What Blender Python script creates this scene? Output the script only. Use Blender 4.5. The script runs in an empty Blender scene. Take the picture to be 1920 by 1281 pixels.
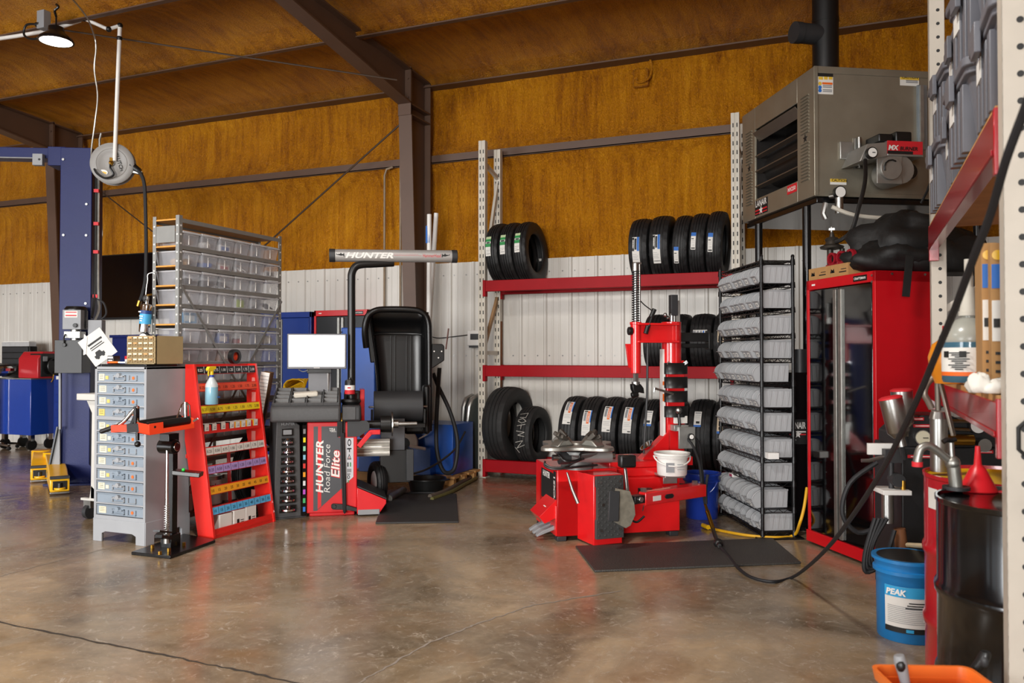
import bpy, bmesh, math, random
from mathutils import Matrix, Vector, Euler
random.seed(7)
S = bpy.context.scene
COL = S.collection
R = math.radians

# ------------------------------------------------------------------ camera
FPX = 1520.0; CH = 1.35; YAW = R(22.3); PIT = math.atan(26.5/FPX)
cam = bpy.data.cameras.new('camera'); cam.sensor_width = 36.0; cam.sensor_fit = 'HORIZONTAL'
cam.lens = FPX/1920*36.0; cam.clip_start = .05; cam.clip_end = 200
cam.dof.use_dof = True; cam.dof.focus_distance = 6.6; cam.dof.aperture_fstop = 4.0
camo = bpy.data.objects.new('camera', cam); COL.objects.link(camo)
camo.location = (0, 0, CH); camo.rotation_euler = (R(90)+PIT, 0, YAW)
S.camera = camo
# ------------------------------------------------------------------ colour management, sky, lamps
S.view_settings.view_transform = 'Standard'; S.view_settings.look = 'None'
S.view_settings.gamma = 1; S.view_settings.use_curve_mapping = False
S.view_settings.exposure = 0.3
W = bpy.data.worlds.new('overcast_sky'); S.world = W; W.use_nodes = True
bg = W.node_tree.nodes['Background']; bg.inputs[0].default_value = (.86, .93, 1, 1); bg.inputs[1].default_value = 1.0
def area(name, loc, aim, sx, sy, power, color=(1, 1, 1), spread=180):
    l = bpy.data.lights.new(name, 'AREA'); l.shape = 'RECTANGLE'; l.size = sx; l.size_y = sy
    l.energy = power; l.color = color; l.spread = R(spread)
    o = bpy.data.objects.new(name, l); COL.objects.link(o); o.location = loc
    o.rotation_euler = (Vector(aim)-Vector(loc)).to_track_quat('-Z', 'Y').to_euler(); return o
# daylight through the open bay doors behind and to the left of the camera
area('bay_door_daylight', (1.7, -16, 2.6), (-2.6, 8, 1.2), 8, 5, 3000, (1, .985, .96))
area('bay_door_daylight_left', (-11.5, -13, 2.4), (-6, 8, 1.3), 8, 4.5, 1500, (.98, .985, 1))
# high-bay lamps of the hall that hang outside the view
for hx, hy, hp in ((-1.7, 2.0, 135), (-6.2, 1.2, 120)):
    area('high_bay_glow', (hx, hy, 4.75), (hx, hy, 0), .5, .5, hp, (1, .96, .9))

# ------------------------------------------------------------------ helpers: pixel rays (1920x1281 frame) to points of the place
_cy, _sy, _cp, _sp = math.cos(YAW), math.sin(YAW), math.cos(PIT), math.sin(PIT)
FW = Vector((-_sy*_cp, _cy*_cp, _sp)); RT = Vector((_cy, _sy, 0)); UP = RT.cross(FW); EYE = Vector((0, 0, CH))
def ray(u, v): return FW+RT*((u-960)/FPX)+UP*((640.5-v)/FPX)
def onz(u, v, z=0.0): r = ray(u, v); return EYE+r*((z-CH)/r.z)
def onY(u, v, Y): r = ray(u, v); return EYE+r*(Y/r.y)
def onX(u, v, X): r = ray(u, v); return EYE+r*(X/r.x)
def dep(u, v, d): return EYE+ray(u, v)*d
def zat(X, Y, v):
    a = UP-FW*((640.5-v)/FPX); return CH-(a.x*X+a.y*Y)/a.z

# ------------------------------------------------------------------ helpers: materials
MATS = {}
def lin(c):
    return tuple(x/12.92 if x <= .04045 else ((x+.055)/1.055)**2.4 for x in c)
def hexc(h): return lin(tuple(int(h[i:i+2], 16)/255 for i in (0, 2, 4)))
def mat(name, col, rough=.5, metal=0.0, noise=.06, scale=12, bump=0.0, bscale=60, emit=None, coat=0.0, spec=.5, alpha=None, rvar=.0):
    """principled material with a little procedural colour wear and optional bump; col is an sRGB hex string"""
    if name in MATS: return MATS[name]
    m = bpy.data.materials.new(name); m.use_nodes = True; nt = m.node_tree; b = nt.nodes['Principled BSDF']
    c = hexc(col) if isinstance(col, str) else col
    b.inputs['Base Color'].default_value = (*c, 1); b.inputs['Roughness'].default_value = rough
    b.inputs['Metallic'].default_value = metal; b.inputs['Specular IOR Level'].default_value = spec
    if coat: b.inputs['Coat Weight'].default_value = coat; b.inputs['Coat Roughness'].default_value = .08
    tc = nt.nodes.new('ShaderNodeTexCoord')
    if noise or rvar:
        n = nt.nodes.new('ShaderNodeTexNoise'); n.inputs['Scale'].default_value = scale; n.inputs['Detail'].default_value = 5
        nt.links.new(tc.outputs['Object'], n.inputs['Vector'])
    if noise:
        mx = nt.nodes.new('ShaderNodeMix'); mx.data_type = 'RGBA'
        mx.inputs[6].default_value = (*[x*(1-noise*2.2) for x in c], 1); mx.inputs[7].default_value = (*[min(1, x*(1+noise*2.2)) for x in c], 1)
        nt.links.new(n.outputs['Fac'], mx.inputs[0]); nt.links.new(mx.outputs[2], b.inputs['Base Color'])
    if rvar:
        mr = nt.nodes.new('ShaderNodeMapRange'); mr.inputs['To Min'].default_value = max(.02, rough-rvar); mr.inputs['To Max'].default_value = rough+rvar
        nt.links.new(n.outputs['Fac'], mr.inputs[0]); nt.links.new(mr.outputs[0], b.inputs['Roughness'])
    if bump:
        n2 = nt.nodes.new('ShaderNodeTexNoise'); n2.inputs['Scale'].default_value = bscale; n2.inputs['Detail'].default_value = 3
        nt.links.new(tc.outputs['Object'], n2.inputs['Vector'])
        bp = nt.nodes.new('ShaderNodeBump'); bp.inputs['Strength'].default_value = bump; bp.inputs['Distance'].default_value = .01
        nt.links.new(n2.outputs['Fac'], bp.inputs['Height']); nt.links.new(bp.outputs[0], b.inputs['Normal'])
    if emit:
        b.inputs['Emission Color'].default_value = (*c, 1); b.inputs['Emission Strength'].default_value = emit
    if alpha is not None: b.inputs['Alpha'].default_value = alpha
    MATS[name] = m; return m
def nodes_of(m): return m.node_tree.nodes, m.node_tree.links, m.node_tree.nodes['Principled BSDF']

# ------------------------------------------------------------------ helpers: mesh building
I4 = Matrix.Identity(4)
def TR(x=0, y=0, z=0, rx=0, ry=0, rz=0):
    return Matrix.Translation((x, y, z)) @ Euler((R(rx), R(ry), R(rz))).to_matrix().to_4x4()
def frame(o, x, y):
    """matrix with origin o, local x along x, local y along (orthogonalised) y"""
    x = Vector(x).normalized(); y = Vector(y); y = (y-x*y.dot(x)).normalized(); z = x.cross(y)
    M = Matrix((x, y, z)).transposed().to_4x4(); M.translation = Vector(o); return M
_txt = {}
def text_geo(s, bold):
    k = (s, bold)
    if k not in _txt:
        c = bpy.data.curves.new('t', 'FONT'); c.body = s; c.size = 1; c.resolution_u = 2; c.offset = bold
        o = bpy.data.objects.new('t', c); COL.objects.link(o)
        dg = bpy.context.evaluated_depsgraph_get(); me = bpy.data.meshes.new_from_object(o.evaluated_get(dg))
        vs = [v.co.copy() for v in me.vertices]; fs = [tuple(p.vertices) for p in me.polygons]
        bpy.data.objects.remove(o); bpy.data.curves.remove(c); bpy.data.meshes.remove(me)
        _txt[k] = (vs, fs)
    return _txt[k]
class MB:
    def __init__(s): s.bm = bmesh.new(); s.mi = 0
    def _f(s, vs, m):
        try: f = s.bm.faces.new(vs); f.material_index = m; return f
        except ValueError: return None
    def poly(s, pts, m=0, M=I4): return s._f([s.bm.verts.new(M @ Vector(p)) for p in pts], m)
    def box(s, x0, x1, y0, y1, z0, z1, m=0, M=I4):
        v = [s.bm.verts.new(M @ Vector(p)) for p in ((x0,y0,z0),(x1,y0,z0),(x1,y1,z0),(x0,y1,z0),(x0,y0,z1),(x1,y0,z1),(x1,y1,z1),(x0,y1,z1))]
        for q in ((3,2,1,0),(4,5,6,7),(0,1,5,4),(1,2,6,5),(2,3,7,6),(3,0,4,7)): s._f([v[i] for i in q], m)
        return s
    def cb(s, c, d, m=0, M=I4):
        return s.box(c[0]-d[0]/2, c[0]+d[0]/2, c[1]-d[1]/2, c[1]+d[1]/2, c[2]-d[2]/2, c[2]+d[2]/2, m, M)
    def bar(s, p0, p1, w, h, m=0, M=I4, up=(0, 0, 1)):
        p0 = Vector(p0); p1 = Vector(p1); d = p1-p0; u = Vector(up)
        if abs(d.normalized().dot(u)) > .98: u = Vector((1, 0, 0))
        F = frame(p0, d, d.cross(u)); return s.box(0, d.length, -w/2, w/2, -h/2, h/2, m, M @ F)
    def prism(s, poly, d0, d1, m=0, M=I4):
        """poly in local xy, extruded along local z"""
        a = [s.bm.verts.new(M @ Vector((p[0], p[1], d0))) for p in poly]; b = [s.bm.verts.new(M @ Vector((p[0], p[1], d1))) for p in poly]
        s._f(a[::-1], m); s._f(b, m); n = len(poly)
        for i in range(n): s._f([a[i], a[(i+1) % n], b[(i+1) % n], b[i]], m)
        return s
    def ring(s, outer, inner, d0, d1, m=0, M=I4):
        """plate with a hole; outer/inner loops share their count"""
        n = len(outer); L = [[s.bm.verts.new(M @ Vector((p[0], p[1], d))) for p in lp] for d in (d0, d1) for lp in (outer, inner)]
        for i in range(n):
            j = (i+1) % n
            s._f([L[0][j], L[0][i], L[1][i], L[1][j]], m); s._f([L[2][i], L[2][j], L[3][j], L[3][i]], m)
            s._f([L[0][i], L[0][j], L[2][j], L[2][i]], m); s._f([L[1][j], L[1][i], L[3][i], L[3][j]], m)
        return s
    def cyl(s, p0, p1, r, r2=None, n=16, m=0, M=I4, caps=True):
        p0 = Vector(p0); p1 = Vector(p1); d = p1-p0; r2 = r if r2 is None else r2
        u = Vector((0, 0, 1)) if abs(d.normalized().z) < .95 else Vector((1, 0, 0))
        a = d.cross(u).normalized(); b = d.normalized().cross(a)
        c0 = []; c1 = []
        for i in range(n):
            t = 2*math.pi*i/n; e = a*math.cos(t)+b*math.sin(t)
            c0.append(s.bm.verts.new(M @ (p0+e*r))); c1.append(s.bm.verts.new(M @ (p1+e*r2)))
        for i in range(n): s._f([c0[i], c0[(i+1) % n], c1[(i+1) % n], c1[i]], m)
        if caps: s._f(c0[::-1], m); s._f(c1, m)
        return s
    def tube(s, pts, r, n=8, m=0, M=I4, smooth=0, closed=False):
        pts = [Vector(p) for p in pts]
        if smooth:
            q = []; N = len(pts)
            for i in range(N if closed else N-1):
                p0, p1, p2, p3 = (pts[(i-1) % N], pts[i], pts[(i+1) % N], pts[(i+2) % N]) if closed else (pts[max(i-1, 0)], pts[i], pts[i+1], pts[min(i+2, N-1)])
                for k in range(smooth):
                    t = k/smooth
                    q.append(.5*((2*p1)+(p2-p0)*t+(2*p0-5*p1+4*p2-p3)*t*t+(3*p1-p0-3*p2+p3)*t**3))
            if not closed: q.append(pts[-1])
            if isinstance(r, (list, tuple)): r = [r[min(i//smooth, N-1)]*(1-(i % smooth)/smooth)+r[min(i//smooth+1, N-1)]*((i % smooth)/smooth) for i in range(len(q))]
            pts = q
        N = len(pts); rings = []; pa = None
        for i, p in enumerate(pts):
            if closed: d = pts[(i+1) % N]-pts[i-1]
            else: d = pts[min(i+1, N-1)]-pts[max(i-1, 0)]
            if d.length < 1e-9: d = Vector((0, 0, 1))
            d.normalize()
            if pa is None:
                u = Vector((0, 0, 1)) if abs(d.z) < .9 else Vector((1, 0, 0)); pa = d.cross(u).normalized()
            else: pa = (pa-d*pa.dot(d)).normalized()
            b = d.cross(pa); rr = r[i] if isinstance(r, (list, tuple)) else r
            rings.append([s.bm.verts.new(M @ (p+(pa*math.cos(2*math.pi*k/n)+b*math.sin(2*math.pi*k/n))*rr)) for k in range(n)])
        for i in range(N if closed else N-1):
            A, B = rings[i], rings[(i+1) % N]
            for k in range(n): s._f([A[k], A[(k+1) % n], B[(k+1) % n], B[k]], m)
        if not closed: s._f(rings[0][::-1], m); s._f(rings[-1], m)
        return s
    def lathe(s, prof, n=24, m=0, M=I4, mm=None, closed=False):
        """prof = [(r, z)] around local z; mm = material per segment"""
        rings = []
        for r, z in prof:
            if r < 1e-6: rings.append([s.bm.verts.new(M @ Vector((0, 0, z)))])
            else: rings.append([s.bm.verts.new(M @ Vector((r*math.cos(2*math.pi*k/n), r*math.sin(2*math.pi*k/n), z))) for k in range(n)])
        K = len(rings)
        for i in range(K if closed else K-1):
            A, B = rings[i], rings[(i+1) % K]; q = mm[i] if mm else m
            for k in range(n):
                j = (k+1) % n
                if len(A) == 1 and len(B) == 1: continue
                if len(A) == 1: s._f([A[0], B[j], B[k]], q)
                elif len(B) == 1: s._f([A[k], A[j], B[0]], q)
                else: s._f([A[k], A[j], B[j], B[k]], q)
        return s
    def ball(s, c, r, n=12, m=0, M=I4, sc=(1, 1, 1)):
        k = n//2; prof = [(r*math.sin(math.pi*i/k), -r*math.cos(math.pi*i/k)) for i in range(k+1)]
        prof[0] = (0, -r); prof[-1] = (0, r)
        return s.lathe(prof, n, m, M @ Matrix.Translation(c) @ Matrix.Diagonal((*sc, 1)))
    def text(s, t, size, M=I4, m=0, bold=0.0, shear=0.0, ext=.0, sx=1.0, align='C', fit=None):
        """flat lettering in local xy (facing local +z)"""
        vs, fs = text_geo(t, bold)
        if not vs: return s
        x0 = min(v.x for v in vs); x1 = max(v.x for v in vs)
        if fit: sx = fit/((x1-x0)*size)
        off = -(x0+x1)/2 if align == 'C' else (-x0 if align == 'L' else -x1)
        V = [s.bm.verts.new(M @ Vector(((v.x+off+shear*v.y)*size*sx, v.y*size, ext))) for v in vs]
        for f in fs: s._f([V[i] for i in f], m)
        return s
    def build(s, name, mats, parent=None, bevel=0.0, smooth=40, loc=None, rot=None, seg=2):
        bmesh.ops.recalc_face_normals(s.bm, faces=[f for f in s.bm.faces if len(f.verts) > 0]) if s.mi == 0 else None
        me = bpy.data.meshes.new(name); s.bm.to_mesh(me); s.bm.free()
        for q in (mats if isinstance(mats, (list, tuple)) else [mats]): me.materials.append(q)
        if smooth:
            me.polygons.foreach_set('use_smooth', [True]*len(me.polygons)); me.set_sharp_from_angle(angle=R(smooth))
        o = bpy.data.objects.new(name, me); COL.objects.link(o)
        if parent is not None: o.parent = parent
        if loc is not None: o.location = loc
        if rot is not None: o.rotation_euler = rot
        if bevel:
            b = o.modifiers.new('edge', 'BEVEL'); b.width = bevel; b.segments = seg; b.limit_method = 'ANGLE'; b.angle_limit = R(40)
        return o
def tag(o, label=None, cat=None, group=None, kind=None):
    if label: o['label'] = label
    if cat: o['category'] = cat
    if group: o['group'] = group
    if kind: o['kind'] = kind
    return o
def thing(name, label, cat, loc=(0, 0, 0), rz=0.0, group=None, rot=None):
    o = bpy.data.objects.new(name, None); COL.objects.link(o); o.location = loc
    o.rotation_euler = rot if rot is not None else (0, 0, R(rz)); o.empty_display_size = .1
    return tag(o, label, cat, group)
KIDS = {}
def kids(o): return [c for c in bpy.data.objects if c.parent == o]
def dup(src, loc=None, rz=None, label=None, group=None, rot=None, scale=None, tree=None):
    """copy of a thing with copies of its parts and sub-parts (mesh data shared)"""
    if tree is None: tree = {c: kids(c) for c in kids(src)}
    c = src.copy(); COL.objects.link(c)
    if loc is not None: c.location = loc
    if rz is not None: c.rotation_euler = (0, 0, R(rz))
    if rot is not None: c.rotation_euler = rot
    if scale is not None: c.scale = scale
    if label: c['label'] = label
    if group: c['group'] = group
    for k, sub in tree.items():
        d = k.copy(); COL.objects.link(d); d.parent = c
        for q in sub: e = q.copy(); COL.objects.link(e); e.parent = d
    return c
def struct(o): o['kind'] = 'structure'; return o
ORD = ['first', 'second', 'third', 'fourth', 'fifth', 'sixth', 'seventh', 'eighth', 'ninth', 'tenth', 'eleventh', 'twelfth']

# ------------------------------------------------------------------ common materials
M_red = mat('red_enamel', 'd31a1e', .28, noise=.03, coat=.3)
M_rackred = mat('rack_red', '9a0814', .5, noise=.07, scale=6, spec=.18)
M_black = mat('black_plastic', '141414', .38, noise=.05)
M_blackpaint = mat('black_paint', '0c0c0d', .25, noise=.03)
M_rubber = mat('rubber', '17171a', .62, noise=.08, bump=.15, bscale=90)
M_steel = mat('bare_steel', 'a9a9a6', .34, 1.0, noise=.08, rvar=.08)
M_chrome = mat('chrome', 'cfd0d2', .12, 1.0, noise=.02)
M_alu = mat('cast_aluminium', '9c9b95', .42, .85, noise=.12, scale=18)
M_galv = mat('galvanised', 'a7a7a3', .36, .75, noise=.13, scale=14, rvar=.1)
M_white = mat('white_plastic', 'e6e4df', .45, noise=.03)
M_paper = mat('paper_label', 'dcdad4', .7, noise=.03)
M_ink = mat('black_ink', '161616', .6, noise=0)
M_orange = mat('orange_print', 'e2671c', .6, noise=0)
M_bluep = mat('blue_print', '2767b8', .6, noise=0)
M_greenp = mat('green_print', '2f8a4a', .6, noise=0)
M_yellow = mat('yellow_paint', 'e0b014', .35, noise=.04)
M_redp = mat('red_print', 'c9202a', .6, noise=0)
M_card = mat('cardboard', 'a87f4e', .8, noise=.06, scale=20)
M_blue = mat('navy_enamel', '12307e', .25, noise=.05, coat=.3)
M_brass = mat('brass', 'b98d3a', .3, 1, noise=.05)
M_dgrey = mat('dark_grey_plastic', '2d2e30', .5, noise=.05)
M_grey = mat('mid_grey_plastic', '8b8d90', .5, noise=.04)
M_wood = mat('pine_wood', 'b98a52', .65, noise=.14, scale=9)

# ------------------------------------------------------------------ the setting
WY = 8.78          # plane of the wall liner
def floor_material():
    m = mat('polished_concrete', '6f655b', .22, noise=0); N, L, b = nodes_of(m)
    tc = N.new('ShaderNodeTexCoord')
    def noise(sc, det, dist=0, rough=.55):
        n = N.new('ShaderNodeTexNoise'); n.inputs['Scale'].default_value = sc; n.inputs['Detail'].default_value = det
        n.inputs['Distortion'].default_value = dist; n.inputs['Roughness'].default_value = rough
        L.new(tc.outputs['Object'], n.inputs['Vector']); return n
    def mix(f, a, c, mode='MIX'):
        x = N.new('ShaderNodeMix'); x.data_type = 'RGBA'; x.blend_type = mode
        for s_, q in ((0, f), (6, a), (7, c)):
            if hasattr(q, 'is_linked'): L.new(q, x.inputs[s_])
            elif isinstance(q, tuple): x.inputs[s_].default_value = (*q, 1)
            else: x.inputs[s_].default_value = q
        return x.outputs[2]
    def ramp(src, a, c):
        r = N.new('ShaderNodeMapRange'); r.inputs[1].default_value = a; r.inputs[2].default_value = c; L.new(src, r.inputs[0]); return r.outputs[0]
    big = noise(.55, 6, .8, .62); mid = noise(2.3, 8, 1.2, .7); fine = noise(26, 6, 0, .7)
    c = mix(ramp(big.outputs[0], .42, .6), hexc('54442f'), hexc('bfa581'))
    c = mix(ramp(mid.outputs[0], .42, .72), c, hexc('978b79'))
    c = mix(ramp(noise(1.1, 7, 2).outputs[0], .5, .7), c, hexc('82633f'))
    c = mix(.35, c, mix(fine.outputs[0], hexc('54483a'), hexc('b3a189')))
    v = N.new('ShaderNodeTexVoronoi'); v.feature = 'DISTANCE_TO_EDGE'; v.inputs['Scale'].default_value = 1.7
    sc = ramp(noise(7, 9, 3, .8).outputs[0], .55, .68)
    c = mix(sc, c, hexc('bdb2a2'))
    L.new(c, b.inputs['Base Color'])
    L.new(ramp(mid.outputs[0], .2, 1.0), b.inputs['Roughness']) if False else None
    rr = N.new('ShaderNodeMapRange'); rr.inputs[1].default_value = .3; rr.inputs[2].default_value = .75; rr.inputs[3].default_value = .13; rr.inputs[4].default_value = .36
    L.new(mid.outputs[0], rr.inputs[0]); L.new(rr.outputs[0], b.inputs['Roughness'])
    bp = N.new('ShaderNodeBump'); bp.inputs['Strength'].default_value = .12; bp.inputs['Distance'].default_value = .01
    L.new(noise(5, 7).outputs[0], bp.inputs['Height']); L.new(bp.outputs[0], b.inputs['Normal'])
    return m
fl = MB(); fl.box(-27, 3.4, -9, 8.95, -.12, 0)
struct(fl.build('floor', floor_material(), smooth=0))
# saw-cut joints and the long crack in the slab
M_joint = mat('joint_dust', '8f857b', .85, noise=.2, scale=30)
M_jdark = mat('joint_dark', '3b342e', .9, noise=.2, scale=30)
def crack(pts, w, m, name):
    b = MB(); P = []
    for (a, c) in zip(pts[:-1], pts[1:]):
        A = onz(*a); C_ = onz(*c); n = 14
        for i in range(n): P.append(A.lerp(C_, i/n)+Vector((random.uniform(-.008, .008), random.uniform(-.008, .008), 0)))
    P.append(onz(*pts[-1])); prev = None
    for i, p in enumerate(P):
        d = (P[min(i+1, len(P)-1)]-P[max(i-1, 0)]).normalized(); q = Vector((-d.y, d.x, 0))*w*random.uniform(.3, .7)
        cur = (b.bm.verts.new((p.x+q.x, p.y+q.y, .0012)), b.bm.verts.new((p.x-q.x, p.y-q.y, .0012)))
        if prev: b._f([prev[0], cur[0], cur[1], prev[1]], 0)
        prev = cur
    return struct(b.build(name, m, smooth=0))
crack([(-60, 1152), (0, 1167), (240, 1216), (420, 1252), (600, 1290), (700, 1310)], .012, M_jdark, 'floor_joint')
crack([(600, 1320), (700, 1265), (800, 1208), (900, 1168), (1000, 1135), (1165, 1108)], .012, M_joint, 'floor_crack')
crack([(-40, 1092), (0, 1081), (120, 1049), (250, 1016)], .008, M_joint, 'floor_seam')

def foam_material():
    m = mat('spray_foam', 'b5741a', .34, noise=0, spec=.45); N, L, b = nodes_of(m)
    tc = N.new('ShaderNodeTexCoord')
    def noise(scv, det, dist=0, rough=.6):
        mp = N.new('ShaderNodeMapping'); mp.inputs['Scale'].default_value = scv; L.new(tc.outputs['Object'], mp.inputs['Vector'])
        n = N.new('ShaderNodeTexNoise'); n.inputs['Scale'].default_value = 1; n.inputs['Detail'].default_value = det; n.inputs['Distortion'].default_value = dist
        n.inputs['Roughness'].default_value = rough; L.new(mp.outputs[0], n.inputs['Vector']); return n.outputs[0]
    drip = noise((15, 15, 1.3), 6, .5, .65); fine = noise((60, 60, 40), 6, .8); blot = noise((.9, .9, .8), 4, 1)
    cr = N.new('ShaderNodeValToRGB'); e = cr.color_ramp.elements
    e[0].position = .36; e[0].color = (*hexc('83460a'), 1); e[1].position = .64; e[1].color = (*hexc('e39c1c'), 1)
    x = e.new(.5); x.color = (*hexc('c37c0c'), 1)
    ad = N.new('ShaderNodeMix'); ad.inputs[0].default_value = .42; L.new(drip, ad.inputs[2]); L.new(blot, ad.inputs[3])
    ad2 = N.new('ShaderNodeMix'); ad2.inputs[0].default_value = .3; L.new(ad.outputs[0], ad2.inputs[2]); L.new(fine, ad2.inputs[3])
    L.new(ad2.outputs[0], cr.inputs[0]); L.new(cr.outputs[0], b.inputs['Base Color'])
    a2 = N.new('ShaderNodeMath'); a2.operation = 'MULTIPLY_ADD'; a2.inputs[1].default_value = 1.0; L.new(fine, a2.inputs[0]); L.new(drip, a2.inputs[2])
    bp = N.new('ShaderNodeBump'); bp.inputs['Strength'].default_value = .9; bp.inputs['Distance'].default_value = .045
    L.new(a2.outputs[0], bp.inputs['Height']); L.new(bp.outputs[0], b.inputs['Normal'])
    return m
M_foam = foam_material()
ROOF0 = 4.72; RS = .062
def roofz(y): return ROOF0+RS*(8.8-y)
# back wall: insulated with sprayed foam that swells away from the girts
wb = MB()
nx = 190; rows = [2.2, 2.5, 2.62, 2.9, 3.2, 3.5, 3.6, 3.68, 3.705, 3.79, 3.81, 3.9, 4.1, 4.3, 4.5, 4.6, 4.66, 4.85]
swell = {2.2: 0, 2.5: .0, 2.62: .03, 3.6: .0, 3.68: -.05, 3.705: -.06, 3.79: -.06, 3.81: -.05, 3.9: .01, 4.6: .0, 4.66: -.03, 4.85: -.06}
grid = []
for zi in rows:
    r_ = []
    for i in range(nx+1):
        x = -27+i*(30.4/nx); y = WY+.075+swell.get(zi, .035)+random.uniform(-.012, .012)
        r_.append(wb.bm.verts.new((x, y, zi+random.uniform(-.012, .012))))
    grid.append(r_)
for a, c in zip(grid[:-1], grid[1:]):
    for i in range(nx): wb._f([a[i], a[i+1], c[i+1], c[i]], 0)
wb.box(-27, 3.4, WY+.17, WY+.25, 0, 5.0)
struct(wb.build('wall_back', M_foam, smooth=180))
# ribbed steel liner panels on the lower 2.47 m
def liner_profile(x0, x1):
    pts = []; x = x0; P = .3048
    while x < x1:
        for dx, d in ((0, 0), (.016, 0), (.03, .02), (.052, .02), (.066, 0), (.118, 0), (.123, .005), (.137, .005), (.142, 0), (.2, 0), (.205, .005), (.219, .005), (.224, 0)):
            pts.append((x+dx, d))
        x += P
    pts.append((x, 0)); return pts
def liner(x0, x1, z0, z1, M, extra=None):
    b = MB(); pts = liner_profile(x0, x1); a = [b.bm.verts.new(M @ Vector((p, -d, z0))) for p, d in pts]; c = [b.bm.verts.new(M @ Vector((p, -d, z1))) for p, d in pts]
    for i in range(len(pts)-1): b._f([a[i], a[i+1], c[i+1], c[i]], 0)
    x = x0
    while x < x1:
        for zz in (2.32, 1.35, .3):
            for dx in (.09, .25): b.cyl((x+dx, -.004, zz), (x+dx, 0, zz), .009, n=8, m=1, M=M)
        x += .3048
    return b
M_liner = mat('white_steel_liner', 'd0ccc4', .4, noise=.04, scale=3)
M_screw = mat('screw_head', '8c8a86', .4, .6)
struct(liner(-27, 3.2, 0, 2.472, TR(0, WY, 0)).build('wall_back_liner', [M_liner, M_screw], smooth=0))
# right wall
struct(liner(-12, 9, 0, 2.472, TR(2.2, 0, 0, rz=-90)).build('wall_right_liner', [M_liner, M_screw], smooth=0))
rw = MB(); rw.box(2.23, 2.4, -9, 8.95, 0, 5.9); struct(rw.build('wall_right', M_foam, smooth=0))
# left wall and the front wall with its open bay doors (behind the camera)
struct(liner(-9, 8.7, 0, 2.472, TR(-27, 0, 0, rz=90)).build('wall_left_liner', [M_liner, M_screw], smooth=0))
lw = MB(); lw.box(-27.2, -27.03, -9, 8.95, 0, 6.2); struct(lw.build('wall_left', M_foam, smooth=0))
fw_ = MB()
for x0, x1 in ((-27, -25), (-21, -19), (-15.6, -13.6) if False else (-15.5, -15.3), (-7.6, -4.8), (3.0, 3.4)): fw_.box(x0, x1, -9.0, -8.8, 0, 3.9)
fw_.box(-27, 3.4, -9.0, -8.8, 3.9, 6.2); struct(fw_.build('wall_front', M_foam, smooth=0))
# roof underside: foam between the purlins, swelling over each purlin
M_brown = mat('brown_primer', '5c4537', .5, noise=.06, scale=4)
ce = MB(); purl = [7.28, 5.98, 4.7, 3.4, 2.1, .8, -.5, -1.8, -3.1, -4.4, -5.7, -7.0]
ys = []
y = 8.87
marks = sorted(purl, reverse=True)
ys = [(8.87, -.10), (8.72, -.06), (8.58, 0), (8.2, .02), (7.8, .02)]
for p in marks:
    ys += [(p+.3, .0), (p+.16, -.03), (p+.06, -.085), (p-.03, -.105), (p-.05, -.1), (p-.12, -.055), (p-.28, -.005), (p-.6, .02)]
cg = []
for (yy, dz) in ys:
    cg.append([ce.bm.verts.new((-27+i*.32, yy+random.uniform(-.012, .012), roofz(yy)+dz+random.uniform(-.014, .014))) for i in range(96)])
for a, c in zip(cg[:-1], cg[1:]):
    for i in range(95): ce._f([a[i], a[i+1], c[i+1], c[i]], 0)
def ceil_material():
    m = M_foam.copy(); m.name = 'spray_foam_roof'
    for n in m.node_tree.nodes:
        if n.type == 'MAPPING':
            s_ = n.inputs['Scale'].default_value
            if abs(s_[0]-15) < .1: n.inputs['Scale'].default_value = (11, 1.3, 11)
    return m
struct(ce.build('ceiling', ceil_material(), smooth=180))
cb_ = MB(); cb_.poly([(-27, 8.95, roofz(8.95)+.12), (3.4, 8.95, roofz(8.95)+.12), (3.4, -9, roofz(-9)+.12), (-27, -9, roofz(-9)+.12)])
struct(cb_.build('ceiling_deck', M_brown, smooth=0))
for i, p in enumerate(purl[:6]):
    b = MB(); b.box(-27, 2.2, p-.075, p-.015, roofz(p)-.118, roofz(p)-.105); struct(b.build('trim_%d' % (i+1), M_brown, smooth=0))
b = MB(); b.box(-27, 2.2, WY-.012, WY+.06, 3.70, 3.795); b.box(-27, 2.2, WY-.012, WY+.01, 3.695, 3.712); struct(b.build('trim_7', M_brown, smooth=0))
b = MB(); b.box(-27, 2.2, 8.68, 8.86, roofz(8.8)-.105, roofz(8.8)-.09); struct(b.build('trim_8', M_brown, smooth=0))
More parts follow.
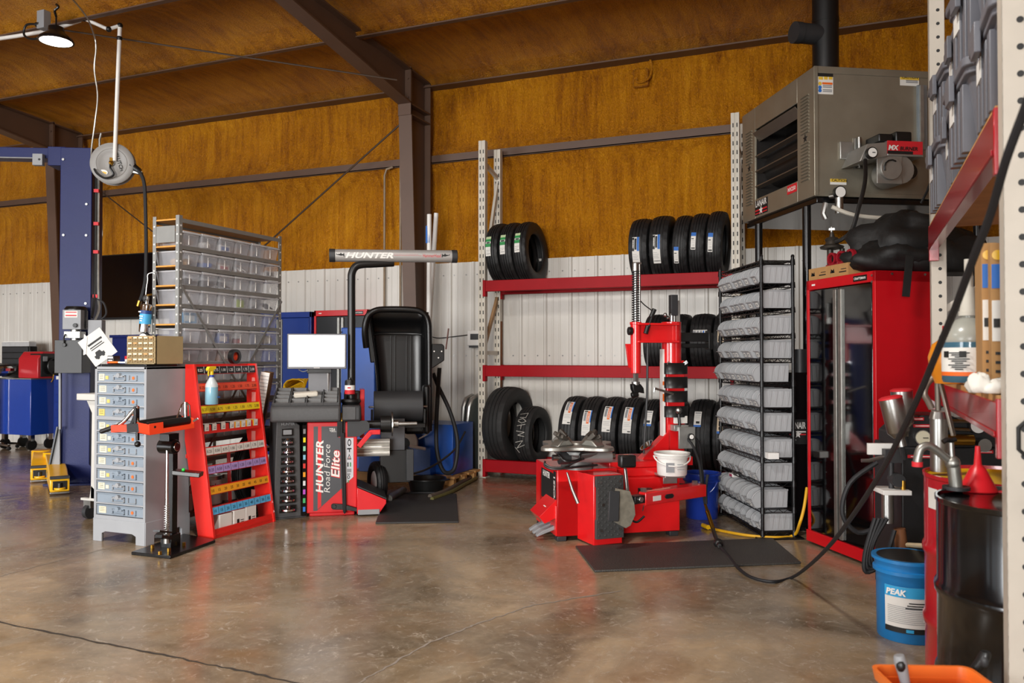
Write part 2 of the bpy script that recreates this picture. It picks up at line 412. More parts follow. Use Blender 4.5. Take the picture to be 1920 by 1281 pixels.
# rigid frames: tapered column and rafter, each I-shaped
def rigid_frame(x, name, sticky=True):
    b = MB(); fw_ = .17; t = .014
    zk = 4.28
    # column: web and flanges (outer face at the wall, inner flange tapering out towards the knee)
    b.prism([(8.72, 0), (8.48, 0), (8.25, zk), (8.72, zk)], -t/2, t/2, 0, Matrix(((0, 0, 1, x), (1, 0, 0, 0), (0, 1, 0, 0), (0, 0, 0, 1))))
    b.box(x-fw_/2, x+fw_/2, 8.715, 8.735, 0, 4.68)
    b.bar((x, 8.48, 0), (x, 8.25, zk), fw_, .018, up=(0, 1, 0))
    # knee stiffeners and end plates
    b.box(x-fw_/2, x+fw_/2, 8.25, 8.72, zk-.12, zk-.105); b.box(x-fw_/2, x+fw_/2, 8.25, 8.72, zk, zk+.018)
    b.box(x-fw_/2, x+fw_/2, 8.235, 8.262, zk-.12, 4.72)
    for zz in (zk+.08, zk+.3):
        for sx in (-.05, .05): b.cyl((x+sx, 8.22, zz), (x+sx, 8.28, zz), .013, n=6)
    # rafter
    A = [(8.72, zk+.02), (8.25, zk+.02), (6.0, 4.62), (1.5, 4.86), (-6, 5.32), (-6, roofz(-6)-.1), (8.72, roofz(8.72)-.06)]
    b.prism(A, -t/2, t/2, 0, Matrix(((0, 0, 1, x), (1, 0, 0, 0), (0, 1, 0, 0), (0, 0, 0, 1))))
    for p, q in (((8.25, zk+.02), (6.0, 4.62)), ((6.0, 4.62), (1.5, 4.86)), ((1.5, 4.86), (-6, 5.32)), ((8.72, roofz(8.72)-.06), (-6, roofz(-6)-.1))):
        b.bar((x, p[0], p[1]), (x, q[0], q[1]), fw_, .018)
    return struct(b.build(name, M_brown, smooth=0))
rigid_frame(-4.735, 'trim_9'); rigid_frame(-10.6, 'trim_10')

def L2W(t): return Matrix.Translation(t.location) @ t.rotation_euler.to_matrix().to_4x4()
def W2L(t): return L2W(t).inverted()
FRONT = TR(rx=90)      # lettering on a -y face: text x -> x, text y -> z, facing -y

# ================================================================== two-post car lift (its right-hand post)
M_liftblue = mat('lift_blue', '0d1a52', .42, noise=.05, scale=5, bump=.12, bscale=140, spec=.3)
lift = thing('car_lift', 'tall navy blue two-post car lift column with yellow swing arms and power unit', 'car lift', (-7.56, 6.27, 0), 27)
b = MB(); b.prism([(-.16, -.14), (-.02, -.14), (.02, -.14), (.16, -.14), (.16, .14), (.12, .14), (.12, -.10), (-.12, -.10), (-.12, .14), (-.16, .14)], .02, 3.55)
b.prism([(-.16, -.005), (.16, -.005), (.16, .005), (-.16, .005)], .03, 3.5, 0, TR(0, .1, 0))
for zz in (2.55, 2.62):
    pass
col_ = b.build('column', M_liftblue, lift, bevel=.006)
b = MB()
for dx, zz in ((-.12, 2.62), (.11, 2.62), (.11, 2.95), (.11, 1.9), (-.13, 3.42)): b.cyl((dx, -.15, zz), (dx, -.138, zz), .013, n=8)
b.bm.free()
for dx, zz in ((-.12, 2.62), (.11, 2.62), (.11, 2.95), (.11, 1.9), (-.13, 3.42)): MB().cyl((dx, -.15, zz), (dx, -.138, zz), .013, n=8).build('bolt', M_steel, lift)
b = MB(); b.box(-.26, .26, -.24, .26, 0, .02); b.prism([(-.16, 0), (.3, 0), (.3, .02), (.16, .2), (.16, .2)], -.15, -.135, 0, Matrix(((1, 0, 0, 0), (0, 0, 1, 0), (0, 1, 0, .01), (0, 0, 0, 1))))
b.cyl((.2, -.2, .02), (.2, -.2, .05), .02, n=8); b.build('base_plate', M_liftblue, lift, bevel=.003)
b = MB(); b.box(-3.4, -.1, -.1, .1, 3.44, 3.55); b.box(-.3, -.12, -.12, .12, 3.36, 3.56); b.build('overhead_beam', M_liftblue, lift, bevel=.004)
b = MB(); b.cb((-.38, -.14, 3.41), (.1, .06, .12)); b.cyl((-.36, -.175, 3.41), (-.36, -.17, 3.41), .012, n=8, m=1); b.cyl((-3.3, -.14, 3.43), (-.42, -.14, 3.43), .008, n=6); b.build('shut_off_switch', [M_grey, M_black], lift, bevel=.004)
# power unit on the column face
b = MB(); b.cyl((.06, -.25, 1.63), (.06, -.25, 1.83), .105, n=20); b.cyl((.06, -.25, 1.83), (.06, -.25, 1.86), .112, .09, n=20)
for k in range(9): b.cyl((.06, -.25, 1.65+k*.02), (.06, -.25, 1.656+k*.02), .109, n=20, m=1)
b.build('motor', [M_black, M_dgrey], lift)
b = MB(); b.box(-.02, .16, -.37, -.2, 1.62, 1.82); b.box(.0, .13, -.373, -.36, 1.74, 1.81, 1); b.box(.01, .12, -.375, -.37, 1.755, 1.768, 2); b.box(.01, .12, -.375, -.37, 1.79, 1.80, 2); b.cyl((.11, -.39, 1.66), (.11, -.37, 1.66), .022, n=12, m=3)
b.build('junction_box', [M_grey, M_paper, M_redp, M_black], lift, bevel=.004)
b = MB(); b.box(-.02, .14, -.34, -.2, 1.53, 1.6); b.cyl((.06, -.25, 1.5), (.06, -.25, 1.64), .05, n=14); b.build('pump_block', M_steel, lift, bevel=.003)
b = MB(); b.box(-.1, .17, -.36, -.15, 1.17, 1.51); b.cyl((.0, -.38, 1.46), (.0, -.36, 1.46), .02, n=10, m=0); b.tube([(.0, -.36, 1.46), (.0, -.38, 1.52), (.0, -.35, 1.57)], .008)
b.build('oil_reservoir', M_black, lift, bevel=.012)
b = MB(); b.box(.2, .34, -.3, -.2, 1.52, 1.72); b.build('control_box', M_grey, lift, bevel=.006)
# lines up the right side of the column
b = MB(); b.tube([(.185, -.1, 3.4), (.185, -.1, 2.2), (.19, -.12, 1.95), (.2, -.2, 1.75)], .012, smooth=4); b.tube([(.21, -.09, 3.35), (.212, -.09, 2.1), (.25, -.15, 1.85), (.25, -.25, 1.72)], .012, n=6, m=1, smooth=4)
b.tube([(.21, -.1, 1.95), (.3, -.15, 1.9), (.34, -.2, 1.78), (.27, -.25, 1.7)], .01, m=2, smooth=5)
for zz in (3.1, 2.75, 2.45, 1.98): b.cb((.195, -.1, zz), (.05, .035, .035), 3)
b.build('hydraulic_line', [M_black, M_galv, M_dgrey, M_redp], lift)
# arms
M_armyel = mat('lift_arm_yellow', 'efb41a', .3, noise=.07, scale=8, coat=.2)
def lift_arm(root, tip, w, h, rz0):
    mi = W2L(lift); P = mi @ Vector(root); Q = mi @ Vector(tip); d = (Q-P); d.z = 0; L = d.length; F = frame((P.x, P.y, 0), d, Vector((-d.y, d.x, 0)))
    b = MB(); b.prism([(0, .05), (L, .03), (L, .03+h*.95), (L*.82, .03+h), (L*.7, .05+h*1.15), (.1, .26), (0, .26)], -w/2, w/2, 0, F @ Matrix(((1, 0, 0, 0), (0, 0, 1, 0), (0, 1, 0, 0), (0, 0, 0, 1))))
    b.cyl((0, 0, .04), (0, 0, .27), w*.62, n=18, M=F)
    a = b.build('swing_arm', M_armyel, lift, bevel=.01)
    e = MB(); e.box(L, L+.012, -w*.36, w*.36, .05, .03+h*.8, 0, F); e.cyl((L+.01, 0, .055), (L+.01, 0, h*.55), w*.3, n=16, m=1, M=F); e.cyl((L+.012, 0, h*.5), (L+.012, 0, h*.9), .022, n=10, m=0, M=F)
    e.box(L-.03, L+.03, -w*.5, w*.5, .025+h, .05+h, 2, F); e.box(L-.02, L+.02, -w*.5, w*.5, .012, .03, 3, F)
    e.build('arm_pad', [M_black, M_armyel, M_dgrey, M_steel], a, bevel=.003)
lift_arm(onz(100, 893)+Vector((0, 0, 0)), onz(112, 928), .17, .13, 0)
lift_arm(onz(78, 888), onz(74, 905), .17, .13, 0)
b = MB(); mi = W2L(lift)
G = [mi @ Vector(p) for p in (dep(90, 895, 8.45), dep(112, 895, 8.45), dep(112, 802, 8.45), dep(110, 800, 8.45))]
b.poly([G[0], G[1], G[2], G[3]], 0); b.poly([(p.x, p.y+.02, p.z) for p in (G[0], G[1], G[2], G[3])], 0)
b.bar(G[0], G[3], .05, .015, 1); b.bar(mi @ dep(113, 805, 8.4), mi @ dep(113, 690, 8.4), .03, .02, 0); b.build('arm_guard', [M_grey, M_blackpaint], lift)

# paper sign beside the power unit
sg = thing('paper_sign', 'white square card hung by its corner with a car drawing and small print', 'sign', dep(183, 651, 8.05))
mi = TR(rz=25) @ TR(ry=-36)
b = MB(); b.box(-.13, .13, 0, .006, -.15, .15, 0, mi); b.box(-.07, .09, -.002, 0, .05, .07, 1, mi); b.box(-.07, .07, -.002, 0, .02, .03, 1, mi); b.box(-.07, .08, -.002, 0, -.0, .008, 1, mi); b.prism([(-.08, -.09), (.03, -.09), (.03, -.06), (.01, -.06), (0, -.03), (-.05, -.03), (-.06, -.06), (-.08, -.06)], 0, .002, 1, mi @ FRONT)
for x in (-.055, .005): b.cyl((x, -.003, -.09), (x, 0, -.09), .016, n=10, m=1, M=mi)
b.build('card', [M_paper, M_ink], sg); b = MB(); b.prism([(-.13, .13), (-.1, .1), (-.11, -.07), (-.135, -.08)], .002, .006, 0, TR(rz=25) @ FRONT); b.build('torn_flap', M_white, sg)

# ================================================================== high-bay lamp, water pipe, hose reel and cables
M_glow = mat('led_lens', 'fff7ea', .4, noise=0, emit=9)
P = dep(105, 76, 8.0); lamp = thing('high_bay_lamp', 'round lit high-bay lamp hanging below the foam ceiling', 'lamp', P)
b = MB(); b.lathe([(.0, .13), (.07, .13), (.075, .09), (.09, .07), (.15, .02), (.163, .0), (.163, -.012), (.145, -.012)], 32); b.build('housing', M_blackpaint, lamp)
b = MB(); b.lathe([(0, -.011), (.146, -.011)], 32); b.build('lens', M_glow, lamp)
b = MB(); b.tube([(0, 0, .13), (0, 0, .24)], .008); b.tube([(0, 0, .24), (-.02, 0, .3), (.03, 0, .33), (.0, 0, .36)], .012, smooth=4)
b.build('hook', M_blackpaint, lamp)
b = MB(); b.cb((-.2, .02, .24), (.1, .08, .18)); b.tube([(-.25, .0, .2), (-.42, 0, .22), (-.45, 0, .12), (-.3, 0, .06), (-.1, 0, .1), (0, 0, .14)], .012, m=1, smooth=5); b.cyl((-.28, .0, .2), (-.22, 0, .2), .025, n=8, m=1)
b.build('socket_box', [M_grey, M_black], lamp, bevel=.004)
DP = 8.4
pp = MB(); pts = [dep(-40, 78, 8.3), dep(30, 68, 8.35), dep(95, 57, 8.4), dep(155, 37, 8.4)]
pp.tube(pts, .02, n=10); pp.tube([dep(158, 35, 8.3), dep(205, 56, 8.35)], .018, n=10); pp.tube([dep(203, 55, 8.35), dep(225, 48, DP)], .018, n=10); pp.tube([dep(225, 48, DP), dep(215, 302, DP)], .021, n=10)
pp2 = MB()
for u, v, d in ((158, 35, 8.3), (204, 55, 8.35), (225, 48, DP), (224, 72, DP)): pp2.ball(dep(u, v, d), .03, 10)
pipe = pp.build('water_pipe', M_white); tag(pipe, 'white air supply pipe dropping from the ceiling to the grey hose reel', 'pipe'); pp2.build('clamp', M_black, pipe)
wr = MB(); wr.tube([dep(115, -25, 7.4), dep(160, 28, 8.0), dep(176, 65, 8.3), dep(180, 90, 8.35), dep(177, 130, 8.4), dep(183, 180, 8.4), dep(178, 230, 8.4), dep(172, 275, 8.45), dep(171, 300, 8.5)], .0085, n=6, smooth=6)
tag(wr.build('power_cable', M_galv), 'thin grey cable hanging from the ceiling down to the blue lift column', 'cable')
M_reel = mat('reel_grey', '8d8b88', .45, noise=.04)
rl = thing('hose_reel', 'round grey hose reel hanging on the white pipe with black hose', 'hose reel', dep(212, 308, DP+.05), 33)
FD = TR(rx=90)
b = MB(); b.lathe([(0, .06), (.03, .06), (.035, .045), (.12, .04), (.135, .05), (.205, .045), (.216, .035), (.216, .02), (.2, .02)], 40, 0, FD); b.lathe([(0, -.06), (.2, -.06), (.216, -.05), (.216, -.035), (.19, -.03)], 40, 0, FD); b.build('side_disc', M_reel, rl)
b = MB(); b.lathe([(.11, -.04), (.19, -.035), (.2, -.02), (.19, -.005), (.2, .01), (.11, .035)], 32, 0, FD); b.build('hose_coil', M_rubber, rl)
b = MB(); b.lathe([(.145, .0485), (.15, .052), (.155, .0485)], 40, 0, FD); b.text('KLUTCH', .05, FRONT @ Matrix.Translation((.055, .01, .047)) @ TR(rz=-72), 1, bold=.02); b.lathe([(0, .046), (.04, .046)], 18, 2, FRONT @ TR(-.085, -.1, 0) @ Matrix.Diagonal((1.2, .75, 1, 1))); b.lathe([(0, .047), (.034, .047)], 18, 3, FRONT @ TR(-.085, -.105, 0) @ Matrix.Diagonal((1.1, .45, 1, 1)))
b.build('front_label', [M_reel, M_ink, M_white, M_yellow], rl)
b = MB(); b.tube([(0, -.07, .0), (.0, -.09, -.06), (.03, -.09, -.13), (-.05, -.085, -.165), (-.13, -.08, -.12), (-.16, -.07, -.07)], .011, smooth=6); b.ball((0, -.07, 0), .025, 8, 1); b.cyl((0, -.075, .05), (0, -.075, -.03), .014, n=8, m=1); b.build('inlet_hose', [M_black, M_brass], rl)
b = MB(); b.cyl((.17, 0, -.01), (.26, -.0, -.07), .05, .035, n=12, m=0); b.box(.2, .3, -.03, .03, -.05, -.02, 1, TR(ry=10)); b.build('roller_guide', [M_black, M_steel], rl)
hs = MB(); hs.tube([dep(259, 320, DP), dep(266, 330, DP), dep(271, 350, DP), dep(273, 400, DP), dep(274, 470, DP), dep(273, 520, DP), dep(268, 548, DP), dep(262, 566, DP)], .019, smooth=6)
for v_ in hs.bm.verts: v_.co = W2L(rl) @ v_.co
ho = hs.build('air_hose', M_rubber, rl)
b = MB(); b.cyl(W2L(rl) @ dep(262, 564, DP), W2L(rl) @ dep(259, 574, DP), .022, n=10); b.build('brass_fitting', M_brass, ho)
# conduit and cable on the wall behind the reel, brace rods between the frames
def rod(p, q, r, m, name, label, cat='cable', n=6):
    b = MB(); b.tube([p, q], r, n=n); return tag(b.build(name, m), label, cat)
cd = MB(); cd.tube([onY(190, 250, 8.68), onY(187, 262, 8.68), onY(187, 470, 8.68)], .016, n=8); cd.tube([onY(190, 355, 8.67), onY(192, 440, 8.67), onY(189, 475, 8.67)], .008, n=6)
tag(cd.build('wall_conduit', M_galv), 'steel conduit running down the foam wall above the television', 'conduit')
M_cable = mat('brace_steel', '4a3b30', .5, .4)
rod((-4.85, 8.35, 4.1), (-8.6, 8.62, 1.75), .011, M_cable, 'brace_rod', 'thin diagonal brace rod from the brown column down across the foam wall', 'brace')
rod((-10.4, 8.3, 4.15), (-7.6, 8.7, 2.15), .009, M_cable, 'brace_rod', 'thin diagonal brace rod behind the grey hose reel', 'brace')
rod(dep(110, 55, 8.6), dep(745, 150, 8.3), .009, M_cable, 'brace_rod', 'thin brace rod slung below the ceiling from the lamp to the brown rafter', 'brace')

# ================================================================== wall television
TVY = 8.66
a = onY(174, 480, TVY); c = onY(184, 600, TVY)
tv = thing('television', 'large black flat television on the wall above the blue tool chest', 'television', ((a.x-8.72)/2, TVY, (a.z+c.z)/2))
w_ = -8.72-a.x; h_ = a.z-c.z
b = MB(); b.box(-w_/2, w_/2, 0, .05, -h_/2, h_/2); b.build('case', M_black, tv, bevel=.006)
b = MB(); b.box(-w_/2+.015, w_/2-.015, -.004, .002, -h_/2+.03, h_/2-.015); b.build('screen', mat('tv_glass', '08080a', .07, noise=0, spec=.8), tv)
b = MB(); b.box(-.2, .2, .05, .12, -.2, .2); b.build('wall_mount', M_blackpaint, tv)

# ================================================================== blue tool chest with open lid (below the television)
tc_ = thing('tool_chest', 'large navy blue tool chest with raised lid under the television', 'tool chest', (-8.95, 8.2, 0))
b = MB(); b.box(-.62, .72, -.3, .3, .14, 1.12); b.build('body', M_blue, tc_, bevel=.006)
b = MB(); b.box(-.62, .66, .25, .3, 1.12, 1.64); b.box(-.62, .66, .2, .3, 1.6, 1.64); b.box(.63, .68, .05, .3, 1.12, 2.05); b.build('lid', mat('navy_dark', '0b1c5a', .3, noise=.04), tc_, bevel=.004)
M_thin = mat('faint_lettering', '8f8a5a', .5, noise=0)
b = MB(); LM = TR(.02, .246, 1.38, rz=0) @ FRONT
b.text('Mac', .26, LM, 0, bold=-.012, shear=-.45, sx=.85); b.text('TOOLS', .13, LM @ TR(.06, -.13, 0), 0, bold=-.012, shear=-.3, sx=1.05); b.build('emblem', M_thin, tc_)
for k in range(5):
    z0 = .18+k*.185; b = MB(); b.box(-.6, .7, -.315, -.3, z0, z0+.17, 0); dr = b.build('drawer', M_blue, tc_, bevel=.004)
    b = MB(); b.box(-.58, .68, -.33, -.314, z0+.15, z0+.165); b.build('pull', M_alu, dr)
for dx in (-.5, .6):
    for dy in (-.22, .22):
        b = MB(); b.cyl((dx-.025, dy, .065), (dx+.025, dy, .065), .065, n=14); b.box(dx-.035, dx+.035, dy-.03, dy+.03, .1, .142, 0); b.build('caster', M_black, tc_)

# ================================================================== far-left blue cart, welder, organiser
cx = onY(58, 712, 8.05)
ct = thing('tool_cart', 'glossy blue rolling tool cart at the far wall, left of the lift column', 'cart', (cx.x, cx.y, 0))
zt = cx.z; zb = onY(58, 817, 8.05).z
b = MB(); b.box(-.72, 0, 0, .42, zb, zt); b.build('body', mat('glossy_blue', '1c3f9a', .12, noise=.03, coat=.6), ct, bevel=.006)
b = MB(); b.box(-.73, .01, -.01, .43, zt, zt+.018); b.build('top_edge', M_galv, ct, bevel=.003)
for dx in (-.62, -.07):
    for dy in (.07, .35):
        b = MB(); b.cyl((dx-.02, dy, .075), (dx+.02, dy, .075), .075, n=14); b.box(dx-.03, dx+.03, dy-.03, dy+.03, .13, zb, 1); b.bar((dx, dy, .15), (dx, dy, .07), .05, .03, 1); b.build('caster', [M_black, M_chrome], ct)
p = onY(78, 712, 8.25)
wl = thing('welder', 'red welding machine with black front and coiled cable on the blue cart', 'welder', (p.x-.03, 8.08, zt+.019))
YZ = Matrix(((0, 0, 1, 0), (1, 0, 0, 0), (0, 1, 0, 0), (0, 0, 0, 1)))
b = MB(); b.prism([(-.02, 0), (.36, 0), (.36, .38), (.06, .38), (-.02, .28)], -.2, .2, 0, YZ); b.build('housing', mat('welder_red', 'b3232a', .35, noise=.04), wl, bevel=.012)
b = MB(); b.box(-.01, .21, .02, .34, .02, .35, 0); b.box(.205, .214, .05, .12, .24, .31, 1); b.build('front_panel', [M_black, M_grey], wl, bevel=.003)
b = MB()
for k in range(4): b.tube([(.225+.008*k, .2+.085*math.cos(t*.524)*(1+.06*k), .17+.1*math.sin(t*.524)*(1+.05*k)) for t in range(12)], .011, n=6, closed=True)
b.tube([(.24, .2, .07), (.25, .18, -.02), (.24, .16, -.06)], .009, n=6, m=1); b.build('torch_cable', [M_black, M_brass], wl)
p = onY(52, 712, 8.5)
og = thing('drawer_organizer', 'black small-parts drawer organizer behind the red welder', 'organizer', (p.x, 8.5, zt+.018) if False else (p.x-.05, 8.4, zt+.018))
b = MB(); b.box(-.3, .3, -.06, .06, 0, .46); b.build('case', M_black, og, bevel=.005)
for k in range(5): b = MB(); b.box(-.27, .27, -.075, -.058, .02+k*.088, .098+k*.088); b.build('drawer', M_dgrey, og, bevel=.004)
cl = thing('clear_case', 'clear plastic hardware case lying on top of the black organizer', 'case', (p.x-.05, 8.4, zt+.478))
M_clear = mat('clear_plastic', 'c9c9c9', .2, noise=.1, scale=25, alpha=.75)
b = MB(); b.box(-.3, .28, -.06, .06, 0, .06); 
for k in range(6): b.box(-.3+k*.1, -.295+k*.1, -.062, .062, 0, .06)
b.build('shell', M_clear, cl, bevel=.004); b = MB(); b.box(-.29, .27, -.05, .05, .062, .075); b.build('lid', M_white, cl)
p = dep(4, 695, 11.6)
sm = thing('shop_stool', 'black round stool seat with chrome rim at the left photo edge', 'stool', (p.x-.12, p.y, 0))
b = MB(); b.lathe([(0, 1.05), (.16, 1.06), (.23, 1.1), (.25, 1.16), (.23, 1.22), (0, 1.25)], 24, 0); b.build('seat', M_black, sm)
b = MB(); b.lathe([(.236, 1.1), (.262, 1.13), (.262, 1.17), (.236, 1.2)], 24); b.cyl((0, 0, .06), (0, 0, 1.06), .03); b.build('column', M_chrome, sm)
for k in range(5): b = MB(); a_ = k*1.257; b.bar((0, 0, .1), (.28*math.cos(a_), .28*math.sin(a_), .07), .04, .03); b.ball((.28*math.cos(a_), .28*math.sin(a_), .03), .03, 8, 1); b.build('foot', [M_chrome, M_black], sm)
# drawer cabinet between the cart and the lift
p = onY(101, 704, 8.15)
dc = thing('drawer_cabinet', 'narrow blue drawer cabinet with white pulls beside the lift column', 'cabinet', (p.x+.1, 8.15, 0))
b = MB(); b.box(-.1, .55, 0, .45, .12, p.z); b.build('body', M_blue, dc, bevel=.005)
for k in range(8):
    b = MB(); z0 = .16+k*.108; b.box(-.06, .53, -.012, 0, z0, z0+.1); d_ = b.build('drawer', M_blue, dc, bevel=.002); b = MB(); b.box(.1, .3, -.03, -.012, z0+.06, z0+.085); b.build('pull', M_white, d_)
b = MB(); b.box(-.05, .0, -.004, 0, p.z-.12, p.z-.01); b.build('label', M_paper, dc)
for dx in (0, .45):
    for dy in (.05, .4): b = MB(); b.cyl((dx-.02, dy, .06), (dx+.02, dy, .06), .06, n=12); b.build('caster', M_black, dc)

# ================================================================== light grey rolling workbench behind the grey cabinet
wbn = thing('rolling_workbench', 'light grey rolling workbench behind the steel drawer cabinet', 'workbench', (-5.42, 4.85, 0))
zt2 = zat(-5.9, 4.85, 738)
M_bench = mat('bench_grey', 'c5c3bd', .45, noise=.04)
b = MB(); b.box(-.47, .28, -.0, .9, zt2-.055, zt2); b.build('tabletop', M_bench, wbn, bevel=.006)
for dx in (-.3, .2):
    for dy in (.06, .82):
        b = MB(); b.prism([(-.045, .17), (.035, .17), (.045, zt2-.2), (.06, zt2-.06), (-.1, zt2-.06), (-.04, zt2-.16)], dy-.02, dy+.02, 0, Matrix(((1, 0, 0, dx), (0, 0, 1, 0), (0, 1, 0, 0), (0, 0, 0, 1)))); b.prism([(-.16, .15), (.1, .15), (.1, .17), (-.04, .28), (-.06, .17), (-.16, .17)], dy-.02, dy+.02, 0, Matrix(((1, 0, 0, dx), (0, 0, 1, 0), (0, 1, 0, 0), (0, 0, 0, 1))))
        lg = b.build('leg', M_bench, wbn, bevel=.003)
        b = MB(); b.cyl((dx-.1, dy, .06), (dx-.06, dy, .06), .06, n=16); b.box(dx-.12, dx-.04, dy-.025, dy+.025, .09, .152, 1); b.build('caster', [M_dgrey, M_steel], lg)
b = MB(); b.box(-.3, .25, .06, .8, .4, .425); b.build('lower_shelf', M_bench, wbn)

# ================================================================== grey steel drawer cabinet
M_steelgrey = mat('steel_cabinet_grey', '9a9da1', .42, noise=.05, scale=6)
M_drawgrey = mat('drawer_blue_grey', '84909c', .4, noise=.05, scale=8)
M_dlab = mat('aged_label', 'e6d9bb', .75, noise=.08, scale=60); M_dlab2 = mat('yellow_label', 'd9bd6a', .75, noise=.08, scale=60); M_osp = mat('orange_sticker', 'd96a28', .6, noise=.1, scale=80)
gc = thing('steel_drawer_cabinet', 'grey steel parts cabinet with twelve labelled drawers', 'cabinet', (-5.09, 4.345, 0))
GW, GD, GH = .50, .42, 1.27
b = MB(); b.box(0, .022, 0, GD, .16, GH); b.box(GW-.022, GW, 0, GD, .16, GH); b.box(0, GW, 0, GD, GH-.02, GH); b.box(0, GW, GD-.01, GD, .16, GH); b.box(.01, GW-.012, .001, GD-.012, .16, .19)
for k in range(1, 3): zz = .19+k*.3535; b.box(.01, GW-.012, .001, GD-.012, zz-.012, zz+.012)
for k in range(12):
    zz = .19+(k//4)*.3535+(k % 4)*.0855+.0815
    b.box(.02, GW-.02, 0, .02, zz, zz+.012)
b.build('frame', M_steelgrey, gc, bevel=.003)
b = MB(); arch = [(0, 0), (.085, 0), (.085, .06), (.12, .075), (GW-.12, .075), (GW-.085, .06), (GW-.085, 0), (GW, 0), (GW, .165), (0, .165)]
b.prism(arch, -.006, .006, 0, FRONT @ TR(0, 0, -.002)); b.prism(arch, -GD+.0, -GD+.012, 0, FRONT)
ar2 = [(0, 0), (.08, 0), (.08, .06), (.1, .075), (GD-.1, .075), (GD-.08, .06), (GD-.08, 0), (GD, 0), (GD, .165), (0, .165)]
b.prism(ar2, GW-.008, GW+.005, 0, YZ); b.prism(ar2, -.005, .008, 0, YZ); b.build('foot_base', M_steelgrey, gc, bevel=.002)
for k in range(12):
    z0 = .194+(k//4)*.3535+(k % 4)*.0855; h = .078
    b = MB(); b.box(.026, GW-.026, .006, .39, z0, z0+h-.004); b.box(.026, GW-.026, .0, .012, z0+h-.012, z0+h-.004)
    d_ = b.build('drawer', M_drawgrey, gc, bevel=.003)
    b = MB(); b.box(.185, .3, -.004, .007, z0+.012, z0+.016); b.box(.185, .3, -.004, .007, z0+.046, z0+.05); b.box(.185, .19, -.004, .007, z0+.012, z0+.05); b.box(.295, .3, -.004, .007, z0+.012, z0+.05)
    b.cyl((.24, -.014, z0+.05), (.24, .006, z0+.05), .017, n=14); b.box(.2, .285, -.012, .006, z0+.038, z0+.046); b.box(.335, .41, -.003, .007, z0+.012, z0+.015); b.box(.335, .338, -.003, .007, z0+.012, z0+.05); b.box(.407, .41, -.003, .007, z0+.012, z0+.05)
    b.build('pull', M_steelgrey if k % 3 else M_drawgrey, d_)
    if k != 1:
        b = MB(); r1 = random.uniform(.05, .07); lx = .045+random.uniform(-.008, .012)
        b.box(lx, lx+r1, .003, .0065, z0+.012, z0+.06, 1 if k in (8,) else 0)
        for q in range(3): b.box(lx+.008, lx+r1-.01, .0025, .0035, z0+.05-q*.012, z0+.0525-q*.012, 2)
        b.build('label', [M_dlab, M_dlab2, M_ink], d_)
        if k in (2, 3, 5, 6, 7, 9, 11): MB().box(lx+r1+.012, lx+r1+.04, .003, .0065, z0+.02, z0+.045).build('small_label', M_dlab2 if k % 2 else M_dlab, d_)
        if k != 5: MB().cyl((.372, .003, z0+.031), (.372, .0065, z0+.031), .012, n=10).build('dot_sticker', M_osp, d_)
# small-parts organiser and odds and ends on top
p0 = onz(221, 686, GH); 
mt_ = MB(); mt_.box(-.27, .17, -.15, .14, 0, .018); mo = tag(mt_.build('rubber_tray', M_blackpaint, bevel=.004, loc=(-4.765, 4.5, GH+.0005)), 'thin black tray lying on the grey steel drawer cabinet', 'tray')
M_beige = mat('beige_enamel', 'a8946b', .5, noise=.05)
M_amber = mat('amber_plastic', '8d7650', .3, noise=.12, scale=30)
so = thing('parts_organizer', 'beige small-parts organizer with twenty-five clear drawers on the grey cabinet', 'organizer', (-4.735, 4.43, GH+.019))
OW, OD, OH = .27, .27, .205
b = MB(); b.box(-OW/2, OW/2, .01, OD, 0, OH); b.box(-OW/2, -OW/2+.008, 0, .02, 0, OH); b.box(OW/2-.008, OW/2, 0, .02, 0, OH); b.box(-OW/2, OW/2, 0, .02, OH-.008, OH); b.box(-OW/2, OW/2, 0, .02, 0, .006)
for k in range(1, 5): b.box(-OW/2, OW/2, 0, .012, k*OH/5-.002, k*OH/5+.002)
b.build('case', M_beige, so, bevel=.001)
for i in range(5):
    for j in range(5):
        x0 = -OW/2+.01+j*.0505; z0 = .008+i*.0395
        b = MB(); b.box(x0, x0+.046, -.002, .012, z0, z0+.034, 0); b.box(x0+.006, x0+.04, -.005, -.001, z0+.02, z0+.031, 1); b.box(x0+.014, x0+.032, -.012, -.001, z0+.013, z0+.018, 0)
        b.build('drawer', [M_amber, M_dlab if (i+j) % 4 else mat('tan_label', 'c49763', .7)], so)
# things in front of the organiser
zz = GH+.019
b = MB(); b.box(-.032, .032, -.03, .03, 0, .06); bx = b.build('battery_box', M_black, loc=(-5.0, 4.43, zz), bevel=.004); tag(bx, 'small black and red carton on the tray, left of the orange pliers', 'box')
b = MB(); b.box(-.026, .026, -.0315, -.03, .04, .054, 0); b.box(-.03, .03, -.0315, -.03, .004, .016, 1); b.box(-.02, .02, -.0315, -.03, .022, .03, 0); b.build('print', [M_white, M_redp], bx)
b = MB(); b.box(-.04, .04, -.04, .04, 0, .05); bx = b.build('paper_box', M_white, loc=(-4.918, 4.53, zz), rot=(0, 0, R(2)), bevel=.003); tag(bx, 'white carton with a red lid beside the beige organizer', 'box')
b = MB(); b.box(-.041, .041, -.041, .041, .034, .058); b.build('lid', M_redp, bx, bevel=.003)
pl = thing('pliers', 'orange handled pliers lying on the black tray', 'pliers', (-4.93, 4.40, zz+.012), 8)
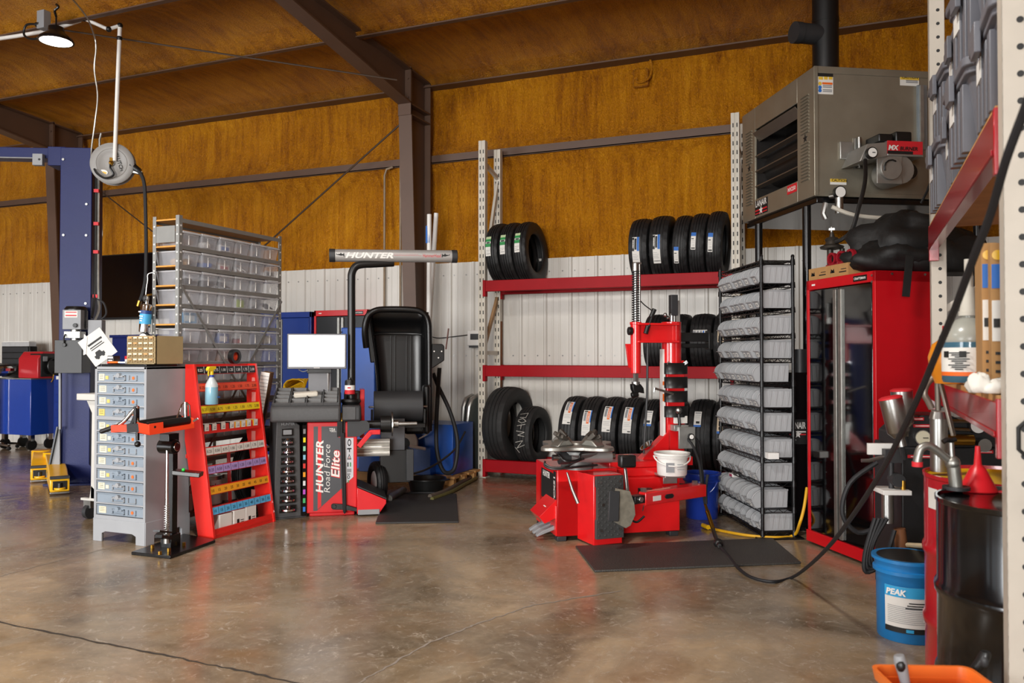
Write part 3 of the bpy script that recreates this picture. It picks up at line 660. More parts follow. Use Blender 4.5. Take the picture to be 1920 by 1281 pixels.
b = MB(); b.tube([(-.06, .012, 0), (-.02, .01, 0), (.02, -.002, 0)], [.007, .008, .006]); b.tube([(-.06, -.014, 0), (-.02, -.01, 0), (.02, .002, 0)], [.007, .008, .006]); b.build('handle', mat('orange_grip', 'ea6a12', .5), pl); b = MB(); b.prism([(.015, -.01), (.07, -.003), (.07, .003), (.015, .01)], -.005, .005); b.build('jaw', M_steel, pl)
# hanging injector-cleaner canister and its gauges
CD = 6.38
cn = thing('cleaner_canister', 'chrome canister with a blue label hanging by a chain beside the bin shelving', 'canister', dep(273, 597, CD))
px = CD/1520
b = MB(); TL = TR(ry=5); b.lathe([(0, -.11), (.038, -.11), (.044, -.105), (.044, .1), (.036, .11), (.012, .115), (.012, .14), (0, .14)], 20, 0, TL); b.build('tank', M_chrome, cn)
b = MB(); b.lathe([(.0445, -.045), (.0445, .035)], 20, 0, TL); b.lathe([(.0448, .035), (.0448, .062)], 20, 1, TL)
for q in range(3): b.box(-.02+.005*q, .02-.004*q, -.0462, -.0445, .012-.018*q, .02-.018*q, 2, TL)
b.box(-.03, -.005, -.0462, -.0445, .044, .054, 2, TL); b.build('label', [mat('sky_blue_print', '3f9fd0', .5, noise=.02), mat('navy_print', '173a78', .5, noise=0), M_white], cn)
b = MB(); b.ball((.012, -.01, .155), .03, 12, 0, sc=(1, .6, 1)); b.ball((.012, -.022, .155), .022, 12, 1, sc=(1, .5, 1)); b.cyl((.0, 0, .18), (.07, -.01, .185), .008, n=8, m=2); b.build('regulator', [M_steel, M_dgrey, M_brass], cn)
b = MB(); b.tube([(.0, 0, .18), (.006, 0, .24), (.018, 0, .3), (.02, 0, .345), (.045, .02, .36), (.062, .03, .35)], .004, n=6, smooth=3); b.build('chain', M_steel, cn)
b = MB(); b.lathe([(0, .012), (.048, .012), (.055, .006), (.055, -.02), (0, -.02)], 24, 0, FRONT @ TR(-.013, -.165, 0)); b.lathe([(0, .0135), (.046, .0135)], 24, 1, FRONT @ TR(-.013, -.165, 0)); b.box(-.04, .01, -.015, -.0137, -.168, -.164, 2, TR(ry=-20) @ TR(.0, 0, .0)); b.prism([(-.028, -.2), (.012, -.2), (.016, -.188), (-.032, -.188)], .0136, .0145, 3, FRONT)
b.cyl((-.01, 0, -.11), (-.012, 0, -.12), .01, n=8); b.tube([(-.012, 0, -.22), (-.012, 0, -.29)], .006, n=6, m=0); b.cyl((-.012, 0, -.225), (-.012, 0, -.245), .009, n=8, m=3); b.build('pressure_gauge', [M_dgrey, M_white, M_ink, M_yellow], cn)

# ================================================================== red wheel-weight rack
wr_ = thing('wheel_weight_rack', 'red sloping wheel-weight rack with coloured number strips', 'rack', (-4.285, 4.70, 0), 90)
WL, WH = .69, 1.285
def fy(z): return .015+.2*z/WH       # slope of the front edge
M_wred = mat('weight_rack_red', 'e02a22', .3, noise=.03, coat=.2)
ZY = Matrix(((0, 0, 1, 0), (1, 0, 0, 0), (0, 1, 0, 0), (0, 0, 0, 1)))
for x0, x1 in ((0, .012), (WL-.012, WL)):
    b = MB(); b.prism([(fy(0), 0), (fy(WH), WH), (.294, WH), (.294, .72), (.16, 0)], x0, x1, 0, ZY); b.box(x0-.004, x1+.004, 0, 1, 0, 0) if False else None
    b.bar((x0+.006, fy(0), .0), (x0+.006, fy(WH), WH), .022, .022); b.build('side_panel', M_wred, wr_, bevel=.002)
zs = [zat(-4.285-fy(z_), 4.72, v) for z_, v in ((1.25, 694), (1.1, 727), (.95, 768.5), (.8, 806), (.65, 847), (.48, 882), (.33, 921), (.17, 959))]
strips = [('141414', 'f2f2f2', '0.25 0.50 0.75 1.00 1.25 1.50 1.75 2.00'), ('f0512c', '2a1a12', '0.25 0.50 0.75 1.00 1.25 1.50 1.75 2.00'), ('f6d51e', '3a3420', '0.25 0.50 0.75 1.00 1.25 1.50 1.75 2.00'), None,
          ('e4dfd8', '2a2a2a', '0.25 0.50 0.75 1.00 1.25 1.50 1.75 2.00'), ('b59ad8', '2a2433', '0.25 0.50 0.75 1.00 1.25 1.50 1.75 2.00'), ('f5a623', '3a2a10', '10 15 20 25 30 35 40 45 50 60'), ('5db4e6', '14303f', '10 15 20 25 30 35 40 45 50 55')]
for i, (z_, s_) in enumerate(zip(zs, strips)):
    y_ = fy(z_); b = MB(); b.prism([(y_-.004, z_-.034), (y_+.004, z_-.034), (y_+.012, z_+.03), (y_+.002, z_+.03)], .012, WL-.012, 0, ZY)
    b.prism([(y_, z_-.034), (y_+.13, z_-.0), (y_+.13, z_+.006), (y_, z_-.026)], .012, WL-.012, 0, ZY)
    tr = b.build('shelf_tray', M_wred, wr_)
    if s_:
        F = frame((WL/2, y_-.0045, z_-.002), (1, 0, 0), (0, .15, 1)); b = MB(); b.box(-WL/2+.014, WL/2-.014, -.027, .027, -.001, .0015, 0, F)
        ws = s_[2].split(); n = len(ws)
        for j, w__ in enumerate(ws):
            xx = -WL/2+.014+(j+.5)*(WL-.028)/n; b.text(w__, .03, F @ TR(xx, -.011, .003), 1, bold=.012 if i == 0 else .0)
            if j and i in (0, 4, 5, 7): b.box(xx-(WL-.028)/n/2-.001, xx-(WL-.028)/n/2+.001, -.027, .027, .0015, .0025, 1, F)
        b.build('number_strip', [mat('strip_'+s_[0], s_[0], .55, noise=.02), mat('strip_text_'+s_[1], s_[1], .6, noise=0)], tr)
b = MB(); b.prism([(fy(0), 0), (fy(.06), .065), (fy(.06)+.012, .065), (fy(0)+.012, 0)], .012, WL-.012, 0, ZY); b.box(.012, WL-.012, fy(0), .165, .02, .032); b.build('bottom_lip', M_wred, wr_)
b = MB(); b.box(.012, WL-.012, .284, .294, WH-.06, WH); b.bar((.36, .17, .03), (.44, .27, .62), .035, .006, up=(0, 1, 0)); b.box(.012, WL-.012, .284, .294, .58, .61); b.build('back_brace', M_wred, wr_)
b = MB()
for z0 in (.2, .36, .52, .68, .84, 1.0, 1.12): b.box(WL-.0135, WL-.0125, .2, .24, z0-.05, z0+.05)
b.build('tape_strip', mat('clear_tape', 'e98f86', .4, noise=.05), wr_)
# cartons of weights on the rack
wm = L2W(wr_)
M_cream = mat('carton_white', 'ebe8e2', .65, noise=.03)
zc = zs[3]-.02; first = None
for j, (x, h) in enumerate(((.055, .052), (.135, .05), (.23, .052), (.325, .052), (.39, .048), (.455, .05), (.52, .05), (.6, .052))):
    q = wm @ Vector((x, fy(zc)+.045, zc)); b = MB(); b.box(-.027, .027, -.045, .04, 0, h, 0); b.box(-.004, .018, -.0465, -.045, .012, .018, 2); b.box(.0, .018, -.0465, -.045, .024, .028, 2)
    b.box(-.0275, -.022, -.0468, .0, 0, h, 1 if j > 3 else 3)
    o = b.build('weight_box', [M_cream, M_yellow, M_grey, M_ink], loc=q+Vector((0, 0, .006)), rot=(0, 0, R(90)), bevel=.002)
    tag(o, 'small %s carton, %s from left on the red rack fourth tier' % ('white' if j < 4 else 'white and yellow', ORD[j]), 'box', 'weight cartons on the red rack')
for j, (x, w2, h) in enumerate(((.16, .13, .125), (.31, .13, .13), (.44, .12, .135))):
    q = wm @ Vector((x, .105, .033)); b = MB(); b.box(-w2/2, w2/2, -.065, .03, 0, h); 
    o = b.build('weight_box', M_cream, loc=q, rot=(0, 0, R(90)), bevel=.003)
    lab = ['plain white carton on the bottom of the red weight rack, leftmost of three', 'white printed carton on the bottom of the red weight rack, middle of three', 'white printed carton on the bottom of the red weight rack, rightmost of three'][j]
    tag(o, lab, 'box', 'cartons on the rack floor')
    if j:
        b = MB(); b.box(-.03, -.005, -.0665, -.065, .02, .06); b.box(.01, .045, -.0665, -.065, .045, .05); b.box(.01, .045, -.0665, -.065, .03, .035); b.build('print', M_ink, o)
# loose weights
b = MB()
for k in range(40): x = random.choice((random.uniform(.03, .13), random.uniform(.53, .66))); b.cb((x, random.uniform(.04, .14), .036+random.uniform(0, .01)), (.022, .007, .007), 0, TR())
o = b.build('wheel_weights', M_steel, loc=wr_.location, rot=(0, 0, R(90))); tag(o, 'loose silver wheel weights scattered on the floor of the red rack', 'wheel weights', kind='stuff')
# spray bottle hung on the rack, tape roll on top
sb = thing('spray_bottle', 'clear spray bottle with blue liquid and yellow trigger on the red rack', 'spray bottle', wm @ Vector((.10, fy(1.08)-.052, zat(-4.36, 4.78, 759))), 90)
b = MB(); b.lathe([(0, 0), (.044, 0), (.048, .006), (.047, .1), (.046, .135)], 20, 0); b.build('liquid', mat('blue_liquid', '8fc2d6', .12, noise=.03, alpha=.85), sb)
b = MB(); b.lathe([(.047, .13), (.045, .15), (.03, .18), (.017, .2), (.0155, .215), (0, .215)], 20, 0); b.build('bottle', mat('milky_bottle', 'd6e0e2', .25, noise=.02, alpha=.8), sb)
b = MB(); b.lathe([(.0, .205), (.019, .205), (.019, .222), (0, .222)], 14, 1); b.cyl((0, 0, .22), (0, 0, .27), .014, n=10); b.prism([(-.05, .265), (-.035, .285), (.03, .287), (.035, .275), (.022, .26), (.012, .262), (-.02, .25), (-.045, .255)], -.014, .014, 0, TR() @ Matrix(((1, 0, 0, 0), (0, 0, 1, 0), (0, 1, 0, 0), (0, 0, 0, 1)))); b.tube([(-.03, 0, .258), (-.036, 0, .235), (-.03, 0, .215)], .006, n=6)
b.build('trigger', [mat('trigger_yellow', 'f2cd1c', .4), mat('collar_blue', '2a3f9b', .4)], sb, bevel=.002)
b = MB(); b.box(.01, .035, -.05, -.0455, .05, .06); b.build('label', M_bluep, sb)
q = wm @ Vector((.47, .24, WH))
tr_ = thing('tape_roll', 'black and orange tape roll standing on top of the red rack', 'tape', q+Vector((0, 0, .058)), 90)
b = MB(); b.lathe([(.036, -.02), (.058, -.02), (.058, .02), (.036, .02)], 24, 0, TR(ry=25) @ FRONT, closed=True); b.build('roll', M_black, tr_); b = MB(); b.lathe([(0, .0), (.036, .0)], 20, 0, TR(ry=25) @ FRONT); b.build('core', mat('orange_core', 'ec4a25', .5), tr_)

# ================================================================== steel shelving with clear bins
M_shelf = mat('grey_shelf_steel', '8a8a87', .42, .35, noise=.08, scale=10)
M_deck = mat('particle_board', 'c98f3f', .7, noise=.12, scale=40)
bs = thing('bin_shelving', 'tall grey slotted steel shelving loaded with clear plastic bins', 'shelving', (-4.8, 4.855, 0), 90)
SL, SD, SH = 1.24, .27, 2.45
for x0 in (0, SL-.032):
    for y0 in (0, SD):
        b = MB(); s_ = 1 if y0 == 0 else -1
        b.box(x0, x0+.034, y0-.0015, y0+.0015, 0, SH); xx = x0 if x0 == 0 else SL; b.box(xx-.0015, xx+.0015, min(y0, y0+s_*.034), max(y0, y0+s_*.034), 0, SH)
        for k in range(34):
            zz = .06+k*.07; b.cyl((x0+.017, -.003, zz), (x0+.017, -.0012, zz), .0075, n=8, m=1) if y0 == 0 else None
            if x0 == 0: b.cyl((-.004, y0+s_*.017, zz), (-.0014, y0+s_*.017, zz), .0075, n=8, m=1)
        b.build('upright', [M_shelf, M_white], bs)
SZ = [2.425, 2.215, 2.06, 1.905, 1.755, 1.60, 1.445, 1.295, 1.14, .985, .83, .675, .52, .1]
for z in SZ:
    b = MB(); b.box(.002, SL-.002, .004, SD-.004, z-.012, z, 1); b.box(0, SL, -.002, .006, z-.03, z+.002); b.box(0, SL, SD-.006, SD+.002, z-.03, z+.002); b.box(-.001, .004, .03, SD-.03, z-.012, z-.004, 1); b.build('shelf', [M_shelf, M_deck], bs)
b = MB(); b.box(-.004, .0, .04, SD-.04, 2.24, 2.37); b.build('side_panel', M_shelf, bs)
mi = W2L(bs)
def L_(t, p): return W2L(t) @ Vector(p)
for a_, c_ in (((338, 533), (447, 722)), ((528, 565), (447, 722)), ((447, 722), (520, 850)), ((447, 722), (345, 940))):
    b = MB(); p = L_(bs, onX(*a_, -4.79)); q = L_(bs, onX(*c_, -4.79)); b.bar((p.x, -.012, p.z), (q.x, -.008, q.z), .02, .004, up=(0, 1, 0)); b.build('cross_brace', M_shelf, bs)
M_bin = mat('clear_bin', 'c3c5cb', .2, noise=.05, alpha=.4)
M_lid = mat('clear_lid', 'd2d4d8', .35, noise=.04, alpha=.8)
bin0 = thing('storage_bin', 'x', 'storage bin', (0, 0, 0), 90, 'clear bins on the shelving')
b = MB(); w0, w1, d0, d1, h = .08, .093, .135, .15, .108
def taper(b, w0, w1, d0, d1, h, z0=0, m=0, r=.018, yc=.12):
    def rr(w, d, z):
        out = []
        for cx_, cy_, a0 in ((w-r, d-r, 0), (-w+r, d-r, 90), (-w+r, -d+r, 180), (w-r, -d+r, 270)):
            for k in range(4): a_ = R(a0+k*30); out.append(b.bm.verts.new((cx_+r*math.cos(a_), yc+cy_+r*math.sin(a_), z)))
        return out
    A = rr(w0, d0, z0); B = rr(w1, d1, z0+h); b._f(A[::-1], m)
    for i in range(16): b._f([A[i], A[(i+1) % 16], B[(i+1) % 16], B[i]], m)
    return A, B
taper(b, w0, w1, d0, d1, h); b.build('tub', M_bin, bin0)
b = MB(); b.box(-.095, .095, -.032, .272, .106, .114); b.box(-.08, .08, -.015, .255, .114, .119); b.box(-.097, .097, -.034, -.028, .098, .112); b.build('lid', M_lid, bin0, bevel=.002)
b = MB(); b.box(-.05, .05, -.027, -.0255, .088, .0905); b.box(-.026, -.02, -.024, -.018, .01, .085); b.build('handle_rib', M_white, bin0)
tree0 = {c: kids(c) for c in kids(bin0)}
smat = L2W(bs); nrow = 0; BIN = {}
TIER = ['top', 'second', 'third', 'fourth', 'fifth', 'sixth', 'seventh', 'eighth', 'ninth', 'tenth', 'eleventh', 'twelfth']
for r_ in range(11):
    z = SZ[r_+1]+.0005
    for k in range(6):
        x = .136+k*.1945+random.uniform(-.004, .004); y = .012+random.uniform(-.01, .01)
        o = bin0 if (r_ == 0 and k == 0) else dup(bin0, tree=tree0)
        o.location = smat @ Vector((x, y+.01, z+.0025)); o['label'] = 'clear lidded bin, %s from the left on the %s tier of the steel shelving' % (ORD[k], TIER[r_])
        BIN[(r_, k)] = (x, y, z)
def stuff_in(r_, k, name, label, cat, col, shape='lump', w=.13, d=.16, h=.06, dx=0, col2=None):
    x, y, z = BIN[(r_, k)]; b = MB()
    m_ = mat('goods_'+col, col, .6, noise=.15, scale=60)
    if shape == 'lump':
        for q in range(7): b.ball((random.uniform(-w/3, w/3), .1+random.uniform(-d/2, d/3), h*.55), h*.5, 8, 0, sc=(random.uniform(.8, 1.5), random.uniform(.9, 1.7), 1))
    elif shape == 'box':
        b.box(-w/2, w/2, 0, d, .004, h, 0)
        if col2: b.box(-w/2+.01, w/2-.02, -.0015, 0, h*.2, h*.75, 1)
    else:
        for q in range(6): b.tube([(random.uniform(-w/2, w/2), .0, .012), (random.uniform(-w/2, w/2), .08, h), (random.uniform(-w/2, w/2), .18, .015)], .007, n=6, smooth=3)
    o = b.build(name, [m_]+([mat('goods_'+col2, col2, .6)] if col2 else []), loc=smat @ Vector((x+dx, y+.01, z+.006)), rot=(0, 0, R(90)))
    tag(o, label, cat)
stuff_in(0, 1, 'plastic_bag', 'white plastic bag inside a top tier bin', 'bag', 'e2e2e0')
stuff_in(0, 2, 'blue_packet', 'white and blue packet inside a top tier bin', 'packet', 'dcdcdc', 'box', .12, .1, .055, 0, '3a6fc0')
stuff_in(1, 0, 'tan_bag', 'tan bag in the leftmost bin of the second tier', 'bag', 'b08e62')
stuff_in(1, 1, 'blue_fittings', 'bright blue fittings inside a second tier bin', 'fittings', '2f62b8', 'lump', .13, .16, .045)
stuff_in(1, 2, 'dotted_box', 'white carton with red dots inside a second tier bin', 'box', 'e4dcd8', 'box', .12, .06, .045, 0, 'c04a55')
stuff_in(1, 3, 'white_clips', 'thin white clips inside a second tier bin', 'clips', 'dedede', 'sticks')
stuff_in(1, 5, 'label_card', 'white card lying in the rightmost bin of the second tier', 'card', 'd6d4d0', 'box', .11, .02, .05, 0, '6a6a6a')
for k, l_ in ((0, 'leftmost'), (1, 'second')): stuff_in(2, k, 'black_hoses', 'tangled black hoses in the %s bin of the third tier' % l_, 'hoses', '1d1d1f', 'lump', .13, .16, .055)
stuff_in(2, 2, 'black_parts', 'black parts with a green tip in the third bin of the third tier', 'parts', '26262a', 'sticks')
stuff_in(3, 3, 'lime_tag', 'lime green tag in the fourth bin of the fourth tier', 'tag', 'b6d23c', 'box', .08, .01, .07)
stuff_in(3, 5, 'black_cable', 'coiled black cable in the rightmost bin of the fourth tier', 'cable', '1b1b1d', 'sticks')
stuff_in(4, 0, 'blue_packet', 'pale blue packet in the leftmost bin of the fifth tier', 'packet', '4aa7dc', 'box', .14, .03, .085, 0, 'd9ecf6')
stuff_in(4, 3, 'label_card', 'white printed card in the fourth bin of the fifth tier', 'card', 'e6e6e4', 'box', .07, .01, .055, 0, '3a4a5a')
stuff_in(5, 2, 'blue_packet', 'blue and white packet in the third bin of the sixth tier', 'packet', '2c5fb4', 'box', .12, .05, .085, -.01, 'e6e6e6')
stuff_in(5, 3, 'red_parts', 'red plastic parts in the fourth bin of the sixth tier', 'parts', 'd0383a', 'lump', .12, .12, .045)
stuff_in(5, 5, 'beige_roll', 'beige paper roll in the rightmost bin of the sixth tier', 'roll', 'cbbfa8', 'lump', .13, .1, .08)
stuff_in(6, 2, 'tan_carton', 'tan carton in the third bin of the seventh tier', 'box', 'b98558', 'box', .14, .1, .09, 0, 'd9d2c8')
stuff_in(6, 0, 'white_funnel', 'white cone in the leftmost bin of the seventh tier', 'cone', 'd8d8d6', 'lump', .08, .08, .07)
# cans on the bottom shelf, seen through the red rack
def can(name, label, x, y, r, h, m, ml, z, lab='', col=None):
    o = thing(name, label, 'can', smat @ Vector((x, y, z)), 60); b = MB(); b.lathe([(0, 0), (r, 0), (r, h), (r*1.03, h), (r*1.03, h+.008), (r*.9, h+.008), (r*.88, h), (0, h)], 20); b.build('can_body', m, o)
    b = MB(); b.lathe([(r*1.006, h*.12), (r*1.006, h*.9)], 20, 0)
    if lab: b.text(lab, .05, FRONT @ TR(0, h*.66, r*1.03), 1, bold=.02, shear=.2)
    b.build('label', [ml, col or M_ink], o); return o
can('paint_can', 'white can with red script behind the weight rack on the bottom shelf', .42, .07, .1, .25, M_steel, M_white, .103, 'Sealer', M_redp)
can('paint_can', 'small grey and white can on the bottom shelf behind the weight rack', .14, .06, .06, .17, M_steel, M_paper, .103, '')
can('paint_can', 'black can beside the small white can on the bottom shelf', .27, .08, .055, .18, M_black, M_dgrey, .103, '')
can('paint_can', 'white can on the bottom shelf, right of the red brace', .64, .09, .09, .24, M_steel, M_white, .103, '', M_ink)

# ================================================================== tire spreader on its stand
pb = onz(318, 1046); pr_ = onz(402, 1018); d_ = pr_-pb
sp = thing('tire_spreader', 'black tire spreader stand with orange table, rollers and pull lever', 'tire spreader', onz(318, 1030), math.degrees(math.atan2(d_.y, d_.x)))
q = [L_(sp, onz(*p)) for p in ((246, 1041), (319, 1049), (404, 1018), (345, 1006))]
b = MB(); b.prism([(p.x, p.y) for p in q], .001, .022); b.build('base_plate', M_blackpaint, sp, bevel=.003)
for u, v in ((286, 1026), (345, 1021), (300, 1038), (317, 1032)):
    p = L_(sp, onz(u, v, .03)); b = MB(); b.cyl((p.x, p.y, .022), (p.x, p.y, .045), .012, n=6); b.build('bolt', M_brass, sp)
c0 = L_(sp, onz(320, 1030)); zT = zat(-4.2, 4.3, 812)
b = MB(); b.box(c0.x-.02, c0.x+.03, c0.y-.03, c0.y+.035, .02, zT-.03); b.box(c0.x-.055, c0.x+.04, c0.y-.05, c0.y+.04, .02, .11); b.build('post', M_blackpaint, sp, bevel=.003)
gx = c0.x-.075; b = MB(); b.cyl((gx, c0.y-.03, .13), (gx, c0.y-.03, zT-.12), .01, n=12); b.build('guide_rod', M_chrome, sp)
b = MB(); b.tube([(gx+.016*math.cos(t*.9), c0.y-.03+.016*math.sin(t*.9), .14+t*.0022) for t in range(85)], .003, n=5); b.cyl((gx, c0.y-.03, .06), (gx, c0.y-.03, .13), .02, n=10); b.build('spring', M_galv, sp)
b = MB(); b.bar((gx-.12, c0.y-.05, .17), (gx+.02, c0.y-.03, .13), .05, .012); b.bar((gx-.1, c0.y-.05, .13), (gx+.02, c0.y-.03, .09), .05, .02); b.build('foot_pedal', M_blackpaint, sp)
b = MB(); b.cyl((c0.x-.04, c0.y-.07, zT-.1), (c0.x-.04, c0.y+.05, zT-.1), .05, n=20); b.cyl((c0.x-.04, c0.y-.085, zT-.1), (c0.x-.04, c0.y-.07, zT-.1), .03, n=14, m=1); b.box(c0.x-.07, c0.x+.03, c0.y-.04, c0.y+.04, zT-.09, zT-.01); b.build('pivot', [M_blackpaint, M_chrome], sp, bevel=.003)
# small tray
b = MB(); t0 = L_(sp, dep(330, 884, 5.5)); t1 = L_(sp, dep(378, 890, 5.5)); b.bar((t0.x-.02, t0.y, t0.z), (t1.x, t1.y, t1.z), .1, .03); b.build('tool_tray', M_blackpaint, sp, bevel=.004)
b = MB(); p = L_(sp, dep(344, 881, 5.48)); b.ball(p, .012, 10); b.build('green_cap', mat('green_cap', '2fd04a', .4), sp)
# table and roller assembly: local axis tx follows the table
M_sred = mat('spreader_orange_red', 'e8421f', .5, noise=.03, spec=.3)
A0 = dep(210, 804, 5.42); A1 = dep(270, 802, 5.45); B0 = dep(307, 800, 5.42); B1 = dep(362, 790, 5.62)
b = MB(); b.bar(L_(sp, A0), L_(sp, dep(300, 800, 5.47)), .05, .048); b.build('slide_tube', M_sred, sp, bevel=.003)
b = MB(); b.bar(L_(sp, dep(240, 803, 5.435)), L_(sp, dep(270, 801, 5.45)), .056, .058); b.build('slide_collar', M_rubber, sp)
b = MB(); TF = frame(L_(sp, dep(306, 801, 5.42)), L_(sp, dep(364, 792, 5.6))-L_(sp, dep(306, 801, 5.42)), Vector((-.3, 1, 0)))
LT = (L_(sp, dep(364, 792, 5.6))-L_(sp, dep(306, 801, 5.42))).length
b.box(-.1, LT, 0, .2, -.04, -.032, 0, TF); b.box(-.1, -.0, -.004, .0, -.04, .035, 0, TF); b.box(0, LT, -.003, .0, -.04, -.01, 0, TF); b.box(LT-.006, LT, 0, .2, -.04, .03, 0, TF); b.box(-.1, -.094, 0, .2, -.04, .03, 0, TF); b.box(-.1, LT, .197, .2, -.04, -.0, 0, TF); b.cyl((-.06, -.006, .01), (-.06, -.002, .01), .008, n=10, m=1, M=TF)
b.build('table', [M_sred, M_black], sp, bevel=.002)
for yy in (.05, .16):
    b = MB(); b.cyl((-.08, yy, .012), (LT-.01, yy, .012), .028, n=18, M=TF); b.cyl((-.094, yy, .012), (LT-.004, yy, .012), .01, n=10, m=1, M=TF); b.build('roller', [M_black, M_steel], sp)
D5 = 5.44
def pp_(u, v, d=D5): return L_(sp, dep(u, v, d))
b = MB(); b.bar(pp_(256, 762), pp_(256, 800), .02, .035); b.bar(pp_(256, 775), pp_(245, 800), .02, .02); b.cyl(pp_(258, 800), pp_(258, 826), .012, n=10); b.ball(pp_(258, 833), .021, 12); b.build('clamp_arm', M_blackpaint, sp, bevel=.002)
b = MB(); b.tube([pp_(259, 763), pp_(250, 770), pp_(235, 788), pp_(222, 798), pp_(212, 801)], .013, n=10, smooth=4); b.tube([pp_(250, 775), pp_(256, 782), pp_(264, 811)], .009, n=8); lv = b.build('lever', M_chrome, sp)
b = MB(); b.cyl(pp_(217, 800), pp_(191, 809), .016, n=12); b.ball(pp_(191, 809), .016, 10); b.build('grip', M_black, lv)
b = MB(); b.cyl(pp_(348, 754, 5.6), pp_(348, 785, 5.6), .013, n=10); b.tube([pp_(347, 754, 5.6), pp_(341, 758, 5.6), pp_(331, 786, 5.55)], .006, n=8); b.tube([pp_(349, 755, 5.6), pp_(355, 760, 5.6), pp_(357, 788, 5.62)], .006, n=8); b.tube([pp_(362, 790, 5.6), pp_(371, 785, 5.6)], .007, n=8); b.build('bead_hook', M_chrome, sp)

# ================================================================== leaning carton on a standing tire behind the balancer
def tire_mesh(R_, rim, w, seg=72, name='tire_body', blocks=True, grooves=4, mats=None):
    """tire around local x: treaded crown with grooves and shoulder blocks, rounded sidewalls, bead, open centre"""
    b = MB(); hw = w/2; prof = []
    tw = hw*.82; n = grooves; gw = w*.028
    xs = []
    for i in range(n+1):
        a0 = -tw+2*tw*i/(n+1)+(gw if i else 0); a1 = -tw+2*tw*(i+1)/(n+1)-(gw if i < n else 0); xs.append((a0, a1))
    crown = lambda x: R_-.012*(abs(x)/tw)**2.2
    side = [(rim, hw*.72), (rim+.006, hw*.8), (rim+.03, hw*.93), (rim+(R_-rim)*.5, hw*1.0), (R_-.035, hw*.97), (R_-.018, hw*.9)]
    for r, x in side: prof.append((r, -x))
    tags = [0]*len(side)
    for i, (a0, a1) in enumerate(xs):
        prof += [(crown(a0), a0), (crown(a1), a1)]; tags += [1 if i in (0, n) else 2]*2
        if i < n: prof += [(R_-.012, a1+.001), (R_-.012, xs[i+1][0]-.001)]; tags += [3, 3]
    for r, x in reversed(side): prof.append((r, x))
    tags += [0]*len(side)
    prof += [(rim-.002, hw*.6), (rim+.02, hw*.4), (rim+(R_-rim)*.72, hw*.6), (R_-.03, hw*.4), (R_-.03, -hw*.4), (rim+(R_-rim)*.72, -hw*.6), (rim+.02, -hw*.4), (rim-.002, -hw*.6)]
    tags += [0]*8
    rings = []
    for (r, x), tg in zip(prof, tags):
        rg = []
        for k in range(seg):
            rr = r; xx = x
            if blocks and tg == 1 and k % 3 == 0: rr = r-.007
            if blocks and tg == 2 and (k+1) % 4 == 0: rr = r-.004
            t = 2*math.pi*k/seg; rg.append(b.bm.verts.new((xx, rr*math.cos(t), rr*math.sin(t))))
        rings.append(rg)
    K = len(rings)
    for i in range(K):
        A, B = rings[i], rings[(i+1) % K]
        for k in range(seg): b._f([A[k], B[k], B[(k+1) % seg], A[(k+1) % seg]], 0)
    return b
def tire_label(R_, x0, x1, a0, a1, items, mats, seg=8):
    """paper label wrapped on the tread; angles in degrees from the front (-y) upward; items = (fx0, fx1, fa0, fa1, material)"""
    b = MB()
    def patch(xa, xb, aa, ab, rr, m):
        pr = None
        for k in range(seg+1):
            t = R(aa+(ab-aa)*k/seg); c, s_ = -rr*math.cos(t), rr*math.sin(t)
            cur = (b.bm.verts.new((xa, c, s_)), b.bm.verts.new((xb, c, s_)))
            if pr: b._f([pr[0], pr[1], cur[1], cur[0]], m)
            pr = cur
    patch(x0, x1, a0, a1, R_+.0025, 0)
    for fx0, fx1, fa0, fa1, m in items:
        patch(x0+(x1-x0)*fx0, x0+(x1-x0)*fx1, a0+(a1-a0)*fa0, a0+(a1-a0)*fa1, R_+.0035, m)
    return b
M_tire = mat('tire_rubber', '161617', .55, noise=.12, scale=40, bump=.25, bscale=120)
M_tire_old = mat('worn_tire_rubber', '222222', .65, noise=.12, scale=40, bump=.25, bscale=120)
tv_ = MB(); cp_ = onX(506, 860, -4.75)
ts = thing('standing_tire', 'black tire standing between the weight rack and the balancer', 'tire', (-4.7, 5.74, .37), rot=(0, 0, R(2)))
tire_mesh(.369, .22, .12).build('tire_body', M_tire, ts)
lc = thing('leaning_carton', 'flat cardboard carton with a striped white edge leaning behind the weight rack', 'carton', (-4.56, 5.475, .745), rot=(R(0), R(9), R(33)))
b = MB(); b.box(-.035, .035, -.0, .34, .0, .47, 0); b.build('carton_body', M_card, lc, bevel=.003)
b = MB(); b.box(-.035, .035, -.003, 0, 0, .47, 0)
for k in range(15): b.box(-.033, .033, -.0045, -.003, .03+k*.029, .034+k*.029, 1)
b.build('striped_edge', [M_white, M_grey], lc)
b = MB(); b.prism([(.06, .1), (.2, .06), (.26, .2), (.1, .3)], .0353, .0365, 0, YZ); b.build('torn_patch', mat('card_dark', '6d4a26', .8), lc)

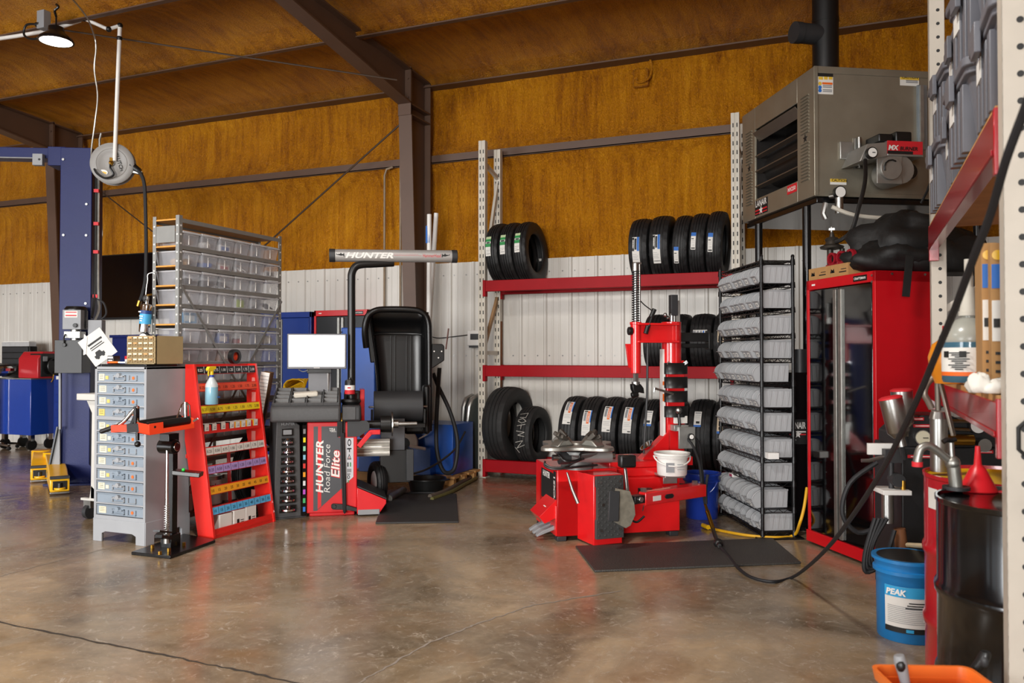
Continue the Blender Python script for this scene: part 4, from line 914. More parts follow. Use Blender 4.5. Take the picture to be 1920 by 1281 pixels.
# ================================================================== wheel balancer
bal = thing('wheel_balancer', 'red and black wheel balancer with raised hood, monitor and overhead light bar', 'wheel balancer', onz(575, 970), 33.8)
def bp_(u, v, d): return L_(bal, dep(u, v, d))
BW = .412; BT = .79
M_bred = mat('balancer_red', 'd8232a', .3, noise=.03, coat=.3)
M_bgrey = mat('balancer_grey_plastic', '4a4a4b', .55, noise=.08, scale=60, bump=.1, bscale=300)
M_panel = mat('graphite_panel', '45464a', .4, noise=.05, scale=4)
b = MB(); b.box(0, BW, 0, .62, .03, BT); b.box(.02, BW-.02, .02, .6, 0, .03); b.build('cabinet', M_bred, bal, bevel=.008)
FP = FRONT @ TR(0, 0, .001) @ Matrix.Diagonal((.713, 1, 1, 1))
b = MB(); b.prism([(.075, .05), (.115, .05), (.43, .25), (.56, .36) if False else (.43, .25), (.43, .66), (.36, .66), (.345, .675), (.345, .755), (.075, .755)], 0, .002, 0, FP)
b.prism([(.435, .262), (.535, .325), (.535, .655), (.435, .655)], 0, .002, 3, FP); b.prism([(.125, .062), (.165, .088), (.165, .755), (.125, .755)], .002, .003, 2, FP)
VT = FP @ TR(0, 0, .0035)
b.text('HUNTER', .115, VT @ TR(.185, .42, 0, rz=90), 1, bold=.028, shear=.18, fit=.44); b.text('Road Force', .10, VT @ TR(.265, .40, 0, rz=90), 1, bold=-.008, shear=.18, fit=.40)
b.text('Elite', .135, VT @ TR(.375, .435, -.0005, rz=90), 2, bold=.05, shear=.18, fit=.235); b.text('Elite', .135, VT @ TR(.372, .435, .0005, rz=90), 1, bold=.02, shear=.18, fit=.22)
b.text('USA', .035, VT @ TR(.29, .715, 0), 1, bold=.02, shear=.3)
for x0, z0, w2, h2 in ((.18, .735, .035, .004), (.196, .708, .043, .003)): b.box(x0, x0+w2, -.005, -.003, z0, z0+h2, 1)
# pictograms
for k, zc in enumerate((.615, .555, .495, .43, .38)):
    xc = .487
    if k == 0: b.ring([(xc+.022*math.cos(t*.524), zc+.03*math.sin(t*.524)) for t in range(12)], [(xc+.013*math.cos(t*.524), zc+.019*math.sin(t*.524)) for t in range(12)], .002, .003, 4, FP)
    elif k == 1: b.prism([(xc-.025, zc+.015), (xc+.025, zc+.015), (xc+.025, zc+.004), (xc+.008, zc+.004), (xc+.008, zc-.02), (xc-.004, zc-.02), (xc-.004, zc+.002), (xc-.025, zc+.002)], .002, .003, 4, FP)
    elif k == 2: b.ring([(xc-.025, zc-.022), (xc+.025, zc-.022), (xc, zc+.026)], [(xc-.014, zc-.015), (xc+.014, zc-.015), (xc, zc+.013)], .002, .003, 4, FP); b.prism([(xc-.006, zc-.012), (xc+.006, zc-.012), (xc, zc+.002)], .0025, .0035, 2, FP)
    elif k == 3: b.box(xc-.022, xc-.008, zc-.018, zc+.018, .002, .003, 4, FP); b.box(xc+.008, xc+.022, zc-.018, zc+.018, .002, .003, 5, FP)
    else: b.box(xc-.025, xc+.025, zc-.014, zc+.014, .002, .003, 6, FP)
b.ring([(.48+.016*math.cos(t*.524), .325+.016*math.sin(t*.524)) for t in range(12)], [(.48+.009*math.cos(t*.524), .325+.009*math.sin(t*.524)) for t in range(12)], .002, .003, 4, FP); b.box(.464, .5, .347, .353, .002, .003, 4, FP); b.box(.474, .484, .275, .3, .002, .003, 5, FP)
b.build('front_decal', [M_panel, M_white, M_bred, mat('decal_silver', 'c9cbd0', .4), M_ink, M_greenp, M_grey], bal)
# tower with the cone set
tw = MB(); TWP = [(0, 0), (-.26, -.07), (-.3, .3), (0, .34)]
TFm = frame((-.26, -.07, 0), (.26, .07, 0), (-.07, .26, 0)); TLW = math.hypot(.26, .07)
tw.prism([(-.005, 0), (TLW-.002, 0), (TLW-.002, .3), (.02, .34)], 0, .012, 0, TFm); tw.prism([(0.0, .012), (TLW-.045, .012), (TLW-.06, .77), (TLW-.09, .79), (.035, .81), (.02, .8)], -.02, 0.0, 0, TFm @ Matrix(((1, 0, 0, 0), (0, 0, -1, 0), (0, 1, 0, 0), (0, 0, 0, 1))))
tw.prism([(.0, .01), (.02, .01), (.035, .8), (.02, .8)], -.3, -.005, 0, TFm @ Matrix(((1, 0, 0, 0), (0, 0, -1, 0), (0, 1, 0, 0), (0, 0, 0, 1)))); tw.box(.04, TLW-.06, .06, .3, .012, .76, 1, TFm)
tw.build('cone_tower', [M_bgrey, M_black], bal, bevel=.006)
FT = TFm @ FRONT
for k in range(9):
    z0 = .055+k*.079; w2 = .068-.0028*k; x0 = .108-.0005*k
    b = MB(); b.prism([(x0-w2, z0), (x0+w2, z0), (x0+w2, z0+.06), (x0-w2, z0+.06)], .02, .0225, 0, FT); sl = b.build('cone_slot', M_blackpaint, bal, bevel=.008)
    if k < 8: b = MB(); b.lathe([(0, -.028), (w2*.35, -.028), (w2*.55, -.015), (w2*.88, -.01), (w2*.88, .004), (w2*.5, .012), (w2*.3, .028), (0, .028)], 20, 0, TFm @ TR(x0, -.03, z0+.031)); b.build('centering_cone', M_chrome, sl)
    else: b = MB(); b.box(x0-.035, x0+.035, -.032, -.02, z0+.01, z0+.05, 0, TFm); b.build('slot_cover', M_grey, sl, bevel=.004)
b = MB(); b.prism([(TLW-.038, .02), (TLW-.008, .02), (TLW-.008, .77), (TLW-.038, .77)], .0, .01, 0, FT)
for k, c_ in enumerate(('3a7fd0', '4fb872', 'c05ac8', 'e6e6e6', 'f0a02c', 'e04038', '8ec6de', '96d8b4', 'f2e02a', '8a8a8a')): b.prism([(TLW-.034, .05+k*.072), (TLW-.014, .05+k*.072), (TLW-.014, .09+k*.072), (TLW-.034, .09+k*.072)], .01, .012, k+1, FT)
b.build('size_scale', [M_blackpaint]+[mat('scale_'+c_, c_, .5, noise=0) for c_ in ('3a7fd0', '4fb872', 'c05ac8', 'e6e6e6', 'f0a02c', 'e04038', '8ec6de', '96d8b4', 'f2e02a', '8a8a8a')], bal)
b = MB(); b.text('HUNTER', .028, FT @ TR(.11, .775, .0205), 0, bold=.01); b.build('embossing', M_grey, bal)
# weight tray on top
b = MB(); prof = [(-.1, .8), (-.11, .9), (-.095, .93), (.33, 1.04), (.36, 1.04), (.36, .8)]
for x0, x1, dz in ((-.29, -.05, .0), (-.05, .42, -.012)): pass
b.prism(prof, -.29, .275, 0, YZ); b.build('tray_body', M_bgrey, bal, bevel=.02, seg=3)
TT = frame((-.27, -.085, .936), (1, 0, 0), (0, .425, .11))
b = MB(); cw, cd = .127, .098
for i in range(4):
    for j in range(4):
        x0 = .012+i*.132; y0 = .02+j*.105
        b.box(x0, x0+cw-.02, y0+.02, y0+cd-.004, -.002, .003, 1, TT); b.bar((x0, y0+cd-.01, .002), (x0+cw-.02, y0+cd-.01, .002), .012, .05, 1, TT); 
for i in range(5): b.box(.001+i*.132-.004, .008+i*.132, .01, .44, -.004, .028, 0, TT)
for j in range(5): b.box(.003, .533, .012+j*.105, .022+j*.105, -.004, .02, 0, TT)
b.build('weight_pockets', [M_bgrey, mat('pocket_grey', '7d7d7d', .5)], bal, bevel=.003)
b = MB(); b.box(.28, .445, -.05, .36, .795, .93); b.box(.3, .445, .31, .38, .93, 1.04); b.build('tray_side', M_dgrey, bal, bevel=.02, seg=3)
b = MB(); b.box(.29, .4, -.055, -.045, .81, .92); b.build('tray_cover', M_bgrey, bal, bevel=.01)
b = MB(); b.box(.44, .48, .3, .64, .62, 1.05); b.build('rear_column', M_bred, bal, bevel=.006)
b = MB(); b.lathe([(0, .93), (.07, .93), (.085, .955), (.08, .975), (.055, .965), (0, .96)], 20, 0, TR(.36, .12, 0)); b.build('cup_holder', M_black, bal)
# spindle guard plate, arm and shaft
b = MB(); b.prism([(.345, .665), (.44, .665), (.44, .8), (.345, .8)], .002, .006, 0, FP); b.prism([(.33, .665), (.43, .665), (.515, .72), (.515, .775), (.49, .8), (.33, .8)], .0, .012, 1, FRONT)
b.build('spindle_guard', [M_blackpaint, M_dgrey], bal, bevel=.003)
b = MB(); b.bar((.425, -.0, .58), (.53, -.0, .705), .05, .04); b.bar((.52, -.0, .7), (.605, -.0, .7), .05, .04); b.build('support_arm', M_bred, bal, bevel=.004)
ys_, zs_ = .12, .755
b = MB(); b.cyl((.41, ys_, zs_), (.63, ys_, zs_), .035, n=16); b.cyl((.61, ys_, zs_), (.70, ys_, zs_), .075, n=24); b.build('spindle_housing', M_black, bal, bevel=.004)
b = MB(); b.lathe([(.02, .70), (.108, .705), (.11, .715), (.02, .722)], 32, 0, TR(0, ys_, zs_) @ TR(ry=90)); b.build('backing_flange', M_steel, bal)
b = MB(); b.cyl((.72, ys_, zs_), (.765, ys_, zs_), .035, n=16); b.cyl((.765, ys_, zs_), (.925, ys_, zs_), .019, n=16)
for k in range(18): b.cyl((.772+k*.0083, ys_, zs_), (.7755+k*.0083, ys_, zs_), .0205, n=16)
b.build('threaded_shaft', M_steel, bal)
# air hose with brass end hanging on the front
b = MB(); b.tube([(.285, -.03, .84), (.285, -.03, .6), (.295, -.03, .3), (.305, -.03, .06), (.315, -.03, .06), (.31, -.03, .3), (.302, -.03, .55), (.298, -.03, .7)], .0105, n=8, smooth=4); ih = b.build('inflation_hose', M_rubber, bal)
b = MB(); b.cyl((.285, -.03, .8), (.285, -.03, .87), .012, n=10); b.build('brass_end', M_brass, ih)
# pedal housing and pedal
b = MB(); b.prism([(0.575, .02), (.8, -.12 + .14), (.8, .2), (.575, .32)], -.02, .42, 0, Matrix(((1, 0, 0, 0), (0, 0, 1, 0), (0, 1, 0, 0), (0, 0, 0, 1)))) if False else None
b.prism([(.412, .02), (.6, .02), (.655, .10), (.655, .13), (.412, .24)], -.05, .4, 0, FRONT @ TR(0, 0, -.35))
b.build('pedal_housing', M_bred, bal, bevel=.004); b = MB(); F_ = frame((.415, .17, .245), (.243, 0, -.11), (0, 1, 0)); b.box(0, .262, -.22, .2, 0, .008, 0, F_); b.build('grip_plate', M_dgrey, bal)
b = MB(); b.prism([(.2, .075), (.215, .06), (.3, .055), (.36, .045), (.43, .03), (.43, .06), (.31, .1), (.215, .11), (.2, .1)], .012, .03, 0, FRONT); b.cyl((.225, -.035, .085), (.225, -.028, .085), .018, n=14, m=0)
pd = b.build('foot_pedal', M_black, bal, bevel=.004); b = MB(); b.box(.42, .6, -.06, -.02, .012, .055); b.build('pedal_pad', M_grey, pd, bevel=.004)
# alloy rail behind the cabinet and the transport wheel
b = MB()
for zc in (.585, .535, .485): b.cyl((.40, .3, zc), (.70, .3, zc), .027, n=12)
b.box(.40, .70, .29, .33, .46, .61); b.build('alloy_rail', mat('anodised_rail', 'dcdad2', .3, .4, noise=.05), bal)
tw_ = tire_mesh(.19, .11, .1, seg=48, grooves=3); b = MB(); b.lathe([(0, -.02), (.1, -.03), (.115, .03), (.06, .01), (0, .02)], 20, 0, TR(ry=90))
o = tw_.build('transport_wheel', M_tire, bal, loc=(.60, .5, .2), rot=(0, 0, R(15))); b.build('rim', M_white, o)
# rear pillar: black box, grey plate, load roller, hood
def bx_(u0, u1, v0, v1, d, th, m, name, bevel=.004, par=None):
    b = MB(); p = bp_(u0, v1, d); q = bp_(u1, v0, d)
    b.box(p.x, q.x, p.y, p.y+th, p.z, q.z, 0); return b.build(name, m, par or bal, bevel=bevel)
bx_(713, 770, 845, 906, 7.3, .3, M_black, 'pillar_box'); bx_(714, 760, 786, 846, 7.32, .12, mat('pillar_grey', '55565a', .35, .3), 'pillar_plate'); bx_(762, 776, 843, 902, 7.22, .05, M_dgrey, 'pillar_strut')
b = MB(); p = bp_(701, 762, 7.35); q = bp_(795, 762, 7.35); r2 = .155; cz = p.z-.01
b.prism([(-r2*math.sin(R(a_)), r2*math.cos(R(a_))) for a_ in range(20, 150, 8)][::1]+[(-.02, -r2*.9)], p.x, q.x, 0, TR(0, p.y+.12, cz) @ YZ); b.build('load_roller', M_dgrey, bal, bevel=.004)
b = MB(); b.box(p.x-.02, q.x+.02, p.y-.02, p.y+.1, cz-.19, cz-.15); b.box(p.x-.025, p.x-.005, p.y-.0, p.y+.08, cz-.19, cz-.02); b.box(q.x+.005, q.x+.025, p.y, p.y+.08, cz-.19, cz-.02); b.cyl((p.x-.045, p.y+.05, cz+.0), (q.x+.045, p.y+.05, cz), .01, n=8, m=1); b.build('roller_bracket', [M_black, M_steel], bal, bevel=.004)
# hood
h0 = bp_(682, 800, 7.6); h1 = bp_(808, 580, 7.6); HX0, HX1, HZ0, HZ1 = h0.x, h1.x, h0.z, h1.z; HY = h0.y
M_hood = mat('hood_black', '0f0f10', .32, noise=.05, bump=.05, bscale=200)
rr = .11
rim = [(HX0+.02, HY-.02, HZ1-.36), (HX0+.005, HY-.05, HZ1-.2), (HX0+.03, HY-.06, HZ1-.07), (HX0+.1, HY-.06, HZ1-.015), (HX0+.2, HY-.05, HZ1), (HX1-.2, HY-.05, HZ1), (HX1-.08, HY-.05, HZ1-.02), (HX1-.02, HY-.04, HZ1-.1), (HX1-.005, HY-.03, HZ1-.3), (HX1, HY, HZ0+.1), (HX1, HY+.02, HZ0-.05)]
b = MB(); b.tube(rim, .03, n=10, smooth=4); b.build('hood_rim', M_hood, bal)
b = MB(); NX, NZ = 12, 14; g = []
for j in range(NZ+1):
    t = j/NZ; z = HZ0+(HZ1-.02-HZ0)*t; row = []
    xl = HX0+.12-.1*max(0, (t-.25)/.75)**1.5; xr = HX1-.01
    for i in range(NX+1):
        s_ = i/NX; dpt = .26-.20*max(0, (t-.82)/.18)**1.6-.12*max(0, (.22-t)/.22)
        edge = min(s_, 1-s_); dpt *= min(1, (edge/.1)**.5) if edge < .1 else 1
        row.append(b.bm.verts.new((xl+(xr-xl)*s_, HY-.03+dpt, z)))
    g.append(row)
for j in range(NZ):
    for i in range(NX): b._f([g[j][i], g[j][i+1], g[j+1][i+1], g[j+1][i]], 0)
hd = b.build('hood', M_hood, bal); sm_ = hd.modifiers.new('shell', 'SOLIDIFY'); sm_.thickness = .012
b = MB()
for xx in (HX0+.26, HX0+.3, HX1-.2, HX1-.16): b.box(xx-.004, xx+.004, HY+.195, HY+.23, HZ0+.28, HZ1-.24)
b.box(HX0+.13, HX1-.02, HY+.2, HY+.235, HZ0+.27, HZ0+.285); b.tube([(HX0+.09, HY+.08, HZ1-.26), (HX0+.14, HY+.19, HZ1-.225), (HX1-.1, HY+.19, HZ1-.225), (HX1-.04, HY+.1, HZ1-.25)], .012, n=8, smooth=3); b.build('hood_ribs', M_black, bal)
b = MB(); b.box(HX0+.14, HX1-.03, HY+.15, HY+.175, HZ0+.02, HZ0+.255); b.build('hood_flap', mat('flap_grey', '2b2b2c', .35, noise=.06), bal, bevel=.01)
b = MB(); b.bar((HX0+.04, HY-.01, HZ1-.14), (HX0+.085, HY+.01, HZ1-.5), .03, .05); b.build('hood_handle', M_black, bal, bevel=.01)
bx_(794, 808, 722, 815, 7.55, .2, M_hood, 'hood_arm', .03); bx_(757, 806, 790, 815, 7.75, .15, M_hood, 'hood_base', .03)
# side keypad box
b = MB(); a_ = bp_(808, 690, 7.7); c_ = bp_(834, 645, 7.7); b.prism([(a_.x, a_.z), (a_.x+.02, a_.z-.0), (c_.x, a_.z+.07), (c_.x, c_.z-.02), (c_.x-.02, c_.z), (a_.x, c_.z)], -a_.y-.1, -a_.y, 0, FRONT); kb = b.build('side_box', M_black, bal, bevel=.008)
for du, dv in ((6, 14), (14, 26), (20, 14)): b = MB(); p = bp_(808+du, 645+dv, 7.7); b.cyl((p.x, p.y-.004, p.z), (p.x, p.y+.002, p.z), .007, n=8); b.build('screw', M_white, kb)
b = MB(); b.tube([bp_(836, 655, 7.75), bp_(841, 616, 7.75)], .008, n=6); b.build('antenna', mat('rust_brown', '5a3a32', .6), bal)
# monitor on its stand
b = MB(); mo0 = bp_(540, 692, 7.0); mo1 = bp_(648, 626, 7.0); MF = frame(bp_(594, 659, 7.0), bp_(648, 659, 7.06)-bp_(540, 659, 7.0), Vector((0, 0, 1))); mw = .5; mh = .305
b.box(-mw/2, mw/2, -mh/2, mh/2, -.05, 0, 0, MF); mn = b.build('monitor', mat('monitor_bezel', '6c6c70', .4), bal, bevel=.006)
M_scr = mat('lit_screen', 'f4f6fa', .3, noise=0, emit=1.25)
b = MB(); b.box(-mw/2+.014, mw/2-.014, -mh/2+.022, mh/2-.014, .001, .003, 0, MF); b.build('screen', M_scr, mn)
b = MB(); b.box(-.025, .025, -mh/2+.008, -mh/2+.013, .0005, .002, 0, MF); b.build('monitor_mark', M_white, mn)
bx_(578, 620, 696, 742, 7.05, .12, mat('stand_grey', '77787c', .45), 'monitor_stand'); bx_(575, 622, 690, 700, 7.03, .1, M_black, 'monitor_bracket')
b = MB(); b.tube([bp_(560, 693, 7.0), bp_(568, 697, 7.02), bp_(578, 694, 7.02)], .005, n=6, smooth=4); b.build('monitor_cable', M_grey, bal); MB().tube([bp_(616, 692, 7.1), bp_(616, 735, 7.1)], .018, n=8).build('monitor_post', M_steel, bal)
# pole with bend carrying the light bar
PD = 7.15; P0 = bp_(659, 738, PD); P1 = bp_(659, 530, PD)
b = MB(); b.tube([P0, bp_(659, 600, PD), P1, bp_(660, 512, PD), bp_(667, 500, PD+.01), bp_(680, 496, PD+.03), bp_(700, 495, PD+.06), bp_(738, 493, PD+.12)], .034, n=16, smooth=5); b.cyl(P0+Vector((0, 0, -.14)), P0+Vector((0, 0, .0)), .044, n=16); pole = b.build('light_pole', M_black, bal)
TA = bp_(617, 479, PD-.02); TB = bp_(857, 481, PD+.22); TFr = frame(TA, TB-TA, Vector((0, 0, 1))); TL_ = (TB-TA).length
b = MB(); hx = [(.055*math.cos(R(a_)), .056*math.sin(R(a_))) for a_ in range(0, 360, 15)]
hx = [(max(min(p[0], .052), -.05), p[1]) for p in hx]
XF = TFr @ Matrix(((0, 0, 1, 0), (0, 1, 0, 0), (-1, 0, 0, 0), (0, 0, 0, 1)))
b.prism([(-p[0], p[1]) for p in hx], .05, TL_-.05, 0, XF); lb = b.build('light_bar', mat('brushed_bar', 'adaba8', .4, .3, noise=.04), bal)
for x0, x1 in ((0, .052), (TL_-.052, TL_)): b = MB(); b.prism([(-p[0]*1.06, p[1]*1.06) for p in hx], x0, x1, 0, XF); b.build('bar_cap', M_dgrey, lb, bevel=.004)
LBm = TFr @ TR(0, 0, .0535)
b = MB(); b.text('HUNTER', .068, LBm @ TR(.35, -.026, 0), 0, bold=.035, shear=.3, fit=.42); b.text('HammerHead', .044, LBm @ TR(.9, -.016, 0), 1, bold=.0, shear=.05, fit=.16)
def shark(M, s_):
    b.prism([(s_*x, y) for x, y in ((-.04, .004), (-.03, .0), (.0, -.008), (.022, -.006), (.026, -.016), (.032, -.016), (.03, .016), (.025, .016), (.022, .006), (.008, .009), (.002, .02), (-.006, .009), (-.03, .005), (-.042, .014))], 0, .0006, 2, M)
shark(LBm @ TR(.1, 0, 0), 1); shark(LBm @ TR(1.02, 0, 0), -1)
for z_, w2 in ((.008, .22), (-.004, .25)): b.box(.56, .56+w2, z_, z_+.0015, 0, .0005, 1, LBm)
b.build('bar_lettering', [M_white, M_redp, M_ink], lb)
# spray can on the tray
sc = thing('spray_can', 'black can with white and red label on the balancer behind its tray', 'can', dep(656, 741, 6.95), 20)
b = MB(); b.lathe([(0, 0), (.041, 0), (.043, .005), (.043, .115), (.036, .13), (.012, .135), (.012, .15), (0, .15)], 20); b.build('can_body', M_black, sc); b = MB(); b.lathe([(.0435, .01), (.0435, .045)], 20, 1); b.lathe([(.0435, .045), (.0435, .085)], 20, 0); b.box(-.01, .016, -.0462, -.0438, .058, .07, 1); b.build('label', [M_white, M_redp], sc)
# cloths and coil on the tray
def cloth(name, label, c, w, d, h, m, seed, rz=0, nx=12, ny=8):
    random.seed(seed); b = MB(); g = []
    for j in range(ny+1):
        row = []
        for i in range(nx+1):
            x = (i/nx-.5)*w; y = (j/ny-.5)*d; e = min(i, nx-i, 3)/3*min(j, ny-j, 2)/2
            z = h*(.35+.65*e)*(.55+.45*math.sin(i*1.3+j*.7+seed))*e+random.uniform(0, h*.12)*e
            row.append(b.bm.verts.new((x+random.uniform(-.006, .006), y+random.uniform(-.006, .006), z)))
        g.append(row)
    for j in range(ny):
        for i in range(nx): b._f([g[j][i], g[j][i+1], g[j+1][i+1], g[j+1][i]], 0)
    o = b.build(name, m, loc=c, rot=(0, 0, R(rz)), smooth=180); s_ = o.modifiers.new('s', 'SOLIDIFY'); s_.thickness = .004; s_ = o.modifiers.new('d', 'SUBSURF'); s_.levels = s_.render_levels = 1
    random.seed(seed+100); return tag(o, label, 'cloth')
cloth('shop_cloth', 'grey shop cloth lying on the back of the balancer tray', dep(560, 749, 6.98), .27, .14, .05, mat('cloth_grey', '8b9092', .9, noise=.1), 3, 34)
b = MB(); b.box(-.1, .1, -.05, .05, 0, .04); o = b.build('folded_towel', mat('towel_white', 'd9d2c4', .85, noise=.06), loc=dep(574, 744, 6.93), rot=(R(6), R(-4), R(36)), bevel=.012); tag(o, 'folded white towel on the grey cloth on the balancer tray', 'towel')
b = MB()
for k in range(6): b.tube([(.1*math.cos(t*.6)*(1+.05*k), .02*k-.05+.04*math.sin(t*.6), .065+.06*math.sin(t*.6+.3*k)) for t in range(11)], .0085, n=6, closed=True)
o = b.build('yellow_cord_coil', M_yellow, loc=dep(553, 735, 7.95), rot=(0, 0, R(34))); tag(o, 'coiled yellow extension cord behind the balancer tray', 'cord')
b = MB(); b.box(-.16, .16, -.1, .12, 0, dep(553, 737, 7.95).z-.012); c_ = dep(553, 737, 7.95); o = b.build('parts_crate', M_blackpaint, loc=(c_.x, c_.y, 0), rot=(0, 0, R(34)), bevel=.006); tag(o, 'black box stand under the yellow cord coil', 'box')

# ================================================================== cabinets along the wall behind the balancer
def locker(name, label, x0, x1, y, h, m, dm, depth=.42, z0=.1, plate=None):
    o = thing(name, label, 'cabinet', (x0, y, 0)); w = x1-x0
    b = MB(); b.box(0, .03, 0, depth, z0, h); b.box(w-.03, w, 0, depth, z0, h); b.box(0, w, 0, depth, h-.07, h); b.box(0, w, 0, depth, z0, z0+.06); b.box(0, w, depth-.02, depth, z0, h); b.build('body', m, o, bevel=.004)
    for k in range(2):
        b = MB(); xa = .034+k*(w-.068)/2; b.box(xa, xa+(w-.068)/2-.004, .004, .03, z0+.064, h-.075); dr = b.build('door', dm, o, bevel=.003)
        b = MB(); xb = xa+(w-.068)/2-.05 if k == 0 else xa+.006; b.box(xb, xb+.035, -.012, .006, z0+.08, h-.09); b.build('handle_strip', M_alu, dr, bevel=.003)
    for xx in (.05, w-.09):
        for yy in (.03, depth-.07): b = MB(); b.box(xx, xx+.04, yy, yy+.04, 0, z0); b.build('foot', M_black, o)
    if plate:
        b = MB(); b.box(w-.22, w-.08, -.003, 0, h-.055, h-.018, 0); b.text(plate, .022, FRONT @ TR(w-.15, h-.044, .004), 1, bold=.02, fit=.12); b.build('name_plate', [M_blackpaint, M_white], o)
        b = MB(); b.box(.07, .11, -.0015, 0, h-.042, h-.03, 0); b.build('badge', M_white, o)
    return o
locker('steel_locker', 'red steel cabinet with black doors on the wall behind the monitor', -6.06, -5.27, 8.33, 1.905, M_red, M_blackpaint, plate='CRAFTSMAN')
locker('steel_locker', 'dark blue cabinet right of the bin shelving, behind the monitor', -7.05, -6.1, 8.33, 1.895, M_blue, mat('navy_door', '15347f', .22, noise=.03, coat=.4))
M_royal = mat('royal_blue', '1850a8', .35, noise=.04)
tb = thing('blue_tank_cabinet', 'tall plain blue metal cabinet standing behind the balancer pole', 'cabinet', (-5.22, 7.85, 0))
zt_ = zat(-5.1, 7.85, 614); b = MB(); b.box(-.12, .33, 0, .4, .0, zt_); b.build('body', M_royal, tb, bevel=.01); b = MB(); b.tube([(-.1, -.01, zt_-.05), (-.13, -.01, zt_-.06), (-.13, -.01, zt_-.12)], .008, n=6); b.build('handle', M_steel, tb)

# blue machine with a white pulley on a pallet
bm_ = thing('blue_machine', 'blue sheet-metal machine with a white wheel on a wooden pallet behind the balancer', 'machine', (-4.4, 7.62, .1))
x1_ = onY(849, 850, 7.62).x+4.4; zt_ = zat(-4.0, 7.62, 796)-.1
b = MB(); b.box(-.47, x1_, 0, .5, 0, zt_); b.box(-.47, x1_-.2, -.12, 0, 0, zt_*.55); b.build('housing', M_royal, bm_, bevel=.006)
p = onY(757, 832, 7.5); b = MB(); b.lathe([(.055, 0), (.13, 0), (.145, .015), (.145, .04), (.06, .045)], 28, 0, FRONT @ TR(p.x+4.4, p.z-.1, .05 )); b.lathe([(0, .0), (.06, .002), (.06, .03), (0, .03)], 20, 1, FRONT @ TR(p.x+4.4, p.z-.1, .05)); b.build('white_wheel', [mat('wheel_cream', 'd8d2c4', .45), M_dgrey], bm_)
b = MB(); b.tube([(p.x+4.4+.1, -.16, p.z-.12), (p.x+4.4+.28, -.16, p.z-.14)], .016, n=8); b.tube([(p.x+4.4+.15, -.06, p.z-.05), (p.x+4.4+.26, -.06, p.z+.02), (p.x+4.4+.3, -.04, p.z+.15)], .009, n=6, smooth=4); b.build('fitting', M_white, bm_)
pal = thing('pallet', 'small wooden pallet under the blue machine', 'pallet', (-4.4, 7.62, 0))
for k in range(4): b = MB(); b.box(-.62, x1_+.07, -.1+k*.17, .02+k*.17, .075, .0995); b.build('deck_board', M_wood, pal, bevel=.002)
for yy in (-.08, .18, .42): b = MB(); b.box(-.62, x1_+.05, yy, yy+.06, 0, .075); b.build('runner', M_wood, pal, bevel=.002)
dp = thing('drain_pan', 'round black drain pan on the floor behind the balancer mat', 'drain pan', onz(800, 921))
b = MB(); b.lathe([(0, .004), (.15, .004), (.158, .0), (.19, .12), (.2, .125), (.2, .132), (.185, .13), (.152, .012), (0, .01)], 32); b.build('pan', M_black, dp); b = MB(); b.box(.17, .235, -.05, .05, .118, .128); b.build('pour_lip', M_black, dp)
# mats
def floor_mat(name, label, pts, m, th=.014):
    b = MB(); P = [onz(*p) for p in pts]; c = sum(P, Vector())/4
    b.prism([(p.x-c.x, p.y-c.y) for p in P], .0005, th); return tag(b.build(name, m, loc=(c.x, c.y, 0), bevel=.004), label, 'mat')
M_mat = mat('rubber_mat', '2e2d2c', .6, noise=.1, scale=8, bump=.35, bscale=260)
floor_mat('floor_mat', 'dark rubber mat on the floor in front of the wheel balancer', [(704, 983), (860, 981), (856, 928), (722, 930)], M_mat)
floor_mat('floor_mat', 'dark textured anti-fatigue mat in front of the tire changer', [(1115, 1074), (1502, 1058), (1448, 1012), (1079, 1027)], mat('textured_mat', '3b3936', .55, noise=.1, scale=6, bump=.6, bscale=120))
# leaning pair of folded benches, hoses, pallet sticks near the rack post
M_board = mat('board_grey_green', '4c5250', .55, noise=.06)
for k, (u0, u1, dY) in enumerate(((870, 887, 0), (884, 899, -.12))):
    base = onz(u0+7, 889)+Vector((0, dY, 0)); top = onY(u1-1, 742, base.y)
    ax = (top-base); L = ax.length; F = frame(base, (.25, 1, 0), ax)
    o = thing('folding_board', ['long dark grey padded board leaning by the rack post, left one', 'long dark grey padded board leaning against the white rack post, right one'][k], 'board', base)
    ml = Matrix.Translation(-base) @ F
    b = MB(); rp = [(-.14, .12), (-.1, .02), (0, .0), (.1, .02), (.14, .12), (.14, L-.12), (.1, L-.03), (0, L), (-.1, L-.03), (-.14, L-.12)]; b.prism(rp, -.02, .02, 0, ml); b.build('panel', M_board, o, bevel=.006)
    b = MB(); b.tube([ml @ Vector((p[0], p[1], .0)) for p in rp], .024, n=8, closed=True); b.build('edge_rail', M_galv, o)
def line(name, label, pts, r, m, cat='hose', n=8, sm=6):
    b = MB(); b.tube(pts, r, n=n, smooth=sm); return tag(b.build(name, m), label, cat)
G0 = .022
line('floor_hose', 'brown rubber hose on the floor curving to the white rack post', [onz(u, v, .022) for u, v in ((806, 931), (835, 921), (862, 906), (882, 895), (893, 886))], .022, mat('brown_hose', '5c5147', .6))
line('floor_hose', 'dark hose with a yellow stripe lying beside the brown floor hose', [onz(u, v, .02) for u, v in ((810, 936), (845, 923), (872, 908), (893, 897))], .02, mat('striped_hose', '5e5a2c', .6, noise=.3, scale=50))
line('grey_pipe', 'grey ribbed pipe lying on the floor from the balancer toward the drain pan', [onz(u, v, .036) for u, v in ((729, 935), (740, 928), (757, 919))], .034, M_galv, 'pipe', 10)
line('thin_hose', 'thin black hose on the floor between the balancer and the mat', [onz(u, v, .012) for u, v in ((720, 932), (770, 925), (830, 925))], .012, M_rubber)
